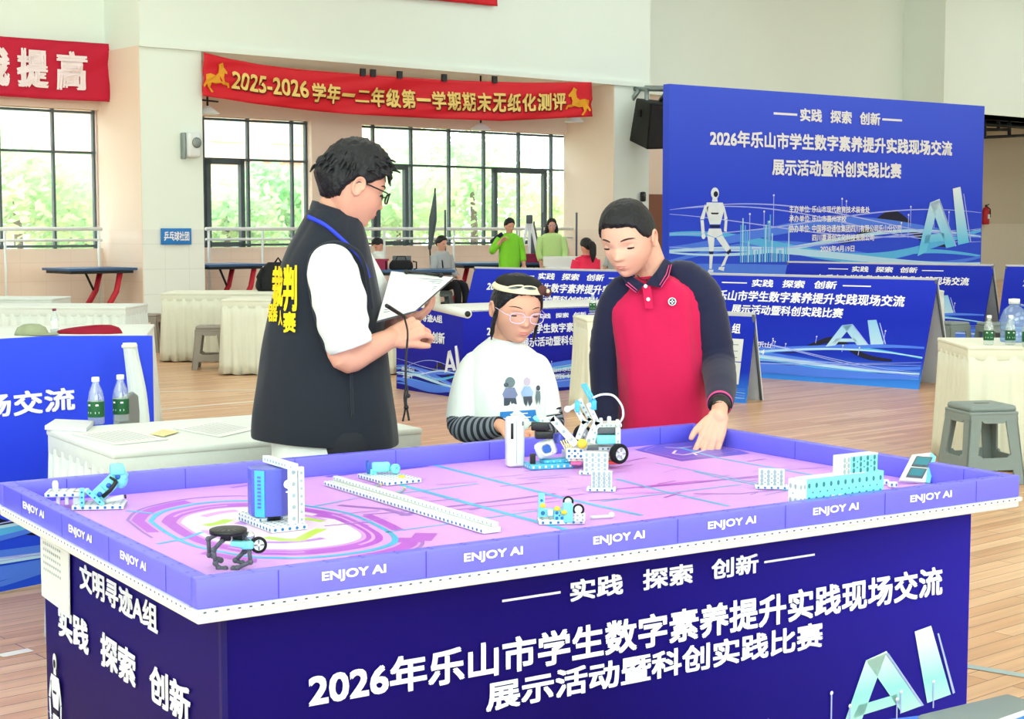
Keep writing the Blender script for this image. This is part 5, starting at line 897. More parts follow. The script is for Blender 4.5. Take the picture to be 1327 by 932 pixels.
b = MB(); P_, R_2 = catmull([q(768, 517, .02), q(780, 512.5, .02), q(795, 514, .02), (q(806, 527, .02)), q(808, 541, .02), q(803, 552, .03)], [.0032] * 6, 6); b.tube(P_, R_2, 8); b.build('cable', 'pvc_white', t); b = MB()
for k in range(5): b.tube([q(726 + k * 3, 571 - k, .0), q(733 + k * 3, 585, .01), q(742 + k * 2, 590, .015)], .0022, 6)
b.build('wires', 'paper_yellow', t)
panel(t, 'front_guard', q(733, 594, -.004), V(.05, .0, 0), V(0, 0, .03), .006, 3, 2, 'pvc_white', 'dot_blue', .004); b = MB(); slab(b, q(768, 578, -.012), (.03, .02, .012)); b.build('side_motor', 'pvc_grey', t)
# perforated white blocks
def guard(label, u0, u1, vb, vt, ub0, ub1, dy=0, nx=4, ny=4, foot=.02):
    P = Prop('guard_block', label, 'block', (u0 + u1) / 2, vb, rz=-.12); k = P.k; w_ = (u1 - u0) * k; h = (vb - vt) * k
    panel(P.t, 'upright_panel', V(-w_ / 2, 0, .006), V(w_, 0, 0), V(0, 0, h - .006), .024, nx, ny, 'pvc_white', 'dot_grey', .0042, True); plate(P.t, 'base_strip', (ub0 - (u0 + u1) / 2) * k, (ub1 - (u0 + u1) / 2) * k, -.006, .032, 0, .009); return P
guard('white perforated block standing closest to the robot car', 756, 788, 615.5, 586, 750, 790); guard('white perforated block on a base strip, in front of the first', 766, 793, 637, 611, 760, 798); guard('white perforated block standing alone left of the teal wall', 983, 1016.5, 634, 608.5, 978.5, 1021)
# little cart with twin white discs
P = Prop('disc_cart', 'small cyan cart with twin white discs and yellow studs at the front', 'robot model', 727, 680, rz=.1); t = P.t; q = P.q; plate(t, 'base_plate', -.05, .055, 0, .045, 0, .010)
beam(t, 'tail_post', [q(701, 672, .02), q(702, 645, .02)], .013, 'pvc_teal', 'dot_blue', .012); panel(t, 'side_panel', q(699, 673, .015), V(.045, 0, 0), V(0, 0, .018), .012, 3, 1, 'pvc_teal', 'dot_blue', .005); panel(t, 'side_panel', q(718, 675, .0), V(.036, 0, 0), V(0, 0, .024), .02, 3, 2, 'pvc_teal', 'dot_blue', .004); b = MB(); slab(b, q(736, 666, .01), (.022, .02, .044)); b.build('cyan_tower', 'pvc_teal', t)
for u, v in ((703, 657), (722, 661), (731, 666)): b = MB(); b.lathe([(.007, 0), (.007, .006), (.003, .009), (0, .009)], q(u, v, .0), 12); b.build('yellow_stud', 'pvc_yellow', t)
wheel(t, q(737, 655, .03), .0125, .008, (-.2, -1, .2), 'rubber', 'pvc_white', 'disc', 4, 'pvc_white'); wheel(t, q(750, 661, .005), .0135, .008, (-.2, -1, .2), 'rubber', 'pvc_white', 'disc', 4, 'pvc_white'); panel(t, 'disc_mount', q(745, 676, -.003), V(.024, 0, 0), V(0, 0, .02), .01, 2, 2, 'pvc_white', 'dot_grey', .003); b = MB(); b.lathe([(.006, -.001), (.0065, .001), (.0065, .012), (0, .012)], q(713, 667, -.002), 14); b.build('white_drum', 'pvc_white', t)
# teal wall near the front rim
def fr(u, v, y=.037): return front_px(u, v, y)
xa, xb = fr(1034, 646)[0], fr(1145, 636)[0]; xm = fr(1046, 645)[0]; h1 = fr(1046, 622)[1] - ZM; t = thing('block_wall', 'teal stepped wall of perforated bricks against the front rim', 'block', L2W(xa, .037, ZM + .0012), TA, GRP); wd = xb - xa; we = xm - xa
panel(t, 'long_brick', V(.0, 0, 0), V(wd, 0, 0), V(0, 0, h1), .032, 12, 3, 'pvc_teal', 'dot_teal', .0042, True); panel(t, 'white_end', V(-.001, .032, 0), V(0, -.0335, 0), V(0, 0, h1 + .001), .014, 2, 3, 'pvc_white', 'dot_grey', .0042, True); b = MB(); b.box((.012, -.0012, h1 / 2), (.024, .003, h1 + .001)); b.dots((.0, -.003, .002), (.012, 0, 0), (0, 0, h1 / 3.1), 2, 3, .0038, 1, .0006, False, True); b.build('white_front', ['pvc_white', 'dot_grey'], t)
xc, xd = fr(1092, 620)[0] - xa, fr(1138, 615)[0] - xa; h2 = fr(1110, 592)[1] - ZM; panel(t, 'upper_brick', V(xc + .026, .002, h1), V(xd - xc - .026, 0, 0), V(0, 0, h2 - h1), .03, 4, 3, 'pvc_teal', 'dot_teal', .0042, True); panel(t, 'white_upper', V(xc, .001, h1), V(.026, 0, 0), V(0, 0, h2 - h1), .032, 2, 3, 'pvc_white', 'dot_grey', .0046, True); b = MB(); b.box(((xc + xd) / 2, .017, h2 + .001), (xd - xc, .03, .003)); b.box((wd / 2 - .02, .017, h1 + .001), (wd - .08, .03, .002)); b.build('white_cap', 'pvc_white', t)
b = MB(); b.lathe([(.004, -.004), (.004, .012), (0, .012)], (fr(1077, 645)[0] - xa, -.003, .004), 10); b.build('black_peg', 'pvc_black', t)
for x, z in ((.018, .012), (.05, .012), (.07, .012), (.078, .05), (.1, .05)): b = MB(); b.box((x + .03, -.0014, z), (.010, .003, .006)); b.build('white_clip', 'pvc_white', t)
# tilted white panel with two dark modules
P = Prop('tilted_panel', 'white tilted panel with two dark modules leaning on the right rim', 'robot model', 1186, 627); t = P.t; q = P.q
A_, B_, C_, D_ = q(1165, 622, .0), q(1187, 595, .045), q(1212, 593, .05), q(1200, 625, .0); n_ = (D_ - A_).cross(B_ - A_).normalized(); n_ = n_ if n_.y < 0 else -n_
b = MB(); b.prism([A_, D_, C_, B_], -n_ * .012); b.build('white_plate', 'pvc_white', t, bevel=.002); b = MB(); b.prism([D_ + n_ * .001, C_ + n_ * .001, C_ + V(.016, .004, -.012), D_ + V(.012, .004, -.003)], -n_ * .010); b.build('teal_edge', 'pvc_teal', t)
pt = lambda a, c: A_ + (D_ - A_) * a + (B_ - A_) * c
for c0, c1 in ((.12, .48), (.55, .93)): b = MB(); b.prism([pt(.18, c0), pt(.80, c0), pt(.80, c1), pt(.18, c1)], n_ * .005); b.prism([pt(.24, c0 + .05) + n_ * .0052, pt(.74, c0 + .05) + n_ * .0052, pt(.74, c1 - .05) + n_ * .0052, pt(.24, c1 - .05) + n_ * .0052], n_ * .0012, 1); b.build('dark_module', ['pvc_grey', 'dot_teal'], t)
b = MB(); b.tube([q(1186, 628, .02), q(1204, 606, .035)], .005, 8); b.build('prop_rod', 'pvc_white', t)
for k, (u, v) in enumerate(((1149, 626), (1156, 629), (1162, 629))): 
    p = PZ(u, v + 3, ZM + .0012); t = thing('white_cube', ('tiny white cube beside the end of the teal wall', 'tiny white cube, middle of the three by the tilted panel', 'tiny white cube nearest the tilted panel')[k], 'block', p, .3 * k, 'tiny white cubes'); b = MB(); slab(b, (0, .008, .007), (.013, .013, .014)); b.build('cube', 'pvc_white', t); b = MB(); b.box((0, .0012, .007), (.005, .001, .006)); b.build('hole', 'dot_blue', t)
p = PZ(781, 672, ZM + .0012); t = thing('white_rod', 'small white rod lying right of the disc cart', 'rod', p, .3); b = MB(); b.tube([(-.03, 0, .004), (.02, 0, .004)], .004, 8); b.build('shaft', 'pvc_white', t); b = MB(); b.ball((.022, 0, .007), .007, 12); b.build('knob', 'pvc_white', t)
for k, (pts) in enumerate(([(478, 634), (486, 631), (493, 628)], [(512, 639), (521, 636), (524, 633)])):
    P_ = [PZ(u, v, ZM + .004) for u, v in pts]; t = thing('thin_rod', ('short pale rod lying between the long beam and the plate', 'bent pale rod lying in front of the plate with the cyan camera')[k], 'rod', P_[0] - V(0, 0, .003), 0); b = MB(); b.tube([p_ - P_[0] + V(0, 0, .003) for p_ in P_], .0028, 8); b.build('shaft', 'dot_grey', t); b = MB(); b.ball(P_[-1] - P_[0] + V(0, 0, .003), .0045, 10); b.build('tip', 'paper_yellow', t)

# ================================================================ people
def smooth(a, b, x): x = min(1, max(0, (x - a) / (b - a))); return x * x * (3 - 2 * x)
def ga(x, s): return math.exp(-(x / s) ** 2)
def head_pt(d, fat=0.0, nose=1.0):
    """surface of a head of height 1, chin at z=0, face towards -y, for the unit direction d"""
    x, y, z = d; c = .5 + .5 * z
    a = .335 + (.05 * z if z > 0 else .055 * z) + fat * ga(c - .3, .15)
    if z > 0: bf, bb = .40 + .055 * z, .475
    else: q = -z; bf, bb = .40 + .10 * q + .5 * q ** 8, .475 - .34 * q
    X = x * a * (1.0 + .05 * (1 - abs(x)) * (1 if y < 0 else 0)); Y = y * (bf if y < 0 else bb); Z = c
    if y < 0:
        fr_ = smooth(.15, .7, -y)
        o = 0
        t = min(1, max(0, (.54 - Z) / (.54 - .36)))
        amp = nose * ((.010 + .068 * t ** 1.3) * (1 if Z > .355 else math.exp(-((.355 - Z) / .026) ** 2))) * smooth(.62, .5, Z)
        o += amp * ga(X, .034 + .022 * t)
        o += nose * .016 * (ga(abs(X) - .055, .03) * ga(Z - .365, .03))
        o -= .026 * ga(abs(X) - .155, .075) * ga(Z - .495, .05)
        o += .012 * ga(abs(X) - .15, .09) * ga(Z - .60, .045)
        o += .012 * ga(abs(X) - .2, .08) * ga(Z - .385, .08)
        o += .022 * ga(X, .10) * ga(Z - .225, .06) + .016 * ga(X, .07) * ga(Z - .245, .016) + .017 * ga(X, .06) * ga(Z - .205, .017) - .012 * ga(X, .085) * ga(Z - .226, .008)
        o += .026 * ga(X, .09) * ga(Z - .075, .06) - .012 * ga(X, .08) * ga(Z - .145, .025)
        Y -= o * fr_
    return V(X, Y, Z)
def sphere_dirs(n=96, m=72):
    vs = [];
    for i in range(m + 1):
        t = PI * i / m
        for j in range(n): q = 2 * PI * j / n; vs.append((math.sin(t) * math.sin(q), -math.sin(t) * math.cos(q), math.cos(t)))
    fs = [(i * n + j, (i + 1) * n + j, (i + 1) * n + (j + 1) % n, i * n + (j + 1) % n) for i in range(m) for j in range(n)]
    return vs, fs
SD = sphere_dirs(); SDL = sphere_dirs(40, 30)
def hm(yaw, pitch, roll=0):   # yaw>0 turns the face to the right of the picture, pitch>0 bows it
    return Matrix.Rotation(yaw, 3, 'Z') @ Matrix.Rotation(pitch, 3, 'X') @ Matrix.Rotation(roll, 3, 'Y')
class Head:
    def __init__(s, chin_mid, h, R, fat=.01, wide=1.0, pivot=.45):
        s.h, s.R, s.c, s.fat, s.w, s.pv = h, R, Vector(chin_mid), fat, wide, pivot       # c is the centre of the head
    def P(s, p): return s.c + s.R @ (V(p[0] * s.w, p[1], p[2] - .5) * s.h)
    def S(s, x, z, off=0.0):  # point on the face front at head coordinates x,z
        zz = 2 * z - 1; r = math.sqrt(max(1e-4, 1 - zz * zz)); xs = max(-.95, min(.95, x / (.335 + (.05 * zz if zz > 0 else .055 * zz)) / r)); d = (r * xs, -r * math.sqrt(1 - xs * xs), zz); p = head_pt(d, s.fat); p.y -= off; return p
    def mesh(s, mb, lo=False):
        vs, fs = SDL if lo else SD; mb.add([s.P(head_pt(d, s.fat)) for d in vs], fs, 0, True)
        for sx in (-1, 1):   # ears
            e = V(sx * .345, .05, .46); R = s.R @ Matrix.Rotation(sx * .35, 3, 'Z') @ Matrix.Rotation(-.15, 3, 'X')
            mb.ball(s.P(e), (.028 * s.h, .075 * s.h, .125 * s.h), 14, 0, R)
            if not lo:
                pts = [s.P(V(sx * (.375 + .012 * math.sin(a)), .055 + .075 * math.cos(a) - .01, .47 + .115 * math.sin(a))) for a in np.linspace(-1.7, 3.4, 14)]; mb.tube(pts, .02 * s.h, 8)
    def hair(s, name, parent, m0, line, thick, seed=0, rough=.01, top=0.0, tufts=(), lo=False):
        """line: hairline height at azimuths (degrees from the face), thick: hair depth"""
        vs, fs = SDL if lo else sphere_dirs(128, 90); az_, hz_ = zip(*line); out = []
        for d in vs:
            p = head_pt((d[0], d[1], d[2]), 0, 0); az = abs(math.degrees(math.atan2(d[0], -d[1]))); hl = float(np.interp(az, az_, hz_)) + .018 * noise.noise(V(d[0] * 9, d[1] * 9, seed))
            k = smooth(hl - .025, hl + .05, p.z); n_ = V(d[0], d[1], d[2] * .9).normalized()
            st = rough * (noise.noise(V(d[0] * 10 + seed, d[1] * 10, d[2] * 2.2)) + .6 * noise.noise(V(d[0] * 24 + seed, d[1] * 24, d[2] * 4)))
            th = thick * (1 + .25 * smooth(.6, 1, p.z)) + top * smooth(.72, 1.0, p.z) + st
            out.append(s.P(p + n_ * (-.035 + k * (.035 + th))))
        b = MB(); b.add(out, fs, 0, True)
        for p0, p1, r in tufts: a = V(*p0); c = V(*p1); mid = (a + c) / 2 + (a - V(0, .02, .5)).normalized() * .02; P_, R_ = catmull([s.P(a), s.P(mid), s.P(c)], [r * s.h, r * .75 * s.h, .002], 4); b.tube(P_, R_, 8)
        return b.build(name, m0, parent)
    def face(s, parent, lid=.62, skin='skin', brow_t=.011, brow_z=.60, lips=True):
        for sx in (-1, 1):
            c = s.S(sx * .155, .49); c.y += .040; b = MB(); C_ = s.P(c); r = .050 * s.h
            b.ball(C_, r, 20, 0, s.R); f_ = s.R @ V(0, -1, -.35).normalized(); Rf = f_.to_track_quat('Z', 'Y').to_matrix(); b.lathe([(0, r * 1.02), (r * .42, r * .93), (r * .46, r * .88)], C_, 16, 1, ax=Rf)
            n, m_ = 16, 8; vs = []       # upper lid
            for i in range(m_ + 1):
                t = PI / 2 * .98 - (i / m_) * (PI / 2 * .98 + (lid - .5) * .9)
                for j in range(n + 1): q = -PI / 2 - 1.25 + 2.5 * j / n; vs.append(C_ + s.R @ V(math.cos(t) * math.cos(q) * 1.35, math.cos(t) * math.sin(q), math.sin(t)) * (r * 1.09))
            b.add(vs, [(i * (n + 1) + j, i * (n + 1) + j + 1, (i + 1) * (n + 1) + j + 1, (i + 1) * (n + 1) + j) for i in range(m_) for j in range(n)], 2, True)
            b.tube([vs[m_ * (n + 1) + j] + s.R @ V(0, -.004 * s.h, 0) for j in range(1, n)], [s.h * .006 + .006 * s.h * math.sin(PI * j / n) for j in range(1, n)], 6, 3)
            b.build('eye', ['eye_white', 'iris', skin, 'lash'], parent)
            b = MB(); pts = [s.P(s.S(sx * x, brow_z + z, .004)) for x, z in ((.075, -.004), (.12, .012), (.17, .017), (.215, .008), (.245, -.006))]; b.tube(pts, [brow_t * .5 * s.h, brow_t * s.h, brow_t * s.h, brow_t * .8 * s.h, brow_t * .3 * s.h], 8, flat=.5); b.build('eyebrow', 'brow', parent)
        if lips:
            b = MB(); 
            for pts, rr in (([(-.085, .226), (-.045, .238), (-.015, .246), (0, .243), (.015, .246), (.045, .238), (.085, .226)], .009), ([(-.075, .222), (-.04, .208), (0, .203), (.04, .208), (.075, .222)], .011)):
                k = len(pts); b.tube([s.P(s.S(x, z, -.006)) for x, z in pts], [rr * s.h * (.3 + .8 * math.sin(PI * (i + .15) / (k - .7))) for i in range(k)], 8)
            b.build('lips', 'lip', parent)
def hand(mb, W_, fw, pn, th, s=1.0, curl=(20, 30, 20), spread=5, tcurl=20, tdir=(.75, .65, -.25), fl=None):
    """W_ wrist, fw finger direction, pn palm normal (side the fingers curl to), th=+1/-1 thumb side; one palm, five jointed fingers"""
    fw = Vector(fw).normalized(); pn = Vector(pn); pn = (pn - fw * pn.dot(fw)).normalized(); sd = pn.cross(fw) * th; W_ = Vector(W_); B = lambda x, y, z: W_ + (fw * x + sd * y + pn * z) * s
    for y, x1, r in ((.030, .088, .0125), (.010, .092, .0135), (-.010, .088, .0130), (-.029, .080, .0115)): mb.limb([B(-.005, y * .55, 0), B(.04, y * .85, .002), B(x1, y, .001)], [.017 * s, .0155 * s, r * s], 12, sub=4, flat=.95)
    curls = curl if hasattr(curl[0], '__len__') else [curl] * 4; lens = ((.040, .026, .021), (.045, .029, .022), (.041, .027, .021), (.032, .021, .019))
    for i, (y, x1, r) in enumerate(((.031, .088, .0098), (.010, .092, .0102), (-.011, .088, .0098), (-.030, .080, .0086))):
        p = B(x1 - .004, y, .001); a = 0; pts = [B(x1 - .02, y, .001), p]; rs = [r * 1.05 * s, r * 1.05 * s]; sp = math.radians(spread * (1.5 - i))
        for k in range(3):
            a += math.radians(curls[i][k]); d = (fw * math.cos(sp) + sd * math.sin(sp)) * math.cos(a) + pn * math.sin(a); p = p + d * lens[i][k] * s; pts.append(p.copy()); rs.append(r * (.98, .9, .74)[k] * s)
        mb.limb(pts, rs, 12, sub=4)
    t0 = B(.018, .026, .006); d = (fw * tdir[0] + sd * tdir[1] + pn * -tdir[2]).normalized(); d2 = (d + pn * math.sin(math.radians(tcurl)) + fw * .35).normalized(); d3 = (d2 + pn * math.sin(math.radians(tcurl)) + fw * .25 - sd * .2).normalized()
    p1 = t0 + d * .034 * s; p2 = p1 + d2 * .032 * s; p3 = p2 + d3 * .024 * s; mb.limb([B(.004, .012, .004), t0, p1, p2, p3], [.014 * s, .0165 * s, .0125 * s, .0112 * s, .0085 * s], 12, sub=4)
def fuse(mb, name, m0, parent, vox=.004, it=2):
    o = mb.build(name, m0, parent); md = o.modifiers.new('r', 'REMESH'); md.mode = 'VOXEL'; md.voxel_size = vox; s_ = o.modifiers.new('s', 'SMOOTH'); s_.factor = .5; s_.iterations = it
    dg = bpy.context.evaluated_depsgraph_get(); me = bpy.data.meshes.new_from_object(o.evaluated_get(dg)); o.modifiers.clear(); old = o.data; o.data = me; me.name = name; bpy.data.meshes.remove(old)
    if not me.materials: me.materials.append(M[m0])
    me.polygons.foreach_set('use_smooth', [True] * len(me.polygons)); return o
def cloth(mb, name, m0, parent, th=.004):
    o = mb.build(name, m0, parent); return o
def legs(t, org, hip_z, sep, face, tm, shoe='shoe', r=.075, body=None):
    f_ = Vector(face).normalized(); sd = V(-f_.y, f_.x, 0)
    for sx in (-1, 1):
        a = org + sd * sx * sep; a.z = hip_z; k = a + f_ * .015; k.z = hip_z * .53; e = a - f_ * .01; e.z = .07
        b = MB(); b.limb([a, k, e + V(0, 0, .02)], [r * 1.2, r * .88, r * .66], 20, sub=8); b.build('trouser_leg', tm, t)
        if body: body.limb([a, k, e], [r * .95, r * .6, r * .42], 14)
        b = MB(); b.loft([tuple(e + f_ * .05 + V(0, 0, z - .07)) + (rx, ry, math.atan2(f_.y, f_.x), 2.4) for z, rx, ry in ((.0, .125, .045), (.02, .128, .048), (.05, .115, .045))], 28, 3); b.loft([tuple(e + f_ * .0 + V(0, 0, z - .07)) + (rx, ry, math.atan2(f_.y, f_.x), 2.2) for z, rx, ry in ((.03, .07, .044), (.075, .058, .042), (.10, .05, .042))], 24, 3); b.build('shoe', shoe, t)
def ring(uL, uR, v, D, ry, yaw=0, ex=2.3, sl=0, b0=None):
    a, c = PD(uL, v, D), PD(uR, v, D); m_ = (a + c) / 2 - b0; rx = (c - a).length / 2; return (m_.x, m_.y, m_.z, rx, ry, yaw, ex, sl)

# ---------------------------------------------------------------- the referee
DR = 4.86; org = PD(440, 300, DR); org.z = 0
t = thing('person', 'standing young man in black referee vest and glasses writing on a clipboard', 'person', org); b0 = Vector(t.location); L = lambda u, v, D: PD(u, v, D) - b0
hd = Head(L(457, 241, DR), .236, hm(2.02, .34, .0), fat=.012)
sk = MB(); hd.mesh(sk); sk.limb([L(440, 262, DR + .01), L(433, 285, DR + .01), L(430, 312, DR)], [.058, .058, .075], 20)
sk.loft([ring(388, 478, 320, DR, .08, b0=b0), ring(375, 480, 345, DR, .09, b0=b0), ring(375, 485, 420, DR, .09, b0=b0), ring(378, 488, 520, DR, .09, b0=b0), ring(385, 480, 600, DR, .09, b0=b0)], 30, 4)
RS_, RE_, RW_ = L(428, 345, DR - .15), L(446, 464, DR - .20), L(507, 438, DR - .10)
sk.limb([RS_, (RS_ + RE_) / 2 + V(-.005, 0, 0), RE_, (RE_ + RW_) / 2 + V(0, 0, -.004), RW_], [.052, .047, .042, .040, .029], 20)
hand(sk, RW_, (.86, .20, .36), (.20, .80, -.45), 1, 1.02, ((48, 58, 38), (58, 66, 40), (66, 70, 42), (70, 70, 42)), 2, 28, (.85, .42, -.15))
LS_, LE_, LW_ = L(462, 345, DR + .14), L(500, 432, DR + .17), L(514, 418, DR + .10)
sk.limb([LS_, (LS_ + LE_) / 2, LE_, LW_], [.05, .045, .04, .03], 18); hand(sk, LW_, (.75, .1, .18), (-.1, .3, .9), -1, .88, (25, 30, 20), 6, 15)
legs(t, V(.0, .0, 0), .80, .09, (.94, .34, 0), 'trouser', body=sk)
body = fuse(sk, 'body', 'skin', t, .0035)
hd.face(t, .60, 'skin', .013)
rnd = random.Random(11); tf = []
for k in range(210):
    az = rnd.uniform(-PI, PI); el = rnd.uniform(.12, 1.45); d = V(math.cos(el) * math.sin(az), -math.cos(el) * math.cos(az), math.sin(el)); p = head_pt(tuple(d), 0, 0) + d * .05
    if (p.y < -.22 and p.z < .8) or (abs(p.x) > .2 and p.z < .68 and p.y < .22): continue
    dr = (V(d.x * .6 + rnd.uniform(-.3, .3), d.y * .8 - .55, -.25 + rnd.uniform(-.15, .45)) if d.y < .15 else V(d.x * .5 + rnd.uniform(-.2, .2), d.y * .55, -.75)).normalized(); tf.append((tuple(p), tuple(p + dr * rnd.uniform(.09, .17)), rnd.uniform(.018, .030)))
for k in range(26):
    x = rnd.uniform(-.27, .27); p = V(x, -.33 + abs(x) * .3, .86 + rnd.uniform(-.03, .05)); tf.append((tuple(p), (x + rnd.uniform(-.06, .06), -.475 + abs(x) * .4, .70 + rnd.uniform(-.05, .07)), .03))
hd.hair('hair', t, 'hair_black', ((0, .80), (30, .78), (52, .66), (68, .60), (84, .52), (98, .56), (112, .44), (130, .28), (180, .22)), .062, 3, .020, .055, tf)
# vest, shirt, sleeves
vest = MB(); vest.loft([ring(399, 466, 272, DR + .005, .062, .4, b0=b0), ring(393, 468, 284, DR, .075, .3, b0=b0, sl=0), ring(383, 473, 303, DR, .10, .2, b0=b0), ring(373, 478, 322, DR, .122, .1, 2.4, b0=b0), ring(364, 484, 350, DR, .135, 0, 2.5, b0=b0), ring(353, 492, 396, DR, .142, 0, 2.5, b0=b0), ring(343, 499, 443, DR, .150, 0, 2.5, b0=b0), ring(334, 507, 491, DR, .158, 0, 2.5, b0=b0), ring(328, 514, 540, DR, .165, 0, 2.5, -.07, b0=b0), ring(327, 516, 568, DR, .165, 0, 2.5, -.07, b0=b0), ring(330, 513, 571, DR, .160, 0, 2.5, -.07, b0=b0)], 96, 7, 0, .007, 7, 3)
vo = vest.build('vest', 'vest_black', t)
tee = MB(); tee.loft([ring(350, 500, 540, DR, .145, 0, 2.5, -.05, b0=b0), ring(352, 506, 580, DR, .15, 0, 2.5, -.05, b0=b0), ring(353, 508, 598, DR, .15, 0, 2.5, -.04, b0=b0)], 60, 6, 0, .006, 9, 5); tee.build('tee_shirt', 'tee_white', t)
slv = MB(); q = [L(430, 338, DR - .115), L(431, 352, DR - .155), L(440, 390, DR - .19), L(446, 425, DR - .205), L(454, 449, DR - .205)]; P_, R_ = catmull(q, [.060, .076, .080, .074, .066], 8); n0 = len(P_)
slv.tube(P_, [r * (1 + .05 * math.sin(i * .9) * (i / n0)) for i, r in enumerate(R_)], 40); slv.tube([P_[-1] - (P_[-1] - P_[-2]).normalized() * .012, P_[-1] + (P_[-1] - P_[-2]).normalized() * .004], [.0685, .0675], 40); slv.build('sleeve', 'tee_white', t)
slv = MB(); P_, R_ = catmull([LS_ + V(-.02, -.01, .02), (LS_ + LE_) / 2, LE_ + V(-.015, 0, .02)], [.07, .07, .062], 8); slv.tube(P_, R_, 30); slv.build('sleeve', 'tee_white', t)
b = MB(); P_, R_ = catmull([L(403, 330, DR - .133), L(400, 352, DR - .15), L(404, 385, DR - .165), L(412, 420, DR - .172), L(424, 455, DR - .178)], [.006] * 5, 6); b.tube(P_, R_, 8); P_, R_ = catmull([L(403, 330, DR - .133), L(418, 318, DR - .150), L(440, 315, DR - .150), L(463, 326, DR - .145), L(474, 350, DR - .142), L(482, 400, DR - .145)], [.006] * 6, 6); b.tube(P_, R_, 8); b.build('armhole_piping', 'vest_black', vo)
b = MB(); b.loft([ring(402, 462, 285, DR + .002, .078, .5, b0=b0, sl=-.25), ring(403, 460, 277, DR + .004, .075, .5, b0=b0, sl=-.28), ring(406, 457, 268, DR + .008, .068, .5, b0=b0, sl=-.32)], 48, 4, cap=(False, False)); o = b.build('collar', 'vest_black', vo); sdm = o.modifiers.new('solid', 'SOLIDIFY'); sdm.thickness = .006
b = MB(); P_, R_ = catmull([L(399, 281, DR - .06), L(408, 285, DR - .085), L(420, 291, DR - .102), L(433, 301, DR - .118), L(450, 317, DR - .135), L(468, 335, DR - .12), L(478, 360, DR - .09)], [.007] * 7, 6); b.tube(P_, R_, 8, flat=.4); b.build('lanyard', 'lanyard_blue', t)
b = MB(); P_, R_ = catmull([L(455, 480, DR - .172), L(456, 510, DR - .178), L(457, 540, DR - .182)], [.004] * 3, 6); b.tube(P_, R_, 8); b.build('pocket_seam', 'vest_black', vo)
# yellow words on the vest back, wrapped round the cloth
Vr = [ring(364, 484, 350, DR, .135, b0=b0), ring(353, 492, 396, DR, .142, b0=b0), ring(343, 499, 443, DR, .150, b0=b0)]
def on_vest(u, v):
    z = (PD(u, v, DR) - b0).z; zs = [r[2] for r in Vr][::-1]; cx = np.interp(z, zs, [r[0] for r in Vr][::-1]); rx = np.interp(z, zs, [r[3] for r in Vr][::-1]); ry = np.interp(z, zs, [r[4] for r in Vr][::-1]); x = (PD(u, v, DR - .05) - b0).x; k = min(.985, max(-.985, (x - cx) / (rx + .007))); y = -(ry + .010) * (1 - abs(k) ** 2.5) ** (1 / 2.5); D = DR + y; p = PD(u, v, D) - b0; return p
b = MB()
for ch, u0, u1, v0, v1 in (('裁', 353.5, 367, 398, 345), ('判', 367.5, 385, 404, 343), ('器', 347.5, 360, 417, 394), ('人', 361, 366, 422, 402), ('赛', 367, 383.5, 431, 404)): text(b, ch, u0, u1, v0, v1, lambda x, z: on_vest(x, z), 0, .035)
b.build('lettering', 'vest_yellow', vo)
# his glasses
def glasses(hd, parent, m0, r=.075, th=.006, lensw=1.0, z=.485):
    o = MB(); le = MB()
    for sx in (-1, 1):
        c = hd.S(sx * .15, z, 0); c.y = -.46; pts = [c + V(r * lensw * math.copysign(abs(math.cos(a)) ** .75, math.cos(a)), .03 * abs(math.cos(a)) * (1 if math.cos(a) * sx > 0 else 0), r * .82 * math.copysign(abs(math.sin(a)) ** .75, math.sin(a))) for a in np.linspace(0, 2 * PI, 25)]; o.tube([hd.P(p) for p in pts], th * hd.h * 1.2, 8); le.poly([hd.P(p) for p in pts[:-1]])
        o.tube([hd.P(c + V(sx * r * lensw, .03, r * .3)), hd.P(V(sx * .33, -.36, z + .04)), hd.P(V(sx * .36, -.1, z + .05)), hd.P(V(sx * .365, .06, z + .04)), hd.P(V(sx * .35, .12, z - .03))], th * hd.h, 8)
    o.tube([hd.P(V(-.08, -.46, z + .02)), hd.P(V(0, -.475, z + .03)), hd.P(V(.08, -.46, z + .02))], th * hd.h, 8); g_ = o.build('eyeglasses', m0, parent); le.build('lens', 'lens', g_)
glasses(hd, t, 'pvc_black', .082, .010, 1.05)
# clipboard, sheet, pen
bl, br, tl_, tr_ = PD(489, 416, 4.74), PD(538, 403, 4.79), PD(507, 352, 4.98), PD(587, 360, 5.03)
c = (bl + br + tl_ + tr_) / 4; t = thing('clipboard', 'black clipboard with steel clip held by the referee', 'clipboard', c); Q = [v - c for v in (bl, br, tr_, tl_)]; n_ = (Q[1] - Q[0]).cross(Q[3] - Q[0]).normalized(); n_ = n_ if n_.z > 0 else -n_
b = MB(); b.prism([v * 1.03 - n_ * .004 for v in Q], n_ * .003); b.build('board', 'pvc_grey', t); b = MB(); tm = (Q[2] + Q[3]) / 2; dv = (Q[2] - Q[3]).normalized(); dn = (Q[0] - Q[3]).normalized(); a = tm - dv * .05 + dn * .004; c_ = tm + dv * .06 + dn * .004; b.tube([a + n_ * .006, a.lerp(c_, .5) + n_ * .009, c_ + n_ * .006], .0045, 8); b.ball(a + n_ * .007, .008, 10); b.ball(c_ + n_ * .007, .008, 10); b.build('clip', 'pvc_black', t)
t2 = thing('score_sheet', 'white printed score sheet clipped on the referee clipboard', 'sheet', c); b = MB(); b.prism([v + n_ * .0005 for v in Q], n_ * .001); up = n_ * .002
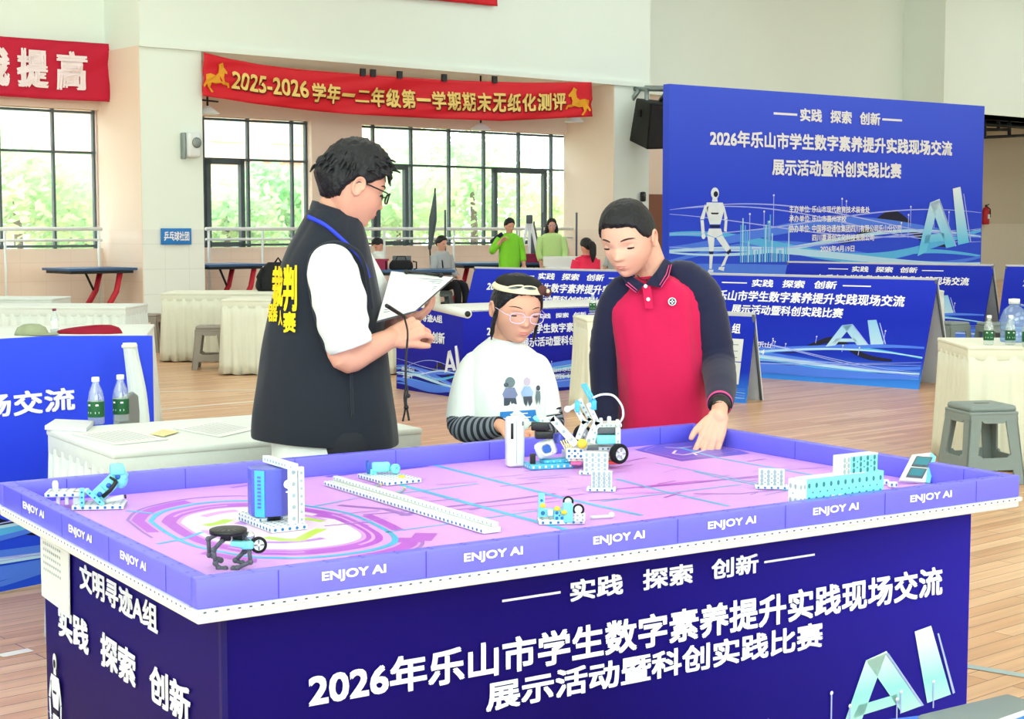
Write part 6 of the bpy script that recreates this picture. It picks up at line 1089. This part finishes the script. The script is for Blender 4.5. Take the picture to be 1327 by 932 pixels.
for k in range(17):
    f_ = .1 + .047 * k; l0 = Q[3].lerp(Q[0], f_); l1 = Q[2].lerp(Q[1], f_); w_ = (Q[0] - Q[3]) * .013; e0 = .1 + (.05 if k % 4 == 1 else 0); e1 = .9 - (.2 if k % 5 == 3 else 0); b.poly([l0.lerp(l1, e0) + up, l0.lerp(l1, e1) + up, l0.lerp(l1, e1) + up + w_, l0.lerp(l1, e0) + up + w_], 1)
b.build('sheet', ['paper', 'paper_line'], t2)
p0, p1 = PD(504, 398, 4.66), PD(526, 412, 4.74); t = thing('pen', 'black pen with dangling cord in the referee hand', 'pen', p0); d = p1 - p0; b = MB(); b.tube([-d * .15, d * .0, d * .85, d * 1.05], [.0055, .0062, .0058, .002], 12); b.build('barrel', 'pvc_black', t); b = MB(); b.box(d * .1 + V(0, -.006, .002), (.006, .003, .03), rot=d.to_track_quat('Z', 'Y').to_matrix()); b.build('pocket_clip', 'pvc_black', t)
b = MB(); q = lambda u, v: PD(u, v, 4.70) - p0; P_, R_ = catmull([q(528, 440), q(526, 470), q(526, 495), q(528, 508), q(526, 520), q(528, 533), q(530, 545)], [.0035] * 7, 5); b.tube(P_, R_, 8); P_, R_ = catmull([q(526, 500), q(524, 515), q(525, 530), q(522, 546)], [.003] * 4, 5); b.tube(P_, R_, 8); b.ball(q(529, 513), .007, 10); b.ball(q(526.5, 528), .008, 10); P_, R_ = catmull([d * .9, q(528, 428), q(528, 442)], [.003] * 3, 5); b.tube(P_, R_, 6); b.build('cord', 'pvc_black', t)

# ---------------------------------------------------------------- the boy
DB = 5.36; org = PD(862, 300, DB); org.z = 0
t = thing('person', 'boy in crimson and navy long sleeved polo leaning a hand on the purple border', 'person', org); b0 = Vector(t.location)
hd = Head(L(814, 309, DB - .10), .238, hm(-.50, .36, -.05), fat=.014, wide=1.02)
sk = MB(); hd.mesh(sk); sk.limb([L(832, 318, DB - .02), L(842, 345, DB), L(852, 375, DB + .01)], [.056, .056, .07], 20)
sk.loft([ring(800, 915, 372, DB + .01, .08, b0=b0), ring(795, 920, 400, DB, .085, b0=b0), ring(805, 915, 470, DB, .085, b0=b0), ring(808, 915, 560, DB, .085, b0=b0), ring(815, 910, 620, DB, .085, b0=b0)], 30, 4)
S1, E1, W1, = L(906, 372, DB), L(931, 468, DB - .04), L(933, 528, DB - .36)
sk.limb([S1, (S1 + E1) / 2, E1, (E1 + W1) / 2, W1], [.05, .044, .038, .034, .026], 18)
W1b = PZ(931, 541, .868) - b0; sk.limb([W1, W1b], [.026, .027], 14)
hand(sk, W1b, PZ(919, 577, .790) - b0 - W1b, (-.05, .85, -.3), 1, .97, ((5, 22, 16), (4, 20, 16), (5, 22, 18), (10, 28, 22)), 3, 10, (.86, .50, .0))
S2, E2, W2 = L(795, 405, DB + .0), L(784, 480, DB + .02), L(788, 560, DB - .08)
sk.limb([S2, E2, W2], [.05, .04, .028], 18); hand(sk, W2, (.1, -.2, -1), (.8, 0, 0), -1, .85, (20, 25, 20), 4)
legs(t, V(.0, .03, 0), .76, .085, (-.3, -.95, 0), 'navy', body=sk)
fuse(sk, 'body', 'skin_pale', t, .0028)
hd.face(t, .70, 'skin_pale', .012, .605)
hd.hair('hair', t, 'hair_black', ((0, .775), (30, .765), (50, .72), (60, .60), (80, .50), (98, .52), (112, .40), (135, .28), (180, .26)), .035, 6, .006, .02)
sh_ = MB(); sh_.loft([ring(818, 868, 357, DB, .060, 0, b0=b0, sl=.12), ring(808, 886, 365, DB, .082, 0, b0=b0, sl=.12), ring(793, 908, 381, DB, .105, 0, b0=b0, sl=.10), ring(787, 914, 405, DB, .120, 0, 2.5, b0=b0), ring(791, 916, 440, DB, .125, 0, 2.5, b0=b0), ring(797, 918, 480, DB, .128, 0, 2.5, b0=b0), ring(800, 921, 530, DB, .132, 0, 2.5, b0=b0), ring(802, 922, 575, DB, .135, 0, 2.5, b0=b0), ring(804, 920, 610, DB, .13, 0, 2.5, b0=b0)], 96, 7, 0, .011, 7, 12); so_ = sh_.build('polo_shirt', 'crimson', t)
def sleeve(nm, pts, rs, m0, par, seed=0, fold=.05, n=36):
    b = MB(); P_, R_ = catmull(pts, rs, 9); b.tube(P_, [r * (1 + fold * noise.noise(V(i * .55, seed, 0)) + fold * .7 * noise.noise(V(i * 1.3, seed + 5, 0))) for i, r in enumerate(R_)], n); return b.build(nm, m0, par)
o = sleeve('sleeve', [L(866, 352, DB - .01), L(886, 360, DB - .01), L(906, 382, DB - .01), L(920, 420, DB - .03), L(930, 470, DB - .06), L(934, 500, DB - .21), L(933, 525, DB - .35)], [.034, .062, .074, .066, .058, .052, .040], 'navy', t, 2)
b = MB(); e = (W1b - L(933, 522, DB - .34)).normalized(); a = L(933, 522, DB - .34)
for k in (.2, .6): b.tube([a + e * (.010 * k * 1.0), a + e * (.010 * k + .003)], [.0415, .0415], 30)
b.build('cuff_stripe', 'pink_trim', o)
b = MB(); b.tube([a + e * .022, a + e * .040], [.035, .034], 30); b.box(a + e * .031 + V(-.012, -.034, .004), (.026, .01, .02), 0); b.build('wristband', 'pvc_black', t)
sleeve('sleeve', [L(824, 365, DB - .02), L(808, 376, DB - .02), L(795, 402, DB - .01), L(785, 450, DB + .0), L(784, 500, DB + .0), L(788, 555, DB - .07)], [.030, .052, .059, .055, .050, .038], 'navy', t, 7)
# collar, placket, buttons, badge
def slabby(pts, d, m0, nm, par): b = MB(); b.prism(pts, d); return b.build(nm, m0, par, bevel=.002)
Dc = DB - .105
cl_l = [L(806, 358, DB - .07), L(812, 354, DB - .085), L(836, 369, DB - .112), L(824.5, 380, DB - .118), L(812, 369, DB - .105)]; cl_r = [L(836, 369, DB - .112), L(850, 352, DB - .085), L(861, 335, DB - .03), L(871, 341, DB - .03), L(866, 358, DB - .08), L(856, 373, DB - .110)]
oc_ = MB(); cc = L(843, 352, DB + .005); n_ = 40; vv = []
for i in range(n_ + 1):
    a = -2.15 + 4.3 * i / n_; x, y = .070 * math.sin(a), .066 * math.cos(a); lo = cc + V(x * 1.08, y * 1.08, -.018 + .36 * x - .012 * (1 - math.cos(a))); hi = cc + V(x * .92, y * .92, .016 + .42 * x - .010 * (1 - math.cos(a))); vv += [lo, hi]
oc_.add(vv, [(2 * i, 2 * i + 2, 2 * i + 3, 2 * i + 1) for i in range(n_)], 0, True); oc_o = oc_.build('collar', 'navy', so_); q_ = oc_o.modifiers.new('solid', 'SOLIDIFY'); q_.thickness = .006
for pl_ in (cl_l, cl_r):
    slabby(pl_, (0, -.006, .001), 'navy', 'collar_flap', so_)
b = MB(); 
for pts in ([(811, 368.5), (824.5, 379)], [(813.5, 366), (826, 376.5)]): b.tube([L(u, v, DB - .124 + .0 * u) for u, v in pts], .0016, 6)
for pts in ([(857, 372), (866.5, 357.5), (870, 343)], [(855, 369.5), (863.5, 355.5), (867, 343)]): b.tube([L(u, v, DB - d_) for (u, v), d_ in zip(pts, (.118, .09, .045))], .0016, 6)
b.build('collar_stripe', 'pink_trim', so_)
b = MB(); b.prism([L(832, 371, DB - .122), L(843, 371, DB - .122), L(847, 400, DB - .131), L(836, 400, DB - .131)], (0, -.003, 0)); b.build('placket', 'crimson', so_, bevel=.001)
for u, v, d_ in ((836.5, 371, .129), (840, 388, .133)): b = MB(); b.lathe([(0, 0), (.0065, 0), (.0065, .002), (.004, .003), (0, .0028)], L(u, v, DB - d_), 16, ax=Matrix.Rotation(PI / 2, 3, 'X')); b.build('button', 'print_white', so_)
bc = L(871, 391, DB - .130); Rb = Matrix.Rotation(PI / 2, 3, 'X'); b = MB(); b.lathe([(.0105, -.004), (.0135, -.004), (.0135, .004), (.0105, .005), (.0105, -.004)], bc, 24, ax=Rb); b.box(bc + V(0, -.002, 0), (.015, .006, .004)); b.box(bc + V(0, -.002, 0), (.004, .006, .015)); b.build('badge', 'print_white', so_)
b = MB(); P_, R_ = catmull([L(826, 357, DB - .05), L(832, 362, DB - .075), L(842, 361, DB - .075), L(856, 349, DB - .05)], [.0016] * 4, 5); b.tube(P_, R_, 6); b.ball(L(838, 363, DB - .078), .004, 8); b.build('neck_cord', 'brow', t)

# ---------------------------------------------------------------- the girl
DG = 5.02; org = PD(655, 300, DG + .06); org.z = 0
t = thing('person', 'girl with glasses and black cream headband in white printed tee', 'person', org); b0 = Vector(t.location)
hd = Head(L(669, 400, DG - .02), .206, hm(.40, .24, .06), fat=.014, wide=1.04)
sk = MB(); hd.mesh(sk); sk.limb([L(660, 415, DG + .02), L(656, 440, DG + .04), L(655, 460, DG + .05)], [.044, .043, .055], 20)
sk.loft([ring(612, 700, 460, DG + .06, .06, b0=b0), ring(606, 705, 490, DG + .05, .07, b0=b0), ring(610, 702, 560, DG + .05, .075, b0=b0), ring(612, 700, 640, DG + .05, .075, b0=b0)], 30, 4)
S1, E1, W1 = L(617, 482, DG + .035), L(597, 553, DG + .0), L(648, 552, DG - .14)
sk.limb([S1, (S1 + E1) / 2, E1, (E1 + W1) / 2, W1], [.04, .036, .032, .029, .022], 18); hand(sk, W1, (.85, -.5, -.15), (.0, -.2, -1), 1, .78, (25, 35, 25), 5)
S2, E2, W2 = L(697, 482, DG + .05), L(716, 553, DG + .03), L(692, 560, DG - .12)
sk.limb([S2, (S2 + E2) / 2, E2, W2], [.04, .036, .031, .022], 18); hand(sk, W2, (-.7, -.6, .0), (.0, -.3, -1), -1, .78, (25, 35, 25), 5)
legs(t, V(0, .0, 0), .62, .07, (.3, -.95, 0), 'trouser', r=.06, body=sk)
fuse(sk, 'body', 'skin_warm', t, .0032)
hd.face(t, .66, 'skin_warm', .008, .61)
rnd = random.Random(3); tf = [((.325 * sx, -.06 + rnd.uniform(-.04, .04), .5), (.335 * sx + rnd.uniform(-.02, .02), -.05 + rnd.uniform(-.04, .05), .05 + rnd.uniform(-.08, .1)), .03) for sx in (-1, 1) for _ in range(7)]
hd.hair('hair', t, 'hair_black', ((0, .80), (25, .78), (45, .70), (62, .56), (80, .45), (100, .48), (115, .3), (140, .15), (180, .1)), .035, 8, .008, .01, tf)
def hband(z0, z1, tilt, off, m0, nm, par, a0=-PI, a1=PI):
    b = MB(); n = 64; vs = []
    for j in range(n + 1):
        a = a0 + (a1 - a0) * j / n
        for zz, oo in ((z0, off - .012), (z0 + .01, off), ((z0 + z1) / 2, off + .01), (z1 - .01, off), (z1, off - .012)):
            z = zz + tilt * -math.cos(a); zs = 2 * z - 1; r = math.sqrt(max(.02, 1 - zs * zs)); p = head_pt((r * math.sin(a), -r * math.cos(a), zs), 0, 0); k = V(math.sin(a), -math.cos(a), .35).normalized(); vs.append(hd.P(p + k * oo))
    b.add(vs, [(5 * j + i, 5 * j + 5 + i, 5 * j + 6 + i, 5 * j + 1 + i) for j in range(n) for i in range(4)], 0, True); o = b.build(nm, m0, par); s_ = o.modifiers.new('solid', 'SOLIDIFY'); s_.thickness = .003; return o
hb = hband(.765, .860, -.045, .085, 'band_cream', 'headband', t); hband(.850, .99, -.035, .098, 'band_black', 'black_trim', hb)
def on_band(a, z, off): zs = 2 * z - 1; r = math.sqrt(max(.02, 1 - zs * zs)); return head_pt((r * math.sin(a), -r * math.cos(a), zs), 0, 0) + V(math.sin(a), -math.cos(a), .35).normalized() * off
for a0_, z0_ in ((-.62, .905), (.02, .925)):
    pts = [on_band(a0_ + .34 * math.cos(q_), z0_ - .035 * math.cos(a0_) + .028 * math.sin(q_) + .03 * math.cos(q_) * (1 if a0_ < -.3 else -.1), .104) for q_ in np.linspace(0, 2 * PI, 25)]
    b = MB(); b.tube([hd.P(p_) for p_ in pts], .011 * hd.h, 8); b.add([hd.P(p_) for p_ in pts[:-1]] , [tuple(range(24))], 1); b.build('cream_oval', ['band_cream', 'pvc_grey'], hb)
b = MB()
for da, dz in ((-.20, .03), (.22, -.03)): b.ball(hd.P(on_band(.78 + da, .835 + dz, .125)), (.070 * hd.h, .045 * hd.h, .075 * hd.h), 16, 0, hd.R)
b.ball(hd.P(on_band(.78, .835, .165)), .032 * hd.h, 12, 1); b.build('leopard_bow', ['band_leopard', 'band_cream'], hb)
glasses(hd, t, 'frame_lilac', .10, .0055, 1.12, .475)
tee = MB(); tee.loft([ring(634, 679, 441, DG + .03, .052, 0, b0=b0, sl=-.18), ring(628, 686, 446, DG + .045, .066, 0, b0=b0, sl=-.14), ring(616, 696, 455, DG + .05, .080, 0, b0=b0, sl=-.08), ring(605, 706, 468, DG + .05, .09, 0, b0=b0, sl=-.04), ring(601, 710, 488, DG + .045, .098, 0, 2.5, b0=b0), ring(603, 710, 520, DG + .04, .104, 0, 2.5, b0=b0), ring(604, 712, 560, DG + .04, .110, 0, 2.5, b0=b0), ring(604, 712, 600, DG + .04, .115, 0, 2.5, b0=b0), ring(606, 710, 625, DG + .04, .112, 0, 2.5, b0=b0)], 90, 7, 0, .006, 8, 20); to = tee.build('tee_shirt', 'tee_white', t)
o = sleeve('sleeve', [L(633, 462, DG + .05), L(617, 470, DG + .035), L(608, 490, DG + .02), L(603, 518, DG + .01), L(600, 543, DG + .005)], [.018, .040, .048, .054, .056], 'tee_white', t, 3, .02)
sleeve('sleeve', [L(684, 464, DG + .055), L(697, 473, DG + .045), L(706, 500, DG + .04), L(712, 538, DG + .03)], [.018, .036, .040, .042], 'tee_white', t, 8, .02)
# striped undersleeves
def striped(pts, rs, nm):
    b = MB(); P_, R_ = catmull(pts, rs, 12); n = 28; k = len(P_); o0 = len(b.f); b.tube(P_, [r * (1 + .02 * math.sin(i * 2.1)) for i, r in enumerate(R_)], n)
    for i in range(k - 1):
        for j in range(n): b.m[o0 + i * n + j] = (i // 2) % 2
    return b.build(nm, ['navy', 'paper_grey'], t)
mat('undersleeve_dark', '2a2e38', .85); mat('undersleeve_light', '7d8490', .85)
def striped2(*a): o = striped(*a); o.data.materials[0] = M['undersleeve_dark']; o.data.materials[1] = M['undersleeve_light']
striped2([L(599, 530, DG + .005), L(597, 548, DG - .01), L(606, 556, DG - .04), L(628, 556, DG - .09), L(648, 552, DG - .135)], [.043, .045, .044, .038, .030], 'undersleeve'); striped2([L(713, 530, DG + .03), L(716, 550, DG + .02), L(706, 558, DG - .05), L(694, 560, DG - .11)], [.036, .038, .035, .028], 'undersleeve')
# plain print of dressed shapes on the tee and the blue pass hanging below
def fr_tee(u, v, off=.004):
    z = (PD(u, v, DG - .06) - b0).z; cx = (PD(656.5, 520, DG + .04) - b0).x; x = (PD(u, v, DG - .06) - b0).x; k = min(.97, abs((x - cx) / .138)); y = -(.106 + off) * (1 - k ** 2.5) ** .4 + .0; return PD(u, v, DG + .045 + y) - b0
b = MB()
def oval(cu, cv, ru, rv): return [(cu + ru * math.cos(q_), cv + rv * math.sin(q_)) for q_ in np.linspace(0, 2 * PI, 14, endpoint=False)]
for pts, mi in ((oval(661, 495.5, 6.5, 7), 2), (oval(656, 499, 3.2, 3), 1), ([(655, 503), (667, 502.5), (671, 512), (668, 516), (653, 516), (651, 511)], 0), ([(653, 516), (668.5, 515.5), (670, 524), (663.5, 525), (661.5, 520), (660, 526), (653, 526)], 1), (oval(683, 494.5, 4.4, 5.6), 4), ([(679, 501), (687, 501), (691, 508), (690, 514), (677, 514), (675, 509)], 3), ([(678, 514), (689.5, 513.5), (690, 521), (686.5, 527), (684, 519), (682, 527), (679, 522)], 1), (oval(697.5, 503, 2.6, 3.6), 1), ([(695, 507), (700, 507), (700.5, 516), (699.5, 525), (697.6, 518), (695.5, 525), (694, 515)], 2)):
    b.poly([fr_tee(u, v) for u, v in pts], mi)
mat('ink_blue', '7c86ac', .8); mat('ink_dark', '4a5160', .8); mat('ink_grey', '6e7f86', .8); mat('ink_sky', '9db8e0', .8); mat('ink_pink', 'c3b3c6', .8); b.build('shirt_print', ['ink_blue', 'ink_dark', 'ink_grey', 'ink_sky', 'ink_pink'], to)
b = MB(); b.prism([fr_tee(u, v, .012) for u, v in ((648, 534), (694, 531), (696, 546), (648, 547))], (0, -.002, 0)); fb = lambda x, z: fr_tee(x, z, .0155); b.poly([fb(661, 536.5), fb(684, 535), fb(684, 536.2), fb(661, 537.7)], 1); b.poly([fb(652, 542), fb(688, 540), fb(688, 541.2), fb(652, 543.3)], 1); b.build('name_pass', ['sign_blue', 'print_white'], t)

# ---------------------------------------------------------------- people far back
def far_person(label, u, v_top, D, h, shirt, hair, face_yaw, pitch=.1, seated=False, rings=None, arms=(), skin='skin', long_hair=False, tail=False, legs_m='trouser', hs=.225, extra=None):
    org = PD(u, 300, D); top = PD(u, v_top, D).z; org.z = 0; t = thing('person', label, 'person', org); b0 = Vector(t.location)
    z = lambda q: V(0, 0, top - q); hd = Head(z(hs * .53), hs, hm(face_yaw, pitch), .01); sk = MB(); hd.mesh(sk, True); sk.limb([z(hs * .8) + V(0, .02, 0), z(hs * 1.15) + V(0, .025, 0)], [.05, .06], 12)
    sh = top - hs * 1.22; hz = sh - .50; fy = V(math.sin(face_yaw), -math.cos(face_yaw), 0); sd = V(math.cos(face_yaw), math.sin(face_yaw), 0)
    sk.loft([(0, .02, sh - .02, .10, .055, face_yaw), (0, .02, sh - .25, .12, .07, face_yaw), (0, .02, hz, .13, .08, face_yaw)], 20, 3)
    b = MB(); b.loft([(0, .02, sh + .03, .07, .06), (0, .02, sh, .15, .09, face_yaw), (0, .02, sh - .06, .19, .105, face_yaw, 2.5), (0, .02, sh - .25, .18, .115, face_yaw, 2.5), (0, .02, hz, .185, .12, face_yaw, 2.5), (0, .02, hz - .08, .18, .12, face_yaw, 2.5)], 40, 4, 0, .008, 7, u); so = b.build('shirt', shirt, t)
    for sx in (-1, 1):
        a = sd * sx * .18 + V(0, .02, sh - .05); e = sd * sx * .23 + fy * .04 + V(0, .02, sh - .30); w_ = sd * sx * (.14 if seated else .2) + fy * (.26 if seated else .14) + V(0, .02, sh - (.42 if seated else .5))
        if arms and sx in dict(arms): e, w_ = dict(arms)[sx]; e = a + Vector(e); w_ = a + Vector(w_)
        sk.limb([a - V(0, 0, .03), e, w_], [.035, .036, .03], 12); hand(sk, w_, (w_ - e), fy * .2 + V(0, 0, -1), sx, .95, (20, 30, 20), 5)
        b = MB(); P_, R_ = catmull([a, (a + e) / 2, e, e.lerp(w_, .7)], [.07, .066, .056, .05], 5); b.tube(P_, R_, 20); b.build('sleeve', shirt, t)
    if seated:
        for sx in (-1, 1):
            a = V(0, .02, .50) + sd * sx * .1; k = a + fy * .40; b = MB(); b.limb([a, k, k + V(0, 0, -.45) + fy * .03], [.085, .07, .05], 14); b.build('trouser_leg', legs_m, t); sk.limb([a, k, k + V(0, 0, -.42) + fy * .03], [.06, .05, .035], 10); b = MB(); b.loft([tuple(k + fy * .08 + V(0, 0, z_ - .50)) + (.13, .05, math.atan2(fy.y, fy.x)) for z_ in (0, .03, .06)], 20, 2); b.build('shoe', 'shoe', t)
    else: legs(t, V(0, .02, 0), hz, .09, fy, legs_m, body=sk)
    fuse(sk, 'body', skin, t, .008, 1)
    hd.hair('hair', t, 'hair_black', ((0, .8), (40, .74), (60, .6), (80, .5), (110, .42), (135, .25), (180, .2)) if not long_hair else ((0, .82), (40, .74), (58, .5), (70, .2), (100, .1), (180, .02)), .05, u, .012, .03, (), True)
    for sx in (-1, 1): b = MB(); b.tube([hd.P(hd.S(sx * x, .5, .01)) for x in (.1, .2)], .004, 6); b.build('eye', 'lash', t)
    if tail: b = MB(); b.limb([hd.P((0, .5, .62)), hd.P((.05, .68, .4)), hd.P((.05, .62, -.15)), hd.P((.03, .5, -.6))], [.04, .055, .05, .015], 12); b.build('ponytail', 'hair_black', t)
    if long_hair: b = MB(); b.limb([hd.P((-.3, .1, .5)), hd.P((-.34, .1, .1)), hd.P((-.3, .1, -.25))], [.04, .045, .02], 10); b.limb([hd.P((.3, .1, .5)), hd.P((.34, .1, .1)), hd.P((.3, .1, -.25))], [.04, .045, .02], 10); b.build('side_hair', 'hair_black', t)
    return t, hd, so
t, hd, so = far_person('standing boy in bright lime green jacket behind the rear table', 660, 283, 26.4, 1.6, 'lime_shirt', 0, .55, .25, arms=((-1, ((-.13, .02, -.22), (.02, -.12, -.05))),))
b = MB(); b.tube([V(-.30, 0, 1.23), V(-.12, -.14, 1.36)], .035, 8); b.build('dark_stripe', 'navy', so)
t, hd, so = far_person('standing woman with shoulder length hair in pale lime tee', 715, 283.5, 27.4, 1.6, 'pale_lime', 0, .1, .05, long_hair=True); glasses(hd, t, 'frame_lilac', .09, .012)
t, hd, so = far_person('seated young man in grey long sleeves turned to the right', 572, 306, 26.2, 1.3, 'grey_shirt', 0, .9, .15, seated=True); b = MB(); b.tube([V(0, -.1, .96), V(.02, -.125, .9), V(.03, -.12, .8)], .012, 8); b.build('collar_cord', 'navy', so)
t, hd, so = far_person('girl with ponytail in red vest sitting behind the blue banner board', 760, 309, 23.4, 1.3, 'red_vest', 0, -2.5, .2, seated=True, tail=True)
t, hd, so = far_person('person in white shirt bent over the plum basket at the far table', 490, 308, 28.6, 1.3, 'tee_white', 0, -1.1, .75, seated=True)
t, hd, so = far_person('person in white sleeves half hidden behind the boy in crimson', 800, 288, 25.2, 1.5, 'grey_shirt', 0, -1.2, .35, seated=False)
# seats under the seated people
for k, (u, D, lb) in enumerate(((572, 26.2, 'grey stool under the seated man in grey'), (762, 23.4, 'grey stool under the girl in the red vest'), (490, 28.6, 'grey stool under the bent person in white'))):
    p = PD(u, 300, D); stool(lb, (p.x, p.y + .03, 0), .3, H=.425)
